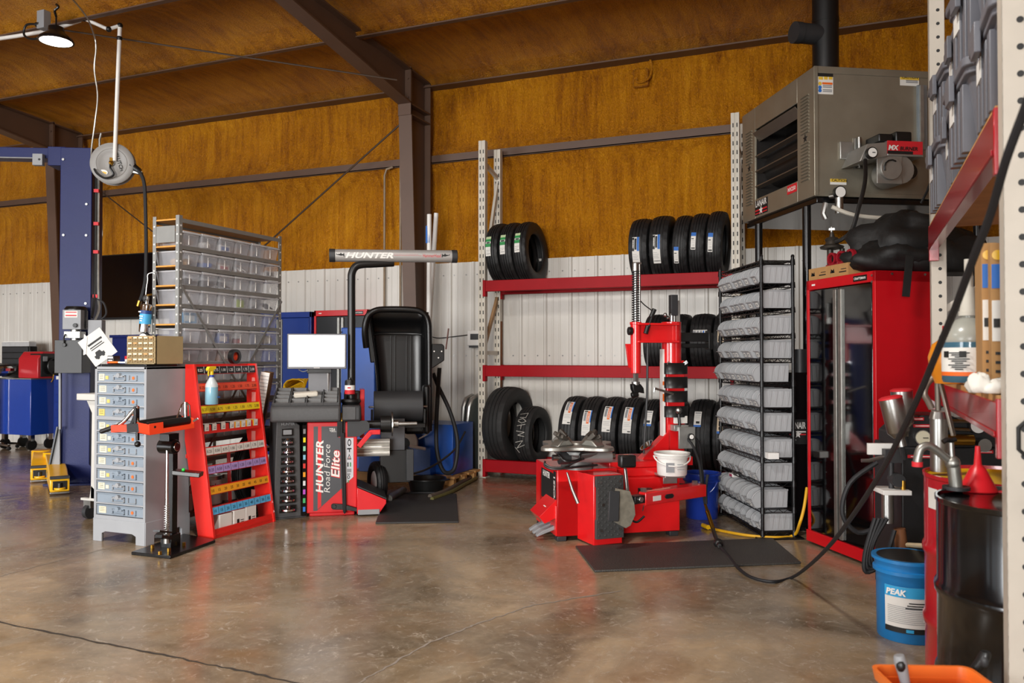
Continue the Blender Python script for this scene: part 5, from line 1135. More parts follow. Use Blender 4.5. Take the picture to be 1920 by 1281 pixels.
line('hanging_hose', 'black hose looping down in front of the blue machine', [dep(824, 690, 8.2), dep(822, 720, 8.2), dep(818, 800, 8.15), dep(820, 850, 8.1), dep(832, 884, 8.1), dep(850, 882, 8.15), dep(857, 850, 8.2), dep(856, 815, 8.25), dep(843, 770, 8.3), dep(822, 725, 8.3), dep(812, 700, 8.3)], .022, M_rubber)
line('extension_cord', 'thin black cord running from the grey boards to the balancer pillar', [dep(773, 889, 7.6), dep(800, 880, 7.8), dep(830, 862, 8.0), dep(855, 840, 8.3), dep(872, 810, 8.6)], .011, M_black, 'cord')
# wall fixtures
th = thing('thermostat', 'small white thermostat box with grey display on the wall left of the rack', 'thermostat', onY(889, 634, WY-.03))
b = MB(); b.box(-.09, .09, 0, .03, -.09, .09); b.build('case', M_white, th, bevel=.006); b = MB(); b.box(-.05, .08, -.004, 0, -.02, .05); b.build('display', M_dgrey, th); b = MB(); b.box(-.06, .09, -.02, .02, -.115, -.09); b.build('bracket', M_dgrey, th)
line('thermostat_wire', 'thin dark wire running along the liner wall to the thermostat', [onY(811, 632, WY-.02), onY(822, 634, WY-.02), onY(845, 632, WY-.02), onY(878, 628, WY-.02)], .005, M_ink, 'wire')
for k, (u, v0) in enumerate(((721, 320), (751, 320))):
    x = onY(u, 520, WY-.03).x; pts = [(x, WY-.035, .5), (x, WY-.035, 3.7)]
    if k == 0: pts = [(x, WY-.035, .5), (x, WY-.035, 3.6), (x+.03, WY-.035, 3.68), (x+.12, WY-.035, 3.7)]
    line('wall_conduit', ['grey conduit on the wall behind the light bar, left of the column', 'conduit on the wall close to the left edge of the brown column'][k], pts, .014, mat('dull_conduit', '8c7a64', .6, .2, noise=.2), 'conduit', 8, 0)
rodp = [(dep(805, 402, 9.2), dep(804, 600, 9.2)), (dep(818, 400, 9.42), dep(808, 560, 9.38))]
for k, (a_, c_) in enumerate(rodp):
    dd = (c_-a_); e = a_+dd*((a_.z-.02)/(a_.z-c_.z)); line('pvc_pole', ['straight white pipe standing in front of the brown column', 'tilted white pipe leaning in front of the brown column'][k], [a_, e], .027, M_white, 'pole', 10, 0)
a_ = dep(803, 440, 9.2); b = MB(); b.box(-.025, .025, -.02, .0, -.1, .1); tag(b.build('blue_clamp', M_bluep, loc=a_, bevel=.006), 'blue clamp on the straight white pipe by the brown column', 'clamp')

# foam-coated junction box high on the wall
a_ = onY(1203, 148, WY+.09)
jb = thing('junction_box', 'square foam-coated junction box with a looping cable high on the back wall', 'junction box', (a_.x, WY+.06, a_.z))
b = MB(); b.box(-.085, .085, -.04, .06, -.1, .1); b.build('box_cover', M_foam, jb, bevel=.02)
b = MB(); b.tube([(-.03, -.045, -.01), (-.035, -.06, -.05), (.02, -.065, -.07), (.1, -.05, -.03), (.13, -.03, .08), (.1, -.03, .22), (.05, -.02, .31)], .012, n=6, smooth=5); b.build('cable', M_foam, jb)

# ================================================================== tire rack on the back wall
M_post = mat('rack_cream', 'c9c2b4', .5, noise=.06, scale=5)
M_rust = mat('rust', '7d4a22', .8, noise=.2, scale=30)
rk = thing('tire_rack', 'cream and red pallet rack holding tires against the white liner wall', 'rack', (-3.737, 8.22, 0))
RX = 2.749; RY0, RY1 = 0.0, .43; RH = 3.755
for i, x in enumerate((0, RX)):
    for y in (RY0, RY1):
        b = MB(); xx = x-.04
        b.prism([(xx, y), (xx+.034, y), (xx+.037, y+.006), (xx+.043, y+.006), (xx+.046, y), (xx+.08, y), (xx+.08, y+.07), (xx+.072, y+.07), (xx+.072, y+.008), (xx+.008, y+.008), (xx+.008, y+.07), (xx, y+.07)], .008, RH)
        b.box(xx-.02, xx+.1, y-.02, y+.09, 0, .008)
        for k in range(40):
            zz = .1+k*.09
            for hx_ in (.016, .054): b.box(xx+hx_, xx+hx_+.011, y-.0012, y+.001, zz, zz+.042, 1)
        if y == RY1 and i == 0: b.box(xx+.081, xx+.0825, y+.01, y+.06, .9, 1.75, 2)
        b.build('upright', [M_post, M_ink, M_rust], rk)
    nb = [(0.2, 1.0), (1.0, .28), (1.42, 1.42), (1.5, 2.1), (2.1, 1.5), (2.3, 3.0), (3.45, 3.3)]
    for z0, z1 in ((.25, .9), (1.38, 1.38), (1.42, 2.02), (2.2, 3.35), (3.52, 3.42)):
        b = MB(); b.bar((x+.0, RY0+.06, z0), (x+.0, RY1+.01, z1), .03, .045, 0); b.build('brace', M_post if z0 != 1.42 else mat('rusty_cream', 'a5825c', .7, noise=.3, scale=8), rk)
BZ = ((.064, .199), (1.12, 1.241), (2.062, 2.184))
for z0, z1 in BZ:
    for y in (RY0-.015, RY1+.02):
        b = MB(); b.box(.04, RX-.04, y, y+.045, z0, z1); b.box(.02, .055, y-.008, y+.06, z0-.055, z1+.005); b.box(RX-.055, RX-.02, y-.008, y+.06, z0-.055, z1+.005)
        if y < .1: b.box(.06, RX-.06, y+.03, y+.065, z1-.03, z1-.0)
        b.build('beam', M_rackred, rk, bevel=.005)

# ------------------------------------------------------------------ tires
rng = random.Random(5)
TREAD = {}
def tire(R_, w, label, X, shelf, group, tilt=0, rz=0, lab=None, old=False, rim=None, spin=0, lmats=None):
    z = BZ[shelf][1]; dy = .18; zc = z+math.sqrt(R_*R_-dy*dy)+.002; Yc = 8.22+.2385
    key = (R_, w, old)
    t = thing('tire', label, 'tire', (X, Yc, zc), rot=(0, R(tilt), R(rz)), group=group)
    if key in TREAD:
        o = TREAD[key].copy(); COL.objects.link(o); o.parent = t
    else:
        o = tire_mesh(R_, rim or R_*.6, w).build('tire_body', M_tire_old if old else M_tire, t, smooth=30); TREAD[key] = o
    if lab:
        x0, x1, a0, a1, items = lab; tire_label(R_, x0, x1, a0, a1, items, lmats).build('tread_label', lmats, t)
    return t
L_grn = [M_paper, M_greenp, M_ink, mat('pale_green', 'b9c9a0', .6)]
I_grn = [(0, 1, .86, 1, 3), (.0, 1, .72, .86, 1), (.15, .85, .63, .7, 2), (0, 1, .45, .62, 1), (.1, .9, .1, .12, 2), (.1, .7, .2, .21, 2), (.1, .9, .28, .29, 2)]
L_blu = [M_paper, M_ink, M_bluep, M_grey]
I_blk = [(.0, .3, .5, .98, 1), (.35, .62, .55, .95, 1), (.66, .98, .5, 1, 2), (.08, .22, .6, .9, 0), (.05, .95, .08, .1, 1), (.05, .6, .38, .39, 3), (.05, .8, .32, .33, 3), (.05, .7, .26, .27, 3), (.05, .8, .2, .21, 3)]
I_sml = [(0, 1, .78, 1, 2), (.1, .6, .6, .65, 1), (.1, .9, .5, .51, 3), (.1, .8, .4, .41, 3), (.1, .9, .05, .12, 1), (.3, .8, .25, .27, 3)]
L_org = [M_paper, M_orange, M_ink, M_bluep, M_grey]
I_org = [(.5, .78, .45, .95, 1), (.57, .7, .5, .9, 0), (.55, .6, .55, .85, 1), (.12, .4, .55, .9, 4), (.88, 1, .5, 1, 3), (.1, .5, .92, .97, 2), (.1, .9, .36, .37, 4), (.1, .8, .3, .31, 4), (.1, .9, .24, .25, 4), (.6, .95, .04, .08, 2), (.1, .5, .12, .13, 4)]
L_bl2 = [M_paper, M_bluep, M_ink, M_grey]
I_bl2 = [(0, 1, 0, .12, 1), (.1, .9, .85, .93, 3), (.1, .9, .72, .74, 3), (.1, .8, .6, .62, 3), (.1, .9, .5, .51, 3), (.3, .8, .2, .34, 2)]
for k, X in enumerate((-3.57, -3.405, -3.24)):
    tire(.355, .16, 'black tire with green and white label, %s of three on the top rack beam' % ('leftmost', 'middle', 'rightmost')[k], X, 2, 'tires on the top rack beam', tilt=-3, rz=-2, lab=(-.055+.006*k, .005+.006*k, -8+2*k, 28+2*k, I_grn), lmats=L_grn)
for k, (X, w, R_) in enumerate(((-1.95, .205, .332), (-1.735, .205, .34), (-1.52, .16, .335), (-1.352, .16, .34), (-1.184, .16, .345))):
    if k < 2: lab = (-.05, .025, -33, 17, I_blk); what = 'long white-blue label'
    else: lab = (-.05, -.003, (-34, -12, -18)[k-2], (-5, 17, 13)[k-2], I_sml); what = 'small pale blue label'
    tire(R_, w, 'black tire with %s, %s from left at right end of top beam' % (what, ORD[k]), X, 2, 'tires on the top rack beam', tilt=0 if k < 2 else 3, rz=-1, lab=lab, lmats=L_blu)
I_mid = [(.0, .2, .1, .9, 3), (.28, .42, .1, .9, 3), (.5, .64, .1, .9, 3), (.7, .8, .1, .9, 1), (.86, 1, .1, .9, 2)]
for k, (X, w, l_) in enumerate(((-1.80, .22, 'black tire behind the red swing arm on the middle rack beam'), (-1.56, .2, 'black tire hidden behind the tower of the tire changer on the middle beam'), (-1.325, .225, 'black tire with a wide barcode label right of the changer tower on the middle beam'), (-1.122, .165, 'black tire with a tan label behind the wire bin rack on the middle beam'))):
    tire(.30, w, l_, X, 1, 'tires on the middle rack beam', lab=((-.07, .07, 8, 24, I_mid) if k in (0, 2) else (-.03, .03, 0, 28, I_sml)) if k != 1 else None, lmats=L_bl2 if k != 3 else [mat('tan_paper', 'cbb79a', .7), M_ink, M_grey, M_ink], rz=-1)
big = tire(.42, .27, 'large black tire standing next to the white post on the bottom beam', -3.505, 0, 'tires on the bottom rack beam', rz=-6, old=True, rim=.245)
ch = tire(.322, .2, 'worn tire with chalk writing beside the large tire on the bottom beam', -3.215, 0, 'tires on the bottom rack beam', rz=-5, old=True)
b = MB(); M_chalk = mat('chalk', 'b9b6ae', .9, noise=.2, scale=80)
def chalk(b, pts, R_, w=.006):
    prev = None
    for i in range(len(pts)-1):
        (xa, aa), (xb, ab) = pts[i], pts[i+1]
        P = []
        for x, a_ in ((xa, aa), (xb, ab)): P.append(Vector((x, -(R_+.002)*math.cos(R(a_)), (R_+.002)*math.sin(R(a_)))))
        n = Vector((0, -math.cos(R(aa)), math.sin(R(aa)))); d = (P[1]-P[0]).normalized(); s_ = d.cross(n)*w/2
        b.poly([P[0]+s_, P[1]+s_, P[1]-s_, P[0]-s_], 0)
for pts in ([(-.05, 48), (.04, 52), (.03, 40), (-.04, 40)], [(-.05, 34), (.0, 38), (.05, 32), (.0, 28), (-.05, 32)], [(-.05, 22), (.05, 26)], [(0, 24), (.0, 16)], [(-.05, 12), (.05, 10), (-.03, 4), (.05, 2)], [(-.06, -10), (.03, -6), (-.05, -22), (.05, -14)], [(-.07, -20), (-.03, -32)]): chalk(b, pts, .322)
b.build('chalk_writing', M_chalk, ch, smooth=0)
for k, X in enumerate((-2.695, -2.478, -2.262, -2.045)):
    tire(.378, .205, 'black tire with tall orange label, %s of four behind the tire changer' % ('leftmost', 'second', 'third', 'rightmost')[k], X, 0, 'tires on the bottom rack beam', tilt=1, rz=-2, lab=(-.045, .045, (15, -2, 5, 4)[k], (58, 40, 49, 48)[k], I_org), lmats=L_org)
tire(.37, .17, 'black tire with blue-edged label just left of the changer tower on the bottom beam', -1.845, 0, 'tires on the bottom rack beam', lab=(-.03, .045, 18, 45, I_bl2), lmats=L_bl2, tilt=1, rz=-2)
tire(.37, .19, 'black tire behind the changer tower on the bottom beam', -1.6, 0, 'tires on the bottom rack beam')
tire(.375, .235, 'black tire with blue-edged label right of the changer tower on the bottom beam', -1.335, 0, 'tires on the bottom rack beam', lab=(-.05, .02, 18, 44, I_bl2), lmats=L_bl2)
tire(.37, .175, 'black tire with tan label behind the wire bin rack on the bottom beam', -1.125, 0, 'tires on the bottom rack beam', lab=(-.035, .02, 10, 40, I_bl2), lmats=[mat('tan_paper', 'cbb79a', .7), M_bluep, M_ink, M_grey])

# ================================================================== tire changer
tcg = thing('tire_changer', 'red tire changer with turntable, tower, bead breaker blade and black pad', 'tire changer', onz(1045, 1016), 35)
def cp(u, v, d): return L_(tcg, dep(u, v, d))
def cf(u, v, z=0): return L_(tcg, onz(u, v, z))
M_tred = mat('changer_red', 'd81a1d', .26, noise=.03, coat=.35)
BHt = .52
b = MB(); b.box(0, .957, 0, .5, .035, .44); b.box(0, .46, 0.0, .62, .035, BHt); b.box(.44, .957, .08, .6, .44, .50)
b.box(.44, .9, .12, .6, .5, .545); b.box(.3, .957, .4, .75, .035, .5)
b.build('base_body', M_tred, tcg, bevel=.006)
for x, y in ((.03, .03), (.9, .02), (.03, .55), (.9, .55)): b = MB(); b.box(x-.03, x+.04, y-.03, y+.05, .0, .035); b.build('foot', M_dgrey, tcg, bevel=.004)
# pad box bulging from the front
A_, B_, C_ = cf(1079, 1011), cf(1113, 1027), cf(1167, 1022)
nrm = Vector((-(C_-B_).y, (C_-B_).x, 0)).normalized(); 
if nrm.y < 0: nrm = -nrm
b = MB(); b.prism([(A_.x, .01), (B_.x, B_.y), (C_.x, C_.y), (C_.x+nrm.x*.3, .05)], .012, .505); b.build('pad_housing', M_tred, tcg, bevel=.006)
PF = frame((B_.x, B_.y, 0), C_-B_, (0, 0, 1)); pw = (C_-B_).length
b = MB(); b.prism([(.008, .06), (pw-.004, .06), (pw-.004, .5), (.008, .5), (.008, .43), (.016, .42), (.016, .2), (.008, .19)], .001, .03, 0, PF)
for i in range(8):
    for j in range(18):
        if (i+j) % 2 == 0 and .02+i*.025 < pw-.015: b.cyl((.028+i*.025, .085+j*.0235, .029), (.028+i*.025, .085+j*.0235, .034), .0085, n=8, M=PF)
pad = b.build('breaker_pad', mat('pad_rubber', '3a3a39', .7, noise=.1, bump=.2, bscale=150), tcg, bevel=.004)
for x, z in ((.04, .46), (pw-.035, .46), (.045, .12), (pw-.035, .12), (.06, .3)): b = MB(); b.cyl((x, z, .029), (x, z, .036), .011, n=10, M=PF); b.build('pad_bolt', M_steel, pad)
# left side: logo panel, pedal cover, pedals
LF = frame((0, 0, 0), (0, -1, 0), (0, 0, 1))
b = MB(); b.box(-.44, -.1, .26, .48, .0, .004, 0, LF); b.text('HUNTER', .06, LF @ TR(-.29, .43, .005), 1, bold=.03, shear=.2, fit=.2); b.box(-.09, -.03, .22, .5, 0, .004, 0, LF); b.text('TCX51', .055, LF @ TR(-.045, .36, .005, rz=90), 1, bold=.03, fit=.2); b.build('logo_panel', [M_ink, M_white], tcg)
b = MB(); b.prism([(0, .3), (-.13, .18), (-.09, .13), (0, .17)], .02, .3, 0, TR() @ Matrix(((1, 0, 0, 0), (0, 0, 1, 0), (0, 1, 0, 0), (0, 0, 0, 1)))); b.box(-.03, .03, -.006, .002, .0005, .002, 1, frame((-.066, .1, .244), (0, -1, 0), (.73, 0, .68))); b.build('pedal_cover', [M_tred, M_white], tcg, bevel=.004)
for y in (.07, .17, .27): b = MB(); b.prism([(0, .08), (-.1, .045), (-.14, .03), (-.14, .045), (-.1, .07), (0, .11)], y-.025, y+.025, 0, Matrix(((1, 0, 0, 0), (0, 0, 1, 0), (0, 1, 0, 0), (0, 0, 0, 1)))); b.build('foot_pedal', M_grey, tcg, bevel=.003)
b = MB(); b.prism([(0, .05), (.012, .05), (.012, .0), (0, .0)], 0, .5, 0, TR()) if False else b.box(-.012, .0, .0, .4, .04, .26); b.build('side_guard', M_tred, tcg, bevel=.003)
# top deck and valve bits
b = MB(); b.cyl((.18, .12, BHt), (.18, .12, BHt+.05), .045, n=18); b.box(.0, .9, .0, .01, BHt-.012, BHt) if False else None; b.build('deck_knob', M_black, tcg)
tt = cp(1082, 836, 5.98); TCX, TCY, TCZ = tt.x, tt.y, tt.z
b = MB(); b.lathe([(.12, BHt), (.12, TCZ-.09), (.17, TCZ-.05), (.17, TCZ-.03), (0, TCZ-.03)], 28, 0, TR(TCX, TCY, 0)); b.build('turntable_hub', mat('hub_grey', '6f6f6e', .45, .4), tcg)
b = MB()
star = []
for k in range(64):
    a_ = 2*math.pi*k/64; c4 = math.cos(4*(a_-.5)); r = .265+.065*c4+(.012 if abs(c4) > .8 else 0); star.append((r*math.cos(a_), r*math.sin(a_)))
b.prism(star, -.016, .012, 0, TR(TCX, TCY, TCZ)); b.lathe([(0, .03), (.05, .03), (.06, .012), (.06, .0)], 20, 0, TR(TCX, TCY, TCZ)); ttb = b.build('turntable', M_alu, tcg, bevel=.006)
for k in range(4):
    a_ = .5+k*math.pi/2; M_ = TR(TCX, TCY, TCZ) @ Matrix.Rotation(a_, 4, 'Z')
    b = MB(); b.prism([(.07, .012), (.24, .012), (.19, .055), (.13, .06)], -.045, .045, 0, M_ @ Matrix(((1, 0, 0, 0), (0, 0, 1, 0), (0, 1, 0, 0), (0, 0, 0, 1)))); b.build('clamp_slide', M_alu, ttb, bevel=.008)
    b = MB(); b.bar((.13, -.02, .05), (.19, -.01, .1), .03, .035, 0, M_); b.bar((.13, .03, .05), (.2, .04, .085), .025, .03, 0, M_); b.build('jaw', mat('jaw_steel', '59544e', .5, .6, noise=.1), ttb, bevel=.006)
b = MB(); F1 = cp(1048, 858, 5.85); F2 = cp(1145, 856, 5.95); b.cyl(F1.lerp(F2, .16), F2, .045, n=18, m=0); b.cyl(F1.lerp(F2, .0), F1.lerp(F2, .2), .05, n=18, m=1); b.cyl(F1.lerp(F2, -.12), F1, .022, n=10, m=2); b.cyl(F2, F1.lerp(F2, 1.08), .02, n=10, m=2)
b.build('clamp_cylinder', [mat('cylinder_alloy', 'b4b4b2', .3, .6), M_dgrey, M_steel], tcg)
b = MB(); b.tube([cp(1022, 870, 5.8), cp(1035, 877, 5.78), cp(1060, 876, 5.78), cp(1075, 868, 5.8), cp(1095, 860, 5.82)], .008, n=6, smooth=4); b.tube([cp(1048, 852, 5.78), cp(1060, 865, 5.74), cp(1085, 862, 5.78), cp(1090, 850, 5.8), cp(1115, 847, 5.82)], .008, n=6, smooth=4); b.tube([cp(1022, 865, 5.82), cp(1022, 874, 5.8), cp(1040, 880, 5.78), cp(1080, 876, 5.8), cp(1120, 872, 5.9)], .008, n=6, smooth=4); b.build('air_tube', M_black, tcg)
# tire lever leaning on the front
b = MB(); p, q = cf(1084, 944, .0), None
b.tube([cp(1063, 886, 5.78), cp(1073, 918, 5.77), cp(1084, 944, 5.75)], [.007, .012, .014], n=8); b.build('tire_iron', mat('worn_steel', '6f6c69', .4, .8), tcg)
# tower
D_T = 6.42; tb_ = cp(1263, 880, D_T); TX, TY = tb_.x, tb_.y
zz_ = lambda v, d=D_T: CH-(v-667)*d/FPX
b = MB(); b.box(TX-.075, TX+.075, TY-.05, TY+.1, .5, zz_(676)); b.prism([(TX-.34, .5), (TX-.06, .76), (TX-.06, .5)], -TY-.04, -TY+.06, 0, FRONT); b.box(TX-.12, TX+.12, TY-.1, TY+.15, .49, .56); b.build('tower', M_tred, tcg, bevel=.006)
b = MB(); b.box(TX-.105, TX-.085, TY-.04, TY+.02, .62, zz_(655)); b.build('height_scale', M_white, tcg); 
for v0, v1 in ((715, 722), (738, 752)): b = MB(); b.box(TX-.1075, TX-.083, TY-.043, TY-.039, zz_(v1), zz_(v0)); b.build('scale_mark', M_orange, tcg)
b = MB(); b.cyl((TX-.02, TY-.01, zz_(684)), (TX-.02, TY-.01, zz_(604)), .078, n=28); b.cyl((TX-.02, TY-.01, zz_(690)), (TX-.02, TY-.01, zz_(680)), .06, n=20); b.build('lift_cylinder', M_tred, tcg, bevel=.004)
for k, v in enumerate((690, 716, 742, 770)):
    zc = zz_(v); b = MB(); n = 12; r = []
    for s_ in range(n+1):
        a_ = math.pi*s_/n; r.append((TX+.0-.098*math.cos(a_), TY-.045-.055*math.sin(a_)))
    for i in range(n): b.poly([(*r[i], zc-.048), (*r[i+1], zc-.048), (*r[i+1], zc+.04), (*r[i], zc+.04)])
    b.poly([(p_[0], p_[1], zc-.048) for p_ in r]); bmesh.ops.remove_doubles(b.bm, verts=b.bm.verts[:], dist=1e-5); o = b.build('tool_holder', M_black, tcg); s_ = o.modifiers.new('s', 'SOLIDIFY'); s_.thickness = .004
b = MB(); b.bar((TX-.08, TY-.07, zz_(680)), (TX+.0, TY-.09, zz_(690)), .012, .025); b.bar((TX+.0, TY-.09, zz_(690)), (TX+.08, TY-.08, zz_(678)), .012, .025); b.build('open_wrench', M_chrome, tcg)
b = MB(); b.tube([(TX-.2, TY-.1, zz_(727)), (TX-.04, TY-.09, zz_(738))], .009, n=8); b.tube([(TX-.2, TY-.1, zz_(726)), (TX-.205, TY-.1, zz_(734))], .007, n=6); b.build('mount_bar', M_steel, tcg)
b = MB(); b.tube([(TX-.01, TY-.12, zz_(775)), (TX+.0, TY-.12, zz_(803))], .012, n=8, m=1); b.ball((TX-.01, TY-.12, zz_(768)), .028, 10); b.build('plier_tool', [M_steel, M_black], tcg)
b = MB(); b.box(TX-.03, TX+.08, TY-.09, TY-.06, zz_(793), zz_(779)); b.build('note_card', M_paper, tcg, bevel=.004)
# top valves
b = MB(); b.box(TX-.03, TX+.025, TY-.04, TY+.02, zz_(592), zz_(553)); b.box(TX+.02, TX+.07, TY+.02, TY+.03, zz_(609), zz_(563), 1); b.cyl((TX-.02, TY-.02, zz_(604)), (TX-.02, TY-.02, zz_(588)), .016, n=10, m=2); b.cyl((TX+.01, TY, zz_(604)), (TX+.01, TY, zz_(590)), .012, n=10, m=2); b.cyl((TX-.06, TY-.02, zz_(597)), (TX-.02, TY-.02, zz_(595)), .01, n=8, m=2); b.ball((TX-.075, TY-.02, zz_(591)), .018, 8, 2); b.build('valve_block', [M_dgrey, M_galv, M_steel], tcg, bevel=.003)
# swing arm: bracket to the vertical tool column
D_A = 6.3; ap = cp(1192, 650, D_A); AX, AY = ap.x, ap.y; za = lambda v: CH-(v-667)*D_A/FPX
b = MB(); b.box(AX-.02, TX, AY-.02, AY+.06, za(641), za(607)); b.box(AX+.0, TX, AY-.06, AY+.1, za(610), za(606)); b.box(AX, TX, AY-.06, AY+.1, za(643), za(639))
b.build('swing_arm', M_tred, tcg, bevel=.004)
b = MB(); b.cyl((AX, AY, za(700)), (AX, AY, za(605)), .041, n=24); b.cyl((AX, AY, za(609)), (AX, AY, za(604)), .046, n=24); b.build('tool_column', M_tred, tcg, bevel=.003)
b = MB(); b.prism([(AX-.085, za(645)), (AX-.04, za(645)), (AX-.04, za(690)), (AX-.06, za(690))], -AY-.01, -AY+.01, 0, FRONT); b.build('column_fin', M_tred, tcg, bevel=.002)
b = MB(); b.cyl((AX, AY, za(606)), (AX, AY, za(498)), .017, n=14); b.cyl((AX+.033, AY, za(606)), (AX+.033, AY, za(492)), .009, n=10); b.cyl((AX, AY, za(508)), (AX, AY, za(494)), .027, n=18); b.box(AX-.02, AX+.045, AY-.012, AY+.012, za(495), za(492)); b.build('slide_shaft', M_steel, tcg)
b = MB(); N_ = 22; b.tube([(AX+.027*math.cos(t*math.pi/5), AY+.027*math.sin(t*math.pi/5), za(605)+(za(508)-za(605))*t/(N_*10)) for t in range(N_*10)], .0045, n=5); b.build('return_spring', M_dgrey, tcg)
b = MB(); b.prism([(AX+.022*math.cos(R(60*k)), AY+.022*math.sin(R(60*k))) for k in range(6)], za(722), za(699)); b.cyl((AX, AY, za(722)), (AX, AY, za(716)), .032, n=16); b.build('hex_shaft', M_steel, tcg)
b = MB(); b.prism([(AX-.04, za(720)), (AX+.03, za(720)), (AX+.055, za(728)), (AX+.06, za(738)), (AX+.02, za(735)), (AX-.01, za(742)), (AX-.035, za(730))], -AY-.03, -AY+.03, 0, FRONT); b.cyl((AX-.045, AY-.02, za(741)), (AX+.01, AY-.02, za(739)), .022, n=14); b.build('mount_head', mat('head_black', '191919', .35, .3), tcg, bevel=.006)
b = MB(); b.cyl((AX-.065, AY-.01, za(621)), (AX-.035, AY-.01, za(621)), .032, n=16); b.build('lock_knob', M_black, tcg, bevel=.003)
b = MB(); b.tube([(AX+.07, AY-.05, za(622)), (AX+.09, AY-.05, za(610)), (AX+.12, AY-.04, za(592))], .012, n=8); b.cyl((AX+.11, AY-.04, za(595)), (AX+.14, AY-.04, za(580)), .018, n=10); b.cyl((AX+.06, AY-.05, za(626)), (AX+.08, AY-.05, za(612)), .018, n=10); b.tube([(AX+.12, AY-.03, za(582)), (AX+.07, AY-.01, za(572)), (AX+.035, AY, za(563))], .005, n=6, smooth=3); b.build('lock_lever', M_black, tcg)
b = MB(); b.tube([(AX+.09, AY-.02, za(641)), (AX+.085, AY-.02, za(740)), (AX+.055, AY-.02, za(850))], .0095, n=8); b.build('helper_rod', M_dgrey, tcg)
b = MB(); b.box(TX-.02, TX+.115, TY-.15, TY-.13, zz_(838), zz_(798)); b.cyl((TX+.075, TY-.17, zz_(816)), (TX+.075, TY-.15, zz_(816)), .026, n=16, m=1); b.cyl((TX+.075, TY-.175, zz_(816)), (TX+.075, TY-.17, zz_(816)), .018, n=14, m=2); b.box(TX-.05, TX+.07, TY-.13, TY-.05, zz_(806), zz_(795), 0); b.build('regulator_box', [M_galv, M_ink, M_white], tcg, bevel=.004)
b = MB(); b.tube([(TX+.11, TY-.13, zz_(817)), (TX+.16, TY-.12, zz_(830)), (TX+.19, TY-.1, zz_(870)), (TX+.21, TY-.1, zz_(920))], .011, n=8, smooth=5); b.tube([(TX+.06, TY-.1, zz_(836)), (TX+.06, TY-.1, zz_(850))], .014, n=8); b.build('regulator_hose', M_rubber, tcg)
b = MB(); b.lathe([(0, .0), (.03, .0), (.055, .02), (.06, .03), (.054, .03), (.03, .008), (0, .008)], 20, 0, TR(*cp(1216, 840, 6.3)) @ TR(ry=-38)); b.build('grease_cup', M_chrome, tcg)
b = MB(); b.box(TX-.13, TX+.02, TY-.22, TY-.05, .555, .572); b.build('bucket_bracket', M_galv, tcg)
b = MB(); b.box(TX+.02, cp(1345, 632, 6.5).x, TY+.06, TY+.11, zz_(640), zz_(623)); b.box(TX+.02, cp(1342, 632, 6.5).x, TY+.06, TY+.1, zz_(652), zz_(644)); b.box(cp(1336, 632, 6.5).x, cp(1345, 632, 6.5).x, TY+.05, TY+.12, zz_(655), zz_(623)); b.build('press_arm', M_black, tcg, bevel=.004)
# bead breaker: arm, blade, handle
arm0 = cp(1207, 955, 5.62); arm1 = cp(1319, 942, 6.0)
DA = arm1-arm0; DA.z = 0; AF = frame((arm0.x, arm0.y, .31), DA, (-DA.y, DA.x, 0)); AL = DA.length
b = MB(); b.prism([(0, -.02), (AL, -.03), (AL, .1), (.05, .07), (0, .05)], .0, .09, 0, AF); b.build('breaker_arm', M_tred, tcg, bevel=.006)
b = MB(); b.prism([(.2, .03), (.26, .03), (.275, .045), (.26, .06), (.2, .06), (.185, .045)], -.033, -.0202, 0, AF @ Matrix(((1, 0, 0, 0), (0, 0, 1, 0), (0, 1, 0, 0), (0, 0, 0, 1)))); b.box(.07, .15, -.0235, -.02, .025, .06, 1, AF); b.box(.03, .3, .02, .035, .0905, .0915, 2, AF); b.build('arm_slot', [M_ink, M_white, mat('warning_tape', 'd9a58f', .6, noise=.2, scale=60)], tcg)
for x in (.03, AL-.06): b = MB(); b.cyl((x, .03, .09), (x, .03, .115), .022, n=6, M=AF); b.build('arm_bolt', M_steel, tcg)
b = MB(); b.box(-.1, .0, -.015, .05, .02, .075, 0, AF); b.cyl((-.05, -.03, .05), (-.05, .06, .05), .02, n=12, m=1, M=AF); b.build('arm_pivot', [M_black, M_steel], tcg, bevel=.004)
b = MB(); pts = [(1155, 916), (1180, 921), (1188, 943), (1190, 965), (1181, 985), (1172, 990), (1146, 976), (1150, 950)]
mid = [cp(u, v, 5.50-.012*((u-1165)/20)**2 if False else 5.5+.0012*(u-1146)) for u, v in pts]
b.bm.faces.new([b.bm.verts.new(p) for p in mid]); o = b.build('breaker_blade', mat('blade_grey', '8b8678', .6, .4, noise=.25, scale=22), tcg, smooth=0); s_ = o.modifiers.new('s', 'SOLIDIFY'); s_.thickness = .02; s_.offset = 0
b = MB(); b.bar(cp(1152, 921, 5.49), cp(1150, 978, 5.47), .012, .075); b.build('blade_edge', M_dgrey, tcg, bevel=.004)
h0, h1 = cp(1179, 946, 5.56), cp(1172, 878, 5.56)
b = MB(); b.bar(h0, h1, .026, .02); bh = b.build('breaker_handle', M_steel, tcg, bevel=.004)
hp = cp(1176, 864, 5.56); b = MB(); b.box(hp.x-.06, hp.x+.055, hp.y-.035, hp.y+.035, hp.z-.045, hp.z+.04); b.build('handle_block', M_black, bh, bevel=.012)
b = MB(); b.text('H', .04, TR(hp.x-.005, hp.y-.005, hp.z+.0405), 0, bold=.04); b.build('handle_mark', M_orange, bh)
b = MB(); p = cp(1211, 922, 5.75); b.box(p.x-.04, p.x+.05, p.y, p.y+.05, p.z-.02, p.z+.02); b.cyl((p.x+.0, p.y-.012, p.z), (p.x+.02, p.y-.012, p.z), .016, n=10, m=1); b.build('latch', [M_black, M_galv], tcg)
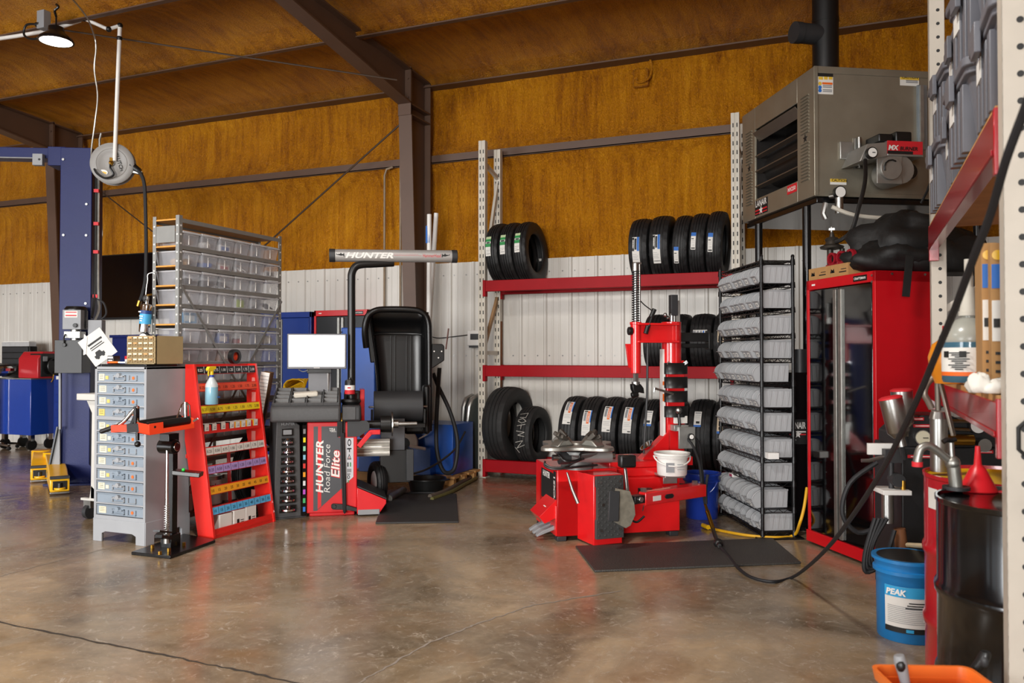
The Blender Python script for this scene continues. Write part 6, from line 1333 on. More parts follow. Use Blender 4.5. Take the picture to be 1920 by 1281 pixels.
b = MB(); b.tube([cp(1212, 926, 5.7), cp(1205, 958, 5.6)], .004, n=5); b.tube([cp(1224, 926, 5.7), cp(1216, 945, 5.63)], .004, n=5); b.build('latch_wire', M_steel, tcg)
b = MB(); b.tube([cp(1185, 976, 5.58), cp(1195, 979, 5.58), cp(1208, 968, 5.6)], .008, n=6, smooth=4); b.build('arm_hose', M_black, tcg)
# white bucket on the changer, blue bucket behind
def bucket(name, label, loc, r0, r1, h, m, open_top=True, handle=None, rz=0, lip=.012):
    o = thing(name, label, 'bucket', loc, rz); b = MB()
    prof = [(0, 0), (r0, 0), (r0+.004, .006), (r1-.008, h*.8), (r1-.004, h*.82), (r1+lip*.5, h*.82), (r1+lip*.5, h*.86), (r1-.003, h*.87), (r1, h-.015), (r1+lip, h-.014), (r1+lip, h), (r1-.006, h)]
    prof += [(r1-.008, h-.03), (r0-.004, .01), (0, .01)] if open_top else [(r1-.02, h-.004), (0, h-.004)]
    b.lathe(prof, 32); b.build('pail', m, o)
    if handle:
        b = MB(); b.tube([((r1+.012)*math.cos(t), (r1+.012)*math.sin(t)*math.cos(R(handle)), h*.84-(r1+.012)*math.sin(t)*math.sin(R(handle))) for t in [math.pi*k/12+math.pi for k in range(13)]], .006, n=6); b.build('handle', m, o)
    return o
wbk = bucket('white_bucket', 'white bucket hanging on the front of the red tire changer', L2W(tcg) @ Vector((TX-.045, TY-.23, .5725)), .105, .122, .165, M_white, handle=-28, rz=20)
wbk.location = dep(1260, 890, 6.02)
b = MB(); b.lathe([(.1085, .03), (.116, .115)], 32, 0)
b2 = MB(); BK = FRONT @ TR(0, .08, .118)
for k, (x, w2) in enumerate(((.05, .05), (.05, .06), (.05, .045))): b2.box(x-.03, x+w2-.03, -.118, -.114, .05+k*.018, .054+k*.018)
b2.box(-.06, .0, -.116, -.112, .03, .1); b2.build('printed_label', M_grey, wbk); b.bm.free()
b = MB(); b.lathe([(0, .12), (.11, .12)], 24); b.build('dirty_water', mat('dirty_liquid', '9a9678', .2, noise=.2, scale=30), wbk)
q = L2W(tcg).inverted() @ wbk.location
b = MB(); b.box(q.x-.08, q.x+.08, q.y-.06, TY-.05, q.z-.018, q.z-.001); b.box(q.x-.06, q.x+.05, q.y+.02, q.y+.03, q.z-.07, q.z-.018); b.build('bucket_shelf', M_galv, tcg, bevel=.002)
bucket('blue_bucket', 'dark blue plastic bucket on the floor behind the tire changer', onz(1316, 970), .125, .148, .375, mat('bucket_blue', '1d3a9c', .3, noise=.06, coat=.2), handle=-60, rz=-30)
# yellow hose and air chuck line
yh = line('yellow_hose', 'yellow air hose running across the floor under the wire rack to the red cabinet', [onz(1325, 988, .012), onz(1350, 995, .012), onz(1400, 1004, .012), onz(1450, 1008, .012), onz(1488, 1004, .02), dep(1500, 980, 5.86), dep(1508, 950, 5.88), dep(1513, 915, 5.95)], .011, mat('hose_yellow', 'dca61c', .45))
b = MB(); b.cyl(onz(1318, 985, .02), onz(1328, 989, .02), .018, n=10); b.build('yellow_coupling', M_yellow, yh)
ah = line('air_line', 'long black air hose drooping from upper right to the floor beside the changer mat', [dep(1960, 100, 1.55), dep(1919, 211, 1.63), dep(1886, 301, 1.7), dep(1857, 402, 1.8), dep(1825, 485, 1.9), dep(1792, 575, 2.05), dep(1759, 655, 2.22), dep(1726, 735, 2.42), dep(1693, 806, 2.64), dep(1657, 877, 2.9), dep(1611, 950, 3.27), dep(1560, 1018, 3.8), dep(1518, 1060, 4.4), onz(1485, 1083, .012), onz(1450, 1091, .012), onz(1410, 1083, .012), onz(1385, 1066, .012), onz(1365, 1042, .012), onz(1350, 1025, .03)], .0095, M_rubber)
b = MB(); p = onz(1347, 1019, .035); b.ball(p, .034, 14); b.tube([onz(1349, 1024, .035), onz(1341, 1005, .04), dep(1336, 990, 6.15)], .015, n=8); b.build('inline_filter', M_black, ah)
b = MB(); b.cyl(dep(1337, 992, 6.12), dep(1326, 958, 6.08), .016, n=10); b.cyl(dep(1326, 958, 6.08), dep(1322, 945, 6.07), .011, n=8); b.build('brass_coupler', M_brass, ah)
b = MB(); b.tube([dep(1322, 945, 6.07), dep(1316, 910, 6.1), dep(1311, 870, 6.15), dep(1300, 838, 6.25), dep(1288, 822, 6.3)], .01, n=8, smooth=4); b.tube([dep(1324, 945, 6.06), dep(1323, 915, 6.06), dep(1327, 890, 6.07)], .011, n=8); b.build('supply_hose', M_rubber, ah)

# ================================================================== wire rack with grey hopper bins
wdir = Vector((.445, -.896, 0)).normalized(); wdep = Vector((-wdir.y, wdir.x, 0)); WN = Vector((-.568, 6.26, 0)); WLEN = .93; WD = .24
wo = WN-wdir*WLEN
wk = thing('wire_rack', 'black wire shelving rack filled with grey hopper bins beside the red cabinet', 'rack', wo, math.degrees(math.atan2(wdir.y, wdir.x)))
M_wire = mat('black_wire', '121213', .35, .3, noise=.03)
WZ = [2.055, 1.885, 1.70, 1.507, 1.326, 1.15, .96, .78, .587, .41, .215, .045]
for x in (0, WLEN):
    for y in (0, WD):
        b = MB(); b.cyl((x, y, 0), (x, y, 2.09), .0125, n=12); b.ball((x, y, 2.09), .015, 8)
        for z in WZ: b.cyl((x, y, z-.03), (x, y, z+.012), .019, .016, n=12)
        b.build('post', M_wire, wk)
for z in WZ:
    b = MB()
    for y in (0, WD): 
        b.cyl((0, y, z), (WLEN, y, z), .004, n=6); b.cyl((0, y, z-.028), (WLEN, y, z-.028), .004, n=6)
        n = 16; b.tube([(WLEN*k/n, y, z if k % 2 else z-.028) for k in range(n+1)], .0025, n=4)
    for x in (0, WLEN):
        b.cyl((x, 0, z), (x, WD, z), .004, n=6); b.cyl((x, 0, z-.028), (x, WD, z-.028), .004, n=6); b.tube([(x, WD*k/6, z if k % 2 else z-.028) for k in range(7)], .0025, n=4)
    for k in range(1, 24): b.cyl((WLEN*k/24, 0, z+.002), (WLEN*k/24, WD, z+.002), .0022, n=4)
    b.build('wire_shelf', M_wire, wk)
for x in (0, WLEN):
    b = MB(); b.box(x-.06, x+.06, -.05, WD+.05, .001, .012); b.build('foot_plate', M_wire, wk)
M_hop = mat('hopper_grey', 'a3a4a6', .5, noise=.03)
hb = thing('hopper_bin', 'x', 'bin', (0, 0, 0), math.degrees(math.atan2(wdir.y, wdir.x)), 'grey hopper bins on the wire rack')
HW, HD, HH = .106, .265, .134
b = MB()
side = [(0, .008), (-.012, .055), (.0, .06), (.0, .06)]
arc = [(.09-.1*math.cos(R(a_)), .058+.076*math.sin(R(a_))) for a_ in range(0, 91, 15)]
sp_ = [(.014, 0), (-.012, .05)]+arc+[(HD, HH), (HD-.006, 0)]
for x0, x1 in ((-HW/2, -HW/2+.004), (HW/2-.004, HW/2)): b.prism(sp_, x0, x1, 0, YZ)
b.prism([(.014, 0), (HD-.006, 0), (HD-.006, .004), (.016, .004)], -HW/2, HW/2, 0, YZ)
for xr in (-HW/2-.002, HW/2-.004): b.tube([(xr+.003, y_, z_+.0) for y_, z_ in arc]+[(xr+.003, HD, HH)], .0042, n=6)
b.prism([(HD-.01, 0), (HD-.004, 0), (HD, HH), (HD-.006, HH)], -HW/2, HW/2, 0, YZ)
b.prism([(.014, 0), (.019, 0), (-.006, .05), (-.024, .056), (-.024, .05), (-.012, .048)], -HW/2, HW/2, 0, YZ)
for x_ in (-HW/2, HW/2):
    s_ = 1 if x_ > 0 else -1
    for k in range(4): y0 = .075+k*.045; b.prism([(y0+.004, .01), (y0+.014, .01), (y0+.026, HH-.014), (y0-.004, HH-.014)], min(x_, x_+s_*.003), max(x_, x_+s_*.003), 0, YZ)
    b.box(min(x_, x_+s_*.004), max(x_, x_+s_*.004), .075, HD+.002, HH-.008, HH, 0)
for v_ in b.bm.verts: v_.co.x *= .9+.1*min(1, v_.co.z/.1)
b.build('bin_body', M_hop, hb, bevel=.002)
b = MB(); LFm = frame((0, -.001, .025), (1, 0, 0), (0, -.026, .05)); b.box(-.022, .022, -.016, .018, .001, .0022, 0, LFm); b.box(-.012, .012, -.006, .008, .0022, .003, 1, LFm); b.build('label_card', [M_paper, M_grey], hb)
hb_rz = hb.rotation_euler.z
treeh = {c: kids(c) for c in kids(hb)}
wmat = L2W(wk); rngb = random.Random(11)
lvl = ['top', 'second', 'third', 'fourth', 'fifth', 'sixth', 'seventh', 'eighth', 'ninth', 'tenth', 'lowest']
for r_ in range(11):
    off = rngb.uniform(-.02, .01); out = -.035+rngb.uniform(-.02, .035)
    for k in range(7):
        o = hb if (r_ == 0 and k == 0) else dup(hb, tree=treeh)
        sh = (.035 if r_ in (3, 6, 8) else 0)
        o.location = wmat @ Vector((.076+k*.1298, out+rngb.uniform(-.013, .013), WZ[r_+1]+.0052)); o.rotation_euler.z = hb_rz+R(rngb.uniform(-3, 3)); o['label'] = 'grey hopper bin, %s from the left on the %s level of the black wire rack' % (ORD[k], lvl[r_])
b = MB(); b.box(-.035, .035, -.04, .04, 0, .045); o = b.build('small_carton', M_white, loc=wmat @ Vector((WLEN-.04, .1, WZ[8]+.14)), rot=(0, 0, wk.rotation_euler.z), bevel=.002)
o.location = wmat @ Vector((WLEN+.035, .06, WZ[8]+.0052)); tag(o, 'small white carton beside the grey bins at the end of the eighth wire shelf', 'box'); o.location = wmat @ Vector((WLEN-.03, -.1, WZ[8]+.0052)) if False else o.location
b = MB(); b.box(-.05, .05, -.03, .03, 0, .03); o = b.build('white_packet', [M_white], loc=wmat @ Vector((.26, .02, WZ[10]+.14)), rot=(0, 0, wk.rotation_euler.z), bevel=.006); tag(o, 'white packet with pink print lying on the bins of the tenth wire shelf', 'packet'); b = MB(); b.box(-.02, .04, -.031, -.03, .005, .025); b.build('print', mat('pink_print', 'c0476a', .6), o)

# ================================================================== waste-oil tank and heater above
tk = thing('oil_tank', 'black steel oil tank with a heater maker plate behind the wire rack', 'tank', (-.262, 6.64, 0), 26.4)
b = MB(); b.box(-.14, .42, 0, 1.08, .04, 1.22); b.box(-.13, .41, .02, 1.06, 0, .04); b.build('tank_body', M_blackpaint, tk, bevel=.01)
b = MB(); b.box(-.004, .012, -.012, .0, .0, 1.2); b.build('corner_strip', M_galv, tk)
p = L_(tk, dep(1494, 812, 6.08)); b = MB(); b.box(-.16, -.01, -.004, 0, p.z-.1, p.z+.09, 0); b.text('LANAIR', .07, FRONT @ TR(-.085, p.z+.02, .005), 1, bold=.02, fit=.13); b.box(-.15, -.02, -.006, -.004, p.z-.01, p.z-.0, 1); b.box(-.15, -.02, -.006, -.004, p.z-.03, p.z-.02, 2); b.prism([(-.085+(.03 if k % 2 == 0 else .013)*math.sin(R(36*k)), p.z-.025+(.03 if k % 2 == 0 else .013)*math.cos(R(36*k))) for k in range(10)], .006, .0075, 1, FRONT); b.build('maker_plate', [M_ink, M_white, M_redp], tk)
b = MB(); b.cyl((.1, .3, 1.2), (.1, .3, 1.27), .05, n=16); b.build('filler_cap', M_dgrey, tk)
b = MB(); b.lathe([(0, 0), (.06, 0), (.065, .12), (.06, .18), (0, .18)], 18, 0, TR(-.02, -.1, .95) @ TR(rx=90)) if False else b.cyl((-.03, .08, 1.22), (-.03, .08, 1.40), .055, n=18); b.build('filter_canister', M_dgrey, tk)

hN = Vector((-.205, 6.586, 0)); hdir = Vector((.655, -1.134, 0)).normalized(); hl = 1.315; z0h, z1h = 2.572, 3.565
ht = thing('waste_oil_heater', 'large grey sheet-metal heater with louvred front raised on black poles', 'heater', hN-hdir*hl, math.degrees(math.atan2(hdir.y, hdir.x)))
M_sheet = mat('heater_sheet', '918b7c', .36, .55, noise=.1, scale=5, rvar=.12)
HDp = 1.6
def hp_(u, v, d): return L_(ht, dep(u, v, d))
b = MB()
ox0, ox1, oz0, oz1 = .27, 1.05, z0h+.17, z1h-.20
b.box(0, ox0, 0, .02, z0h, z1h); b.box(ox1, hl, 0, .02, z0h, z1h); b.box(ox0, ox1, 0, .02, z0h, oz0); b.box(ox0, ox1, 0, .02, oz1, z1h)
b.box(0, .015, 0.02, HDp, z0h, z1h); b.box(hl-.015, hl, .02, HDp, z0h, z1h); b.box(0, hl, .02, HDp, z0h, z0h+.015); b.box(0, hl, .02, HDp, z1h-.015, z1h); b.box(0, hl, HDp-.015, HDp, z0h, z1h)
b.box(hl-.002, hl+.012, -.004, .03, z0h, z1h); b.box(hl-.001, hl+.008, .0, HDp, z1h-.05, z1h+.004); b.box(hl-.001, hl+.008, .0, HDp, z0h-.004, z0h+.03)
b.build('housing', M_sheet, ht, bevel=.004)
b = MB(); b.box(ox0-.02, ox1+.02, .3, .31, oz0-.02, oz1+.02); b.box(ox0-.02, ox0-.01, .02, .31, oz0-.02, oz1+.02); b.box(ox1+.01, ox1+.02, .02, .31, oz0-.02, oz1+.02); b.cyl((ox0, .26, z0h+.45), (ox1, .26, z0h+.45), .17, n=24); b.build('inner_duct', mat('duct_dark', '1b1816', .5), ht)
for k in range(1, 5):
    zc = oz0-.03+k*.135+(.01 if k == 4 else 0)
    b = MB(); b.bar((ox0, .03, zc), (ox1, .03, zc), .075 if k == 4 else .05, .006, 0, TR() ) if False else b.prism([(.0, zc+.004), (.05, zc-.006), (.052, zc-.001), (.002, zc+.014)] if k < 4 else [(-.02, zc+.07), (.04, zc), (.044, zc+.004), (-.016, zc+.075)], ox0, ox1, 0, YZ); b.build('louver_blade', mat('louver_dark', '6b6258', .35, .5), ht)
for xs, n_ in ((.09, 0), (1.12, 1)):
    for grp in (0, 1):
        b = MB(); zz0 = z0h+.14+grp*.37
        for k in range(12): b.prism([(0, zz0+k*.026), (-.012, zz0+k*.026+.004), (0, zz0+k*.026+.014)], xs, xs+.12, 0, YZ)
        b.build('vent_slots', M_sheet, ht)
    b = MB(); b.prism([(xs+.06+(.035 if k % 2 == 0 else .014)*math.sin(R(36*k)), z0h+.475+(.035 if k % 2 == 0 else .014)*math.cos(R(36*k))) for k in range(10)], .0, .003, 0, FRONT); b.build('star', M_ink, ht)
b = MB(); b.box(.27, .53, -.004, 0, z0h+.0, z0h+.15, 0) if False else b.box(.27, .52, -.003, 0, z0h+.02, z0h+.15, 0); b.text('LANAIR', .075, FRONT @ TR(.395, z0h+.095, .004), 1, bold=.02, fit=.22); b.box(.28, .51, -.005, -.003, z0h+.055, z0h+.068, 2); b.box(.28, .51, -.005, -.003, z0h+.03, z0h+.04, 2); b.prism([(.395+(.04 if k % 2 == 0 else .016)*math.sin(R(36*k)), z0h+.055+(.04 if k % 2 == 0 else .016)*math.cos(R(36*k))) for k in range(10)], .004, .006, 1, FRONT)
b.build('maker_label', [M_ink, M_white, M_redp], ht)
b = MB(); b.box(.88, 1.04, -.003, 0, z0h+.09, z0h+.16, 0); b.text('MX250', .045, FRONT @ TR(.96, z0h+.11, .004), 1, bold=.02, fit=.13); b.build('model_label', [M_redp, M_white], ht)
# right side (local +x face)
SF = frame((hl+.0005, 0, 0), (0, 1, 0), (0, 0, 1))
ws = Matrix.Identity(4)
def sidept(u, v, off=0.0):   # point of the photo on the right-hand side panel -> (y, z) of the panel
    wM = L2W(ht); n = (wM.to_3x3() @ Vector((1, 0, 0))); p0 = wM @ Vector((hl+off, 0, 3)); r = ray(u, v); t = (p0-EYE).dot(n)/r.dot(n); q = W2L(ht) @ (EYE+r*t); return q.y, q.z
def sbox(b, u0, v0, u1, v1, th, m, off=0.0): y0, za_ = sidept(u0, v1, off+th); y1, zb_ = sidept(u1, v0, off+th); b.box(hl+off, hl+off+th, y0, y1, za_, zb_, m); return y0, y1, za_, zb_
M_warn = mat('warning_yellow', 'd8b23a', .6, noise=.03)
b = MB(); sbox(b, 1533, 135, 1562, 176, .003, 0); sbox(b, 1533, 136, 1562, 143, .002, 2, .003); sbox(b, 1535, 144, 1543, 149, .002, 1, .003); sbox(b, 1545, 144, 1552, 149, .002, 1, .003); sbox(b, 1554, 144, 1561, 149, .002, 1, .003); sbox(b, 1542, 155, 1561, 158, .002, 3, .003)
for v in (160, 163, 168, 171): sbox(b, 1543, v, 1560, v+1, .002, 4, .003)
for v in (156, 163, 169): y_, z_ = sidept(1537, v+1); b.cyl((hl+.003, y_, z_), (hl+.005, y_, z_), .014, n=12, m=1 if v == 156 else 5)
b.build('warning_label', [M_paper, M_warn, M_ink, M_orange, M_grey, M_bluep], ht)
b = MB(); sbox(b, 1688, 143, 1723, 160, .003, 0); sbox(b, 1688, 143, 1723, 149, .002, 1, .003); y_, z_ = sidept(1705, 148); b.text('CAUTION', .03, SF @ TR(y_, z_, .006), 2, bold=.02)
for v in (151, 154): sbox(b, 1699, v, 1721, v+1, .002, 3, .003)
b.build('caution_label', [M_paper, M_warn, M_ink, M_grey], ht)
b = MB(); sbox(b, 1557, 336, 1587, 346, .003, 0); sbox(b, 1557, 336, 1587, 341, .002, 1, .003); y_, z_ = sidept(1573, 341); b.text('CAUTION', .028, SF @ TR(y_, z_, .006), 2, bold=.02); b.build('caution_label', [M_paper, M_warn, M_ink], ht)
b = MB(); sbox(b, 1576, 266, 1599, 298, .02, 0); b.build('access_plate', M_galv, ht, bevel=.004)
b = MB(); y0, y1, a_, c_ = sbox(b, 1601, 259, 1616, 316, .01, 0); b.cyl((hl+.03, (y0+y1)/2, a_), (hl+.03, (y0+y1)/2, c_), .014, n=10); b.build('latch_bar', M_steel, ht)
# burner
b = MB(); y0, z0_ = sidept(1612, 300, .26); y1, z1_ = sidept(1664, 266, .26); b.prism([(y0, z0_-.01), (y0+.06, z1_-.02), (y1, z1_), (y1, z1_-.11)], .0, .26, 0, SF); sbox(b, 1664, 266, 1732, 292, .26, 0); bu = b.build('burner_box', mat('burner_alloy', '9d9b96', .35, .6, noise=.08), ht, bevel=.006)
b = MB(); y0, y1, a_, c_ = sbox(b, 1664, 266, 1730, 288, .004, 0, .26); b.text('MX', .05, SF @ TR(y0+.045, (a_+c_)/2-.02, .266), 2, bold=.04, shear=.2); b.text('BURNER', .038, SF @ TR(y0+.17, (a_+c_)/2-.02, .266), 1, bold=.03, shear=.2); b.box(hl+.264, hl+.266, y0, y1-.08, a_, a_+.022, 1); b.build('burner_plate', [M_redp, M_ink, M_white], bu)
b = MB(); sbox(b, 1648, 251, 1675, 266, .18, 0, .05); sbox(b, 1680, 247, 1710, 266, .2, 0, .04); b.build('ignition_box', M_black, bu, bevel=.01)
b = MB(); y_, z_ = sidept(1690, 318, .24); b.cyl((hl+.02, y_, z_), (hl+.24, y_, z_), .105, n=24); b.cyl((hl+.05, y_+.1, z_-.0), (hl+.2, y_+.1, z_), .06, n=18, m=1); b.box(hl+.24, hl+.25, y_-.2, y_+.0, z_-.11, z_+.14); y2, z2 = sidept(1652, 326); b.cyl((hl+.25, y_-.1, z_), (hl+.275, y_-.1, z_), .085, n=24)
b.tube([(hl+.28, y_-.1+.06*math.cos(t*.5), z_+.06*math.sin(t*.5)) for t in range(2, 8)], .007, n=5, m=1); b.build('blower', [mat('burner_alloy', '9d9b96'), M_black], bu, bevel=.003)
b = MB(); y_, z_ = sidept(1636, 286, .3); b.cyl((hl+.27, y_, z_), (hl+.3, y_, z_), .042, n=20); b.cyl((hl+.3, y_, z_), (hl+.303, y_, z_), .034, n=18, m=1); b.box(hl+.303, hl+.305, y_-.003, y_+.02, z_-.003, z_+.003, 0); b.build('pressure_gauge', [M_black, M_white], bu)
b = MB(); y_, z_ = sidept(1576, 360, .08); b.cyl((hl+.05, y_, z_), (hl+.08, y_, z_), .048, n=20); b.cyl((hl+.08, y_, z_), (hl+.083, y_, z_), .04, n=18, m=1); b.cyl((hl+.06, y_, z_-.16), (hl+.06, y_, z_-.04), .03, n=14, m=2); b.cyl((hl, y_-.04, z_-.02), (hl+.06, y_-.0, z_-.02), .02, n=10, m=2); b.tube([(hl+.04, y_-.1, z_-.08), (hl+.04, y_-.12, z_-.16), (hl+.04, y_-.1, z_-.2)], .02, n=8, m=2); b.build('fuel_regulator', [M_black, M_white, M_steel], ht)
b = MB(); b.tube([hp_(1560, 388, 6.1), hp_(1600, 403, 6.1), hp_(1660, 409, 6.15), hp_(1720, 406, 6.3), hp_(1790, 398, 6.6)], .016, n=8, smooth=4); b.build('white_pipe', mat('cream_pipe', 'cfc9bc', .5), ht)
b = MB(); b.tube([hp_(1622, 300, 5.95), hp_(1622, 340, 5.85), hp_(1610, 390, 5.8), hp_(1598, 430, 5.8), hp_(1580, 448, 5.82), hp_(1566, 454, 5.85)], .015, n=8, smooth=4); b.build('fuel_hose', M_black, ht)
b = MB(); y_, z_ = sidept(1733, 290); b.tube([(hl+.1, y_, z_), (hl+.14, y_-.05, z_-.25), (hl+.1, y_-.1, z_-.4)], .01, n=6, smooth=3); b.build('power_lead', M_black, ht)
b = MB(); sbox(b, 1722, 160, 1738, 280, .02, 0); sbox(b, 1727, 160, 1732, 280, .02, 1, .02); b.build('side_channel', [mat('channel_blue_grey', '8e98a0', .3, .6), M_galv], ht)
# stand: tray frame, poles and flue
b = MB(); b.box(.02, hl-.02, .03, HDp-.05, z0h-.05, z0h-.004); b.build('support_frame', M_blackpaint, ht, bevel=.006)
for u, d in ((1423, 7.22), (1513, 6.38)):
    p = L_(ht, dep(u, 500, d)); b = MB(); b.cyl((p.x, p.y, 1.2205), (p.x, p.y, z0h-.05), .033, n=16); b.build('support_pole', M_blackpaint, ht)
for p in ((.35, 1.45), (1.2, 1.45)): b = MB(); b.cyl((*p, 0), (*p, z0h-.05), .033, n=16); b.build('support_pole', M_blackpaint, ht)
fp = hp_(1548, 110, 6.95); b = MB(); b.cyl((fp.x, fp.y, z1h), (fp.x, fp.y, 5.0), .108, n=28); b.cyl((fp.x, fp.y, z1h), (fp.x, fp.y, z1h+.03), .125, n=28); b.cyl((fp.x, fp.y, 4.2), (fp.x, fp.y, 4.24), .111, n=28); fl_ = b.build('flue', M_black, ht)
q = hp_(1500, 62, 6.9); b = MB(); b.cyl((fp.x, fp.y, q.z), q, .085, n=24); b.cyl(q, q+(q-Vector((fp.x, fp.y, q.z))).normalized()*.06, .09, n=24); b.build('draft_tee', M_dgrey, fl_)

# ================================================================== tall red cabinet
cN = Vector((.182, 5.605, 0)); cL = Vector((-.253, 6.242, 0)); cd_ = (cN-cL); 
rc = locker('steel_cabinet', 'tall red steel cabinet with glossy black doors under the heater', 0, cd_.length, 0, 1.89, mat('cabinet_red', 'bb0c18', .35, noise=.03, spec=.35), mat('gloss_black', '050506', .06, noise=0, coat=.6, spec=.7), depth=.46, z0=.03, plate='CRAFTSMAN')
rc.location = cL; rc.rotation_euler = (0, 0, math.atan2(cd_.y, cd_.x))
b = MB(); b.box(-.002, cd_.length+.002, -.012, .03, .02, .1); b.build('toe_rail', mat('cabinet_red', 'bb0c18'), rc, bevel=.003)
for z in (1.86, 1.82, .06, .09):
    b = MB(); b.cyl((cd_.length-.03, -.004, z), (cd_.length-.03, 0, z), .008, n=8); b.build('rivet', M_steel, rc)
for y in (.12, .36): b = MB(); b.cyl((cd_.length, y, 1.87), (cd_.length+.005, y, 1.87), .008, n=8); b.build('rivet', M_steel, rc)
rm = L2W(rc); rz_ = math.degrees(rc.rotation_euler.z); CT = 1.8905
def on_cab(x, y, z=CT): return rm @ Vector((x, y, z))
for k, (x, w2, l_) in enumerate(((.13, .26, 'left brown cardboard carton with printed marks on top of the red cabinet'), (.365, .2, 'right brown cardboard carton behind the black bag on top of the red cabinet'))):
    b = MB(); b.box(-w2/2, w2/2, -.06, .1, 0, .085, 0); b.prism([(-.1, .03), (-.09, .06), (-.075, .03), (-.06, .06), (-.05, .03)], .06, .061, 1, FRONT); b.box(.0, .08, -.0612, -.06, .025, .033, 1); b.box(.02, .08, -.0612, -.06, .045, .05, 1)
    tag(b.build('parts_carton', [M_card, M_ink], loc=on_cab(x, .08), rot=(0, 0, R(rz_)), bevel=.002), l_, 'box')
rt_ = thing('ring_tool', 'dark red holder with three round holes standing on the cardboard cartons', 'tool holder', on_cab(.325, .07, CT+.0865), rz_)
b = MB()
for k in range(3):
    c = (-.11+k*.105, .05); N_ = 20
    b.ring([(c[0]+.048*math.cos(2*math.pi*t/N_), c[1]+.045*math.sin(2*math.pi*t/N_)) for t in range(N_)], [(c[0]+.03*math.cos(2*math.pi*t/N_), c[1]+.03*math.sin(2*math.pi*t/N_)) for t in range(N_)], -.012, .012, 0, FRONT)
b.box(-.16, .15, -.02, .02, 0, .012); b.build('holder', mat('deep_red', '8a1020', .4), rt_)
fr_ = thing('fuel_filter_head', 'black fuel filter head with metal valve standing behind the cartons', 'filter', dep(1560, 486, 5.95), 0)
b = MB(); b.cyl((-.012, 0, -.14), (-.012, 0, .1), .022, n=12); b.cyl((.07, .02, -.14), (.07, .02, .1), .018, n=12); b.lathe([(0, .09), (.03, .09), (.08, .1), (.085, .115), (.05, .13), (.042, .15), (.05, .165), (.04, .18), (.02, .185), (.012, .22), (0, .22)], 20); b.build('filter_body', mat('gunmetal', '403b35', .4, .5), fr_); b = MB(); b.cyl((0, 0, .21), (0, 0, .26), .009, n=8); b.box(-.02, .02, -.01, .01, .235, .25); b.build('valve_stem', M_steel, fr_)
fr_.location.z = CT+.145
# black bag slumped on the cabinet
random.seed(21); b = MB()
def blob(b, c, rx, ry, rz, seed, n=28, amp=.13, flat=.0):
    rg = random.Random(seed); ph = [(rg.uniform(1.5, 6), rg.uniform(1.5, 6), rg.uniform(0, 6.3), rg.uniform(.3, 1)) for _ in range(9)]
    rows = []
    for i in range(n//2+1):
        th = math.pi*i/(n//2); row = []
        for k in range(n):
            f = 2*math.pi*k/n; d = 1+amp*sum(w*math.sin(a_*th+p+3*math.sin(f+p))*math.cos(c_*f*0+round(c_)*f+p) for a_, c_, p, w in ph)/2.2
            z = math.cos(th)*rz*d; z = max(z, -rz*.55)
            row.append(b.bm.verts.new((c[0]+rx*math.sin(th)*math.cos(f)*d, c[1]+ry*math.sin(th)*math.sin(f)*d, c[2]+z)))
        rows.append(row)
    for i in range(n//2):
        for k in range(n): b._f([rows[i][k], rows[i+1][k], rows[i+1][(k+1) % n], rows[i][(k+1) % n]], 0)
    bmesh.ops.remove_doubles(b.bm, verts=b.bm.verts[:], dist=1e-5)
M_bag = mat('black_fabric', '121212', .6, noise=.15, scale=20, bump=.5, bscale=14)
Zr = Matrix.Identity(4)
b2 = MB(); blob(b2, (.13, .04, .21), .38, .22, .22, 4, amp=.2); blob(b2, (-.02, -.05, .09), .32, .17, .12, 9, amp=.24); blob(b2, (.28, .0, .12), .36, .24, .2, 13, amp=.18)
bg_ = b2.build('black_bag', M_bag, loc=dep(1678, 508, 5.42)+Vector((0, .08, -.0)), rot=(0, 0, R(26)), smooth=180)
bg_.location.z = CT+.0; tag(bg_, 'crumpled black fabric cover heaped on top of the red cabinet', 'cover')
b = MB(); Zb = bg_.matrix_world
b.box(-.024, .024, -.004, .004, -.2, .06); sb_ = b.build('strap', M_bag, None, loc=dep(1704, 497, 5.08), rot=(0, R(6), R(26)))
sb_.parent = bg_; bgM = L2W(bg_); q = bgM.inverted() @ dep(1704, 497, 5.09); sb_.location = q; sb_.rotation_euler = (0, R(6), 0)

# ================================================================== steel shelving rack along the right-hand side
M_upr = mat('upright_white', 'bcb4a7', .5, noise=.07, scale=7)
rr_ = thing('storage_rack', 'tall white and red pallet rack along the right side with totes and jugs', 'rack', (.415, 2.62, 0), -.8)
SPY = 2.44; SDp = 1.05
for i, y in enumerate((0, SPY)):
    for j, x in enumerate((0, SDp)):
        b = MB(); Hh = 4.3 if i else 3.9
        b.box(x, x+.078, y, y+.003, 0, Hh); b.box(x, x+.003, y, y+.075, 0, Hh); b.box(x+.075, x+.078, y, y+.075, 0, Hh); b.box(x-.02, x+.1, y-.02, y+.1, 0, .008)
        if j == 0:
            k = 0
            while .08+k*.0762 < Hh: b.cyl((x+.045, y-.0012, .08+k*.0762), (x+.045, y, .08+k*.0762), .0095, n=10, m=1); k += 1
        b.build('upright', [M_upr, M_ink], rr_, bevel=.002)
    for z0, z1 in ((.3, .9), (.9, 1.6), (1.6, 2.3), (2.4, 3.3)): b = MB(); b.bar((.06, y+.045, z0), (SDp, y+.045, z1), .035, .035); b.build('brace', M_upr, rr_)
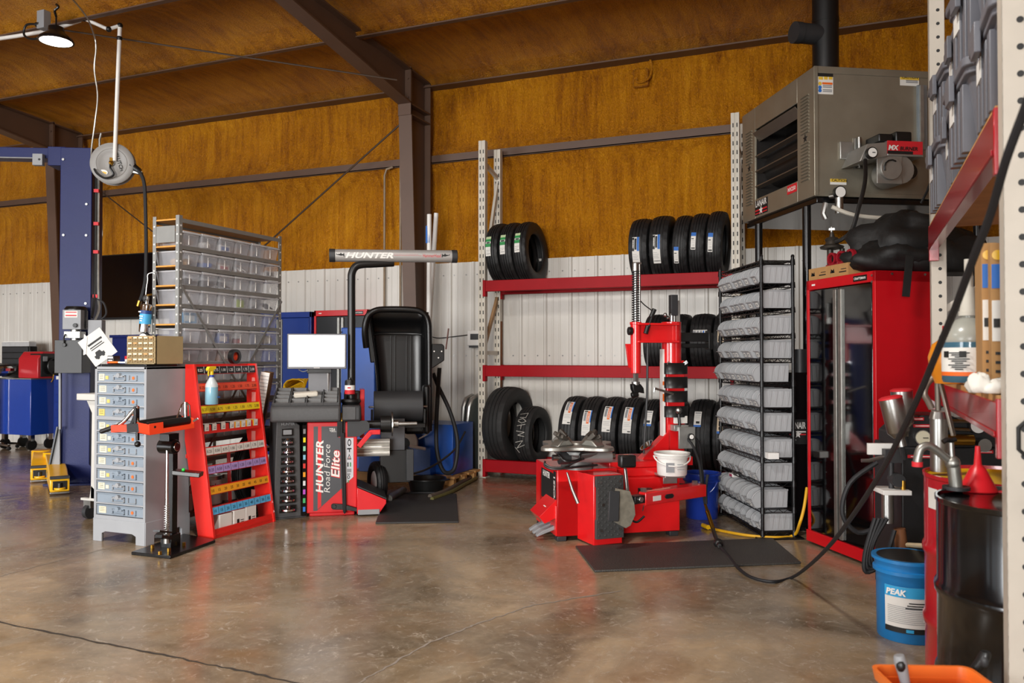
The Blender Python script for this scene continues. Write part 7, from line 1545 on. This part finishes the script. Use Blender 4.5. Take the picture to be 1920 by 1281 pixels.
for z0, z1 in ((1.935, 2.06), (1.112, 1.215)):
    for x in (-.012, SDp+.045):
        b = MB(); b.box(x, x+.045, .08, SPY, z0, z1); b.box(x+.001, x+.05, .075, .11, z0-.06, z1+.01); b.box(x+.001, x+.05, SPY-.035, SPY+.002, z0-.06, z1+.01)
        if x < 0: b.box(x-.004, x, .1, SPY-.03, z0+.0, z0+.018) 
        b.build('beam', mat('beam_red', '9d1420', .22, noise=.06, scale=5, coat=.3), rr_, bevel=.003)
    b = MB(); b.box(-.005, SDp+.08, .09, SPY-.01, z1, z1+.019); b.build('deck', M_wood, rr_)
rrM = L2W(rr_)
b = MB(); b.tube([(.05, -.004, 1.17), (.03, -.004, 1.15), (.03, -.004, 1.09), (.05, -.004, 1.07)], .006, n=6); b.build('post_sticker', M_ink, rr_)
# grey totes, two layers
M_tote = mat('tote_grey', '6a6b72', .42, noise=.05)
tt0 = thing('storage_tote', 'x', 'tote', (0, 0, 0), 0, 'grey totes on the upper right shelf')
b = MB()
def rrect(w, d, r=.04, n=4):
    out = []
    for cx_, cy_, a0 in ((w-r, d-r, 0), (-w+r, d-r, 90), (-w+r, -d+r, 180), (w-r, -d+r, 270)):
        for k in range(n+1): a_ = R(a0+k*90/n); out.append((cx_+r*math.cos(a_), cy_+r*math.sin(a_)))
    return out
def loft(b, secs, m=0, cap=True):
    rings = [[b.bm.verts.new((x, y, z)) for x, y in rrect(w, d)] for w, d, z in secs]
    for A, B in zip(rings[:-1], rings[1:]):
        for k in range(len(A)): b._f([A[k], A[(k+1) % len(A)], B[(k+1) % len(B)], B[k]], m)
    if cap: b._f(rings[0][::-1], m); b._f(rings[-1], m)
TWx, TWy, TH = .36, .245, .36
loft(b, [(TWx-.05, TWy-.045, 0), (TWx-.012, TWy-.01, TH-.08), (TWx+.008, TWy+.006, TH-.075), (TWx+.008, TWy+.006, TH-.05)])
for yy in (-.13, -.045, .045, .13): b.prism([(-.02, 0.02), (.02, .02), (.026, TH-.09), (-.026, TH-.09)], -TWx-.006, -TWx+.05, 0, TR(0, yy, 0, ry=0) @ Matrix(((0, 0, 1, 0), (1, 0, 0, 0), (0, 1, 0, 0), (0, 0, 0, 1))) @ TR(rx=6) if False else TR(.0, yy, 0) @ Matrix(((0, 0, 1, 0), (1, 0, 0, 0), (0, 1, 0, 0), (0, 0, 0, 1))))
for xx in (-.2, 0, .2): b.prism([(xx-.03, .02), (xx+.03, .02), (xx+.036, TH-.09), (xx-.036, TH-.09)], TWy-.04, TWy-.002, 0, FRONT)
b.build('tote_body', M_tote, tt0, bevel=.003)
b = MB(); loft(b, [(TWx+.012, TWy+.01, TH-.055), (TWx+.02, TWy+.018, TH-.05), (TWx+.02, TWy+.018, TH-.02), (TWx-.01, TWy-.01, TH-.005), (TWx-.03, TWy-.03, TH-.012)]); b.box(-TWx-.035, -TWx-.015, -.05, .05, TH-.12, TH-.02); b.box(-.06, .06, -TWy-.03, -TWy-.012, TH-.08, TH-.02); b.build('lid', M_tote, tt0, bevel=.003)
b = MB(); b.box(-TWx-.008, -TWx-.002, .03, .13, .18, .25); b.build('label', M_paper, tt0)
treet = {c: kids(c) for c in kids(tt0)}
tl = [['nearest', 'second nearest', 'third nearest', 'farthest'], 'lower', 'upper']
for lay in range(2):
    for k in range(4):
        o = tt0 if (lay == 0 and k == 0) else dup(tt0, tree=treet)
        o.location = rrM @ Vector((.35+(.015, -.01, .02, 0)[k]+.02*lay, .37+k*.56, 2.0795+lay*(TH-.004))); o.rotation_euler = (0, 0, R((-1, 2, -2, 1)[k]+lay*2))
        o['label'] = 'grey storage tote, %s in the %s layer on the top right shelf' % (tl[0][k], tl[1+lay])
# items on the lower shelf of the right rack
DZ = 1.2345
def jug(name, label, loc, r, h, m, liq, lab=True, rz=0, pump=True):
    o = thing(name, label, 'jug', loc, rz); b = MB()
    b.lathe([(0, 0), (r*.95, 0), (r, .01), (r, h*.38), (r*.97, h*.62)], 28, 0); b.build('liquid', liq, o)
    b = MB(); b.lathe([(r*.972, h*.6), (r, h*.64), (r*.9, h*.78), (r*.5, h*.94), (r*.3, h*.97), (r*.3, h)], 28); b.build('bottle', m, o)
    if lab:
        b = MB(); b.lathe([(r*1.008, h*.16), (r*1.008, h*.52)], 28, 0); b.lathe([(r*1.01, h*.1), (r*1.01, h*.16)], 28, 1)
        for q in range(9): b.cb((0, -r*1.015, h*(.2+.03*q)), (r*(.3+.25*((q*7) % 3)), .003, .004), 2, TR(rz=-28))
        for a_ in (-60, -20, 15): b.cb((0, -r*1.014, h*.42), (.022, .003, .022), 2, TR(rz=a_))
        b.build('label', [M_paper, M_orange, M_ink], o)
    if pump:
        b = MB(); b.cyl((0, 0, h), (0, 0, h+.015), r*.38, n=16); b.cyl((0, 0, h+.01), (0, 0, h+.1), .03, .022, n=14); b.cyl((0, 0, h+.1), (0, 0, h+.2), .014, n=12); b.build('pump', mat('pump_white', 'c4c1b6', .5), o)
    return o
M_milk = mat('milky_jug', 'a9aba2', .25, noise=.05, alpha=.75)
jug('fluid_jug', 'large clear jug of blue fluid with a white pump on the lower right shelf', dep(1818, 717, 2.86), .087, .235, M_milk, mat('fluid_blue', '3d6579', .12, noise=.06, alpha=.9))
jug('fluid_jug', 'clear jug with white pump at the back of the shelf, left of the blue jug', rrM @ Vector((.42, 1.35, DZ)), .07, .22, M_milk, mat('fluid_grey', '6a6d6c', .2, alpha=.9), lab=False)
jug('fluid_jug', 'dark jug with white pump at the back of the shelf, right of the blue jug', rrM @ Vector((.5, .95, DZ)), .07, .22, M_milk, mat('fluid_dark', '2e2f30', .2), lab=False)
o = thing('round_bottle', 'round orange and red bottle on the shelf, left of the blue jug', 'bottle', rrM @ Vector((.14, 1.08, DZ)))
o.location = dep(1779, 722, 3.25); o.location.z = DZ
b = MB(); b.lathe([(0, 0), (.05, .004), (.07, .06), (.075, .11), (.06, .16), (.02, .19), (.02, .21), (0, .21)], 20, 0); b.build('bottle', mat('bottle_orange', 'd9851d', .3, noise=.05), o); b = MB(); b.cyl((0, 0, .21), (0, 0, .235), .022, n=12); b.build('cap', M_redp, o)
for k, (u, d, m_, l_) in enumerate(((1855, 2.52, M_card, 'tall narrow cardboard carton on the shelf beside the blue jug'), (1873, 2.42, M_card, 'tall cardboard carton with white print and a sun sticker nearest the white post'))):
    p = dep(u, 735, d); h = 1.35+(667-455)/FPX*d-DZ
    b = MB(); b.box(-.018, .022, 0, .3, 0, h); b.box(-.016, .02, -.001, 0, h*.35, h*.62, 1); b.box(-.012, .016, -.002, -.001, h*.44, h*.5, 2); b.box(-.016, .02, -.001, 0, h*.7, h*.86, 3); b.cyl((0, -.002, h*.92), (0, 0, h*.92), .015, n=14, m=4)
    for q in range(4): b.box(-.008, .012, -.001, 0, h*(.08+.06*q), h*(.1+.06*q), 2)
    o = b.build('tall_carton', [M_card, M_paper, M_ink, M_bluep, M_yellow], loc=(p.x, p.y, DZ), rot=(0, 0, R(-4)), bevel=.001); tag(o, l_, 'box')
b2 = MB(); blob(b2, (-.02, .0, .02), .035, .03, .035, 5, n=20, amp=.22); blob(b2, (.025, -.01, .014), .04, .03, .026, 8, n=20, amp=.25); cw_ = b2.build('white_rag', mat('rag_white', 'd9d5cc', .9, noise=.03), smooth=180); tag(cw_, 'crumpled white rag hanging over the front edge of the lower right shelf', 'rag')
cw_.location = dep(1850, 724, 2.42); cw_.location.z = DZ+.004
o = tag(MB().cyl((0, 0, 0), (.06, .0, 0), .018, n=12).build('red_plug', M_redp, loc=(0, 0, 0)), 'small red plastic plug on the shelf in front of the blue jug', 'plug'); o.location = dep(1818, 722, 2.66); o.location.z = DZ+.02
# ------------------------------------------------------------------ drums, pumps, pail
def drum(name, label, loc, m, lid, rz=0):
    o = thing(name, label, 'drum', loc, rz); r, h = .286, .882; b = MB()
    prof = [(0, .012), (r-.02, .012), (r-.004, 0), (r+.004, 0), (r+.004, .014), (r, .02), (r, h*.31), (r+.007, h*.325), (r+.009, h*.34), (r+.007, h*.355), (r, h*.37), (r, h*.63), (r+.007, h*.645), (r+.009, h*.66), (r+.007, h*.675), (r, h*.69), (r, h-.018), (r+.004, h-.014), (r+.005, h), (r-.004, h), (r-.006, h-.014)]
    b.lathe(prof, 48); b.build('barrel', m, o); b = MB(); b.lathe([(r-.006, h-.014), (r-.02, h-.018), (0, h-.016)], 48); b.cyl((.17, .05, h-.018), (.17, .05, h-.004), .03, n=16); b.build('lid', lid, o); return o
blk = drum('oil_drum', 'glossy black oil drum nearest the camera at the right edge', (.568, 3.075, 0), mat('drum_black', '0a0a0b', .16, noise=.03, coat=.4, bump=.03, bscale=6), mat('drum_black', '0a0a0b'))
redd = drum('oil_drum', 'red oil drum with a yellow lid behind the black drum', (.58, 3.685, 0), mat('drum_red', 'b01420', .25, noise=.06, coat=.3, bump=.03, bscale=6), M_yellow)
b = MB(); TRr = TR(rz=-75); b.poly([(-.28*1.006, 0, 0)]) if False else None
pr = []
for k in range(5):
    a_ = R(196+k*3.2); pr.append((b.bm.verts.new((.2875*math.cos(a_), .2875*math.sin(a_), .75)), b.bm.verts.new((.2875*math.cos(a_), .2875*math.sin(a_), .83))))
for A, B in zip(pr[:-1], pr[1:]): b._f([A[0], B[0], B[1], A[1]], 0)
b.build('label', M_paper, redd)
# big lever pump in the red drum
pm = thing('lever_pump', 'silver cylinder lever pump standing in the red drum', 'pump', dep(1761, 886, 3.3))
lz = lambda v, d: CH-(v-667)*d/FPX
pm.location.z = .868
def mp_(t, u, v, d): return L_(t, dep(u, v, d))
b = MB(); b.cyl(mp_(pm, 1761, 884, 3.3), mp_(pm, 1760, 785, 3.3), .033, n=20); b.cyl(mp_(pm, 1760, 785, 3.3), mp_(pm, 1760, 772, 3.3), .036, .028, n=20); b.build('barrel', M_steel, pm)
b = MB(); b.tube([mp_(pm, 1747, 766, 3.3), mp_(pm, 1740, 752, 3.3), mp_(pm, 1733, 738, 3.3), mp_(pm, 1738, 720, 3.3), mp_(pm, 1750, 708, 3.3)], .013, n=10, smooth=4); b.build('spout', mat('dull_steel', '8f887e', .4, .7, noise=.1), pm)
b = MB(); b.bar(mp_(pm, 1757, 690, 3.28), mp_(pm, 1788, 818, 3.22), .022, .012); b.cyl(mp_(pm, 1757, 692, 3.28), mp_(pm, 1759, 770, 3.3), .011, n=10); b.build('lever', mat('dull_steel', '8f887e'), pm, bevel=.003)
ep = thing('drum_pump', 'grey elbow drum pump screwed into the black drum', 'pump', dep(1793, 916, 2.86)); ep.location.z = .866
b = MB(); b.cyl(mp_(ep, 1793, 916, 2.86), mp_(ep, 1787, 868, 2.86), .022, n=16); b.cyl(mp_(ep, 1793, 918, 2.86), mp_(ep, 1793, 912, 2.86), .045, n=16, m=1); b.ball(mp_(ep, 1786, 868, 2.86), .026, 12); b.build('pump_body', [M_alu, M_dgrey], ep)
b = MB(); b.tube([mp_(ep, 1785, 868, 2.86), mp_(ep, 1770, 856, 2.86), mp_(ep, 1752, 842, 2.86), mp_(ep, 1738, 836, 2.86), mp_(ep, 1726, 842, 2.86), mp_(ep, 1721, 858, 2.86), mp_(ep, 1720, 868, 2.86)], .0145, n=12, smooth=5); sp2 = b.build('spout', M_alu, ep); b = MB(); b.cyl(mp_(ep, 1720, 866, 2.86), mp_(ep, 1720, 875, 2.86), .018, n=12); b.build('red_cap', M_redp, sp2)
b = MB(); b.cyl(mp_(ep, 1785, 862, 2.86), mp_(ep, 1783, 830, 2.86), .01, n=10); b.tube([mp_(ep, 1768, 829, 2.86), mp_(ep, 1776, 825, 2.86), mp_(ep, 1784, 826, 2.86), mp_(ep, 1792, 824, 2.86)], .009, n=8, smooth=3, m=1); b.build('plunger', [M_steel, M_black], ep)
fn = thing('funnel', 'red plastic funnel upside down on the black drum', 'funnel', (0, 0, 0)); fn.location = dep(1834, 928, 2.9); fn.location.z = .866
b = MB(); b.lathe([(.062, 0), (.064, .004), (.05, .03), (.026, .08), (.013, .095), (.008, .16), (.006, .16), (.01, .09), (.045, .025), (.058, 0)], 24, 0, closed=True); b.box(.06, .08, -.012, .012, 0, .004); b.build('funnel_cone', mat('funnel_red', 'd8202a', .35, noise=.02), fn)
bp2 = bucket('oil_pail', 'bright blue oil pail with white label in front of the red drum', onz(1703, 1192), .135, .15, .385, mat('pail_blue', '1e78b8', .35, noise=.05), open_top=False)
b = MB(); b.lathe([(0, .386), (.138, .386), (.14, .381)], 32); b.build('lid', M_black, bp2)
def wrap(b, r0, r1, z0, z1, a0, a1, m, n=14):
    pr = None
    for k in range(n+1):
        a_ = R(a0+(a1-a0)*k/n); cur = (b.bm.verts.new((r0*math.cos(a_), r0*math.sin(a_), z0)), b.bm.verts.new((r1*math.cos(a_), r1*math.sin(a_), z1)))
        if pr: b._f([pr[0], cur[0], cur[1], pr[1]], m)
        pr = cur
b = MB(); rs = lambda z: .1395+(z-.006)*(.142-.139)/.3+.001
rz2 = lambda z, e: .139+(.142-.139)*(z/.308)+e
for z0, z1, m_, e in ((.05, .265, 1, .0025), (.215, .265, 0, .0035), (.05, .075, 2, .0035)): wrap(b, rz2(z0, e), rz2(z1, e), z0, z1, 205, 320, m_)
for k in range(10): z0 = .095+k*.0085; wrap(b, rz2(z0, .0035), rz2(z0, .0035), z0, z0+.0022, 211, 300-(k*13) % 30, 3)
for k in range(3): z0 = .19-k*.012; wrap(b, rz2(z0, .0035), rz2(z0, .0035), z0, z0+.005, 250-k*3, 300, 2)
tx_ = frame((rz2(.23, .004)*math.cos(R(228)), rz2(.23, .004)*math.sin(R(228)), .225), (-math.sin(R(228)), math.cos(R(228)), 0), (0, 0, 1)); b.text('PEAK', .038, tx_, 4, bold=.04, shear=.15); wrap(b, rz2(.05, .005), rz2(.07, .005), .055, .07, 245, 258, 0)
b.build('label', [mat('label_blue', '2f9fd4', .5), M_paper, M_ink, M_grey, M_white], bp2)
bp2.rotation_euler.z = R(18)
# orange bin with tools at the bottom edge
ob = thing('orange_bin', 'orange plastic bin with tools at the bottom right photo edge', 'bin', (0, 0, 0), 20)
p = dep(1752, 1258, 2.25); ob.location = (p.x+.0, p.y-.05, 0); zt3 = p.z-.006
b = MB(); loft_s = [(.1, .06, 0), (.125, .09, zt3-.03), (.135, .1, zt3-.03), (.14, .105, zt3)]
rings = [[b.bm.verts.new((x, y, z)) for x, y in rrect(w, d, .03)] for w, d, z in loft_s+[(.13, .095, zt3), (.12, .085, zt3-.12)]]
for A, B in zip(rings[:-1], rings[1:]):
    for k in range(len(A)): b._f([A[k], A[(k+1) % len(A)], B[(k+1) % len(B)], B[k]], 0)
b._f(rings[0][::-1], 0); b._f(rings[-1], 0); b.build('bin_body', mat('bin_orange', 'e8742a', .4, noise=.03), ob)
for k, (u, v, d, lab, m_) in enumerate(((1687, 1229, 2.2, 'grey and black tool grip sticking out of the orange bin, left one', M_grey), (1848, 1222, 2.3, 'black tool grip sticking up at the right end of the orange bin', M_black))):
    o = thing('hand_tool', lab, 'tool', (0, 0, 0)); q = dep(u, v, d); o.location = (q.x+(.02 if k == 0 else -.035), q.y+.0, zt3-.119)
    L_h = q.z-o.location.z; b = MB(); b.tube([(0, 0, 0), (-.004, 0, L_h*.5), (-.018 if k == 0 else .03, 0, L_h-.02), (-.022 if k == 0 else .034, 0, L_h)], [.008, .011, .017, .013], n=12, smooth=4); b.build('grip', m_, o)
    b = MB(); b.ball((-.018 if k == 0 else .03, -.012, L_h-.025), .012, 10, sc=(1, .6, 1.4)); b.build('grip_inlay', M_black if k == 0 else M_dgrey, o)

# ------------------------------------------------------------------ fluid service machine and spray equipment behind the drums
fm = thing('fluid_service_machine', 'black fluid service machine with round gauge behind the drums', 'machine', dep(1690, 1028, 4.35), 18)
fm.location.z = 0
F0 = L_(fm, dep(1690, 850, 4.35)); x1 = F0.x+.6
b = MB(); b.box(F0.x, x1, F0.y, F0.y+.4, .04, .86); b.build('cabinet', mat('machine_black', '1c1d1f', .42, noise=.05, bump=.1, bscale=200), fm, bevel=.008)
b = MB(); zp = 1.03; b.prism([(F0.x-.01, .86), (x1, .86), (x1, 1.0), (F0.x+.32, 1.0), (F0.x+.26, zp), (F0.x+.1, zp), (F0.x-.01, .93)], -F0.y-.3, -F0.y+.0, 0, FRONT); b.build('control_head', mat('machine_black', '1c1d1f'), fm, bevel=.006)
g0 = L_(fm, dep(1730, 821, 4.33)); b = MB(); b.cyl((g0.x, F0.y-.02, g0.z), (g0.x, F0.y, g0.z), .042, n=24); b.cyl((g0.x, F0.y-.023, g0.z), (g0.x, F0.y-.02, g0.z), .037, n=24, m=1); b.box(g0.x-.002, g0.x+.025, F0.y-.026, F0.y-.023, g0.z-.002, g0.z+.002, 2, TR()); b.build('gauge', [M_steel, mat('gauge_face', 'd8d2b8', .5), M_ink], fm)
for (u, v, w2) in ((1735, 800, .09), (1726, 787, .07), (1735, 858, .15), (1850, 848, .08)): q = L_(fm, dep(u, v, 4.3)); b = MB(); b.box(q.x-w2/2, q.x+w2/2, F0.y-.006, F0.y+.0, q.z-.008, q.z+.008, 0); b.box(q.x-w2*.4, q.x+w2*.4, F0.y-.0075, F0.y-.006, q.z-.002, q.z+.002, 1); b.build('red_tag', [M_redp, M_white], fm)
q = L_(fm, dep(1808, 829, 4.2)); b = MB(); b.cyl((q.x-.08, F0.y-.03, q.z), (q.x+.09, F0.y-.03, q.z), .03, n=18); b.build('brass_canister', M_brass, fm)
b = MB(); b.cyl((q.x-.1, F0.y-.02, q.z+.1), (q.x+.2, F0.y-.02, q.z+.095), .01, n=8); b.cyl((q.x-.1, F0.y-.02, q.z+.06), (q.x+.2, F0.y-.02, q.z+.05), .01, n=8); b.build('chrome_rail', M_chrome, fm)
q = L_(fm, dep(1870, 805, 4.1)); b = MB(); b.cyl((q.x, F0.y-.03, q.z), (q.x, F0.y-.0, q.z), .045, n=20, m=0); b.cyl((q.x, F0.y-.033, q.z), (q.x, F0.y-.03, q.z), .038, n=20, m=1); b.cyl((q.x+.02, F0.y-.06, q.z-.1), (q.x+.02, F0.y, q.z-.1), .035, n=14, m=2); b.build('side_gauge', [M_black, M_white, M_steel], fm)
# hose and valve cluster on its left side
vb = L_(fm, dep(1664, 920, 4.3))
b = MB(); b.box(vb.x-.05, F0.x, vb.y-.08, vb.y+.08, vb.z-.012, vb.z+.012); b.build('valve_shelf', M_white, fm, bevel=.002)
b = MB(); b.cyl((vb.x+.02, vb.y, vb.z), (vb.x+.02, vb.y, vb.z+.2), .014, n=10); b.cyl((vb.x+.04, vb.y-.05, vb.z+.06), (vb.x+.04, vb.y+.02, vb.z+.06), .035, n=16); b.cyl((vb.x+.065, vb.y-.04, vb.z+.01), (vb.x+.065, vb.y-.04, vb.z+.06), .013, n=10, m=1); b.box(vb.x-.02, vb.x+.07, vb.y-.03, vb.y+.02, vb.z+.15, vb.z+.22); b.tube([(vb.x+.02, vb.y, vb.z+.19), (vb.x-.1, vb.y-.02, vb.z+.16), (vb.x-.14, vb.y-.02, vb.z+.16)], .01, n=8, m=2); b.build('valve_cluster', [M_dgrey, M_brass, M_steel], fm)
b = MB(); b.cyl((vb.x+.0, vb.y, vb.z-.17), (vb.x+.0, vb.y, vb.z-.012), .03, n=16); b.build('separator_bowl', M_steel, fm)
b = MB(); b.tube([(vb.x-.06, vb.y-.02, vb.z+.15), (vb.x-.2, vb.y-.02, vb.z+.04), (vb.x-.24, vb.y-.02, vb.z-.12), (vb.x-.16, vb.y-.02, vb.z-.22), (vb.x-.04, vb.y-.02, vb.z-.18)], .013, n=8, smooth=5)
for k in range(4): b.tube([(vb.x-.02-.02*k, vb.y-.04, vb.z-.14), (vb.x-.09-.015*k, vb.y-.05, vb.z-.26-.02*k), (vb.x-.1-.01*k, vb.y-.05, vb.z-.36-.02*k), (vb.x-.04, vb.y-.05, vb.z-.36), (vb.x+.02, vb.y-.04, vb.z-.2)], .012, n=8, smooth=5)
b.build('hose_bundle', M_rubber, fm)
b = MB(); b.cyl((vb.x+.08, vb.y-.0, vb.z-.4), (vb.x+.06, vb.y, vb.z-.2), .035, .03, n=14); b.build('amber_tube', mat('amber_tube', '8a5a3a', .3, alpha=.8), fm)
b = MB(); q = L_(fm, dep(1658, 846, 4.25)); b.box(q.x-.05, q.x+.08, F0.y-.02, F0.y+.0, q.z-.03, q.z+.03); b.build('white_card', M_white, fm)
# two metal canisters
for k, (u, v, d, tl_, l_) in enumerate(((1677, 778, 4.05, -12, 'silver canister with a red lid tilted toward the camera beside the red cabinet'), (1692, 762, 4.35, -3, 'silver canister with a red lid standing behind the tilted one'))):
    o = thing('spray_canister', l_, 'canister', dep(u, v, d), rot=(0, R(tl_), 0)); b = MB(); b.lathe([(0, -.12), (.03, -.115), (.05, -.09), (.053, -.085), (.055, .08), (.0, .08)], 24); b.cyl((0, 0, -.16), (0, 0, -.11), .022, n=12); b.build('cup', M_steel, o)
    b = MB(); b.lathe([(.052, .078), (.057, .08), (.057, .088), (.04, .096), (0, .098)], 24); b.build('lid', M_redp, o)
    q = L2W(o).inverted() @ Vector((o.location.x+.03, o.location.y+.05, .9)); b = MB(); b.tube([(0, 0, -.15), (q.x*.5, q.y*.5, -.22), (q.x, q.y, q.z)], .012, n=8); b.build('stem', M_dgrey, o)
b = MB(); b.cyl(onz(1680, 1030, .52) if False else dep(1702, 1022, 4.2), dep(1735, 1024, 3.9), .012, n=8); o = b.build('wooden_handle', mat('pale_wood', 'c9b694', .6), None); tag(o, 'short pale wooden handle behind the blue oil pail', 'handle')
o.location = (0, 0, 0)
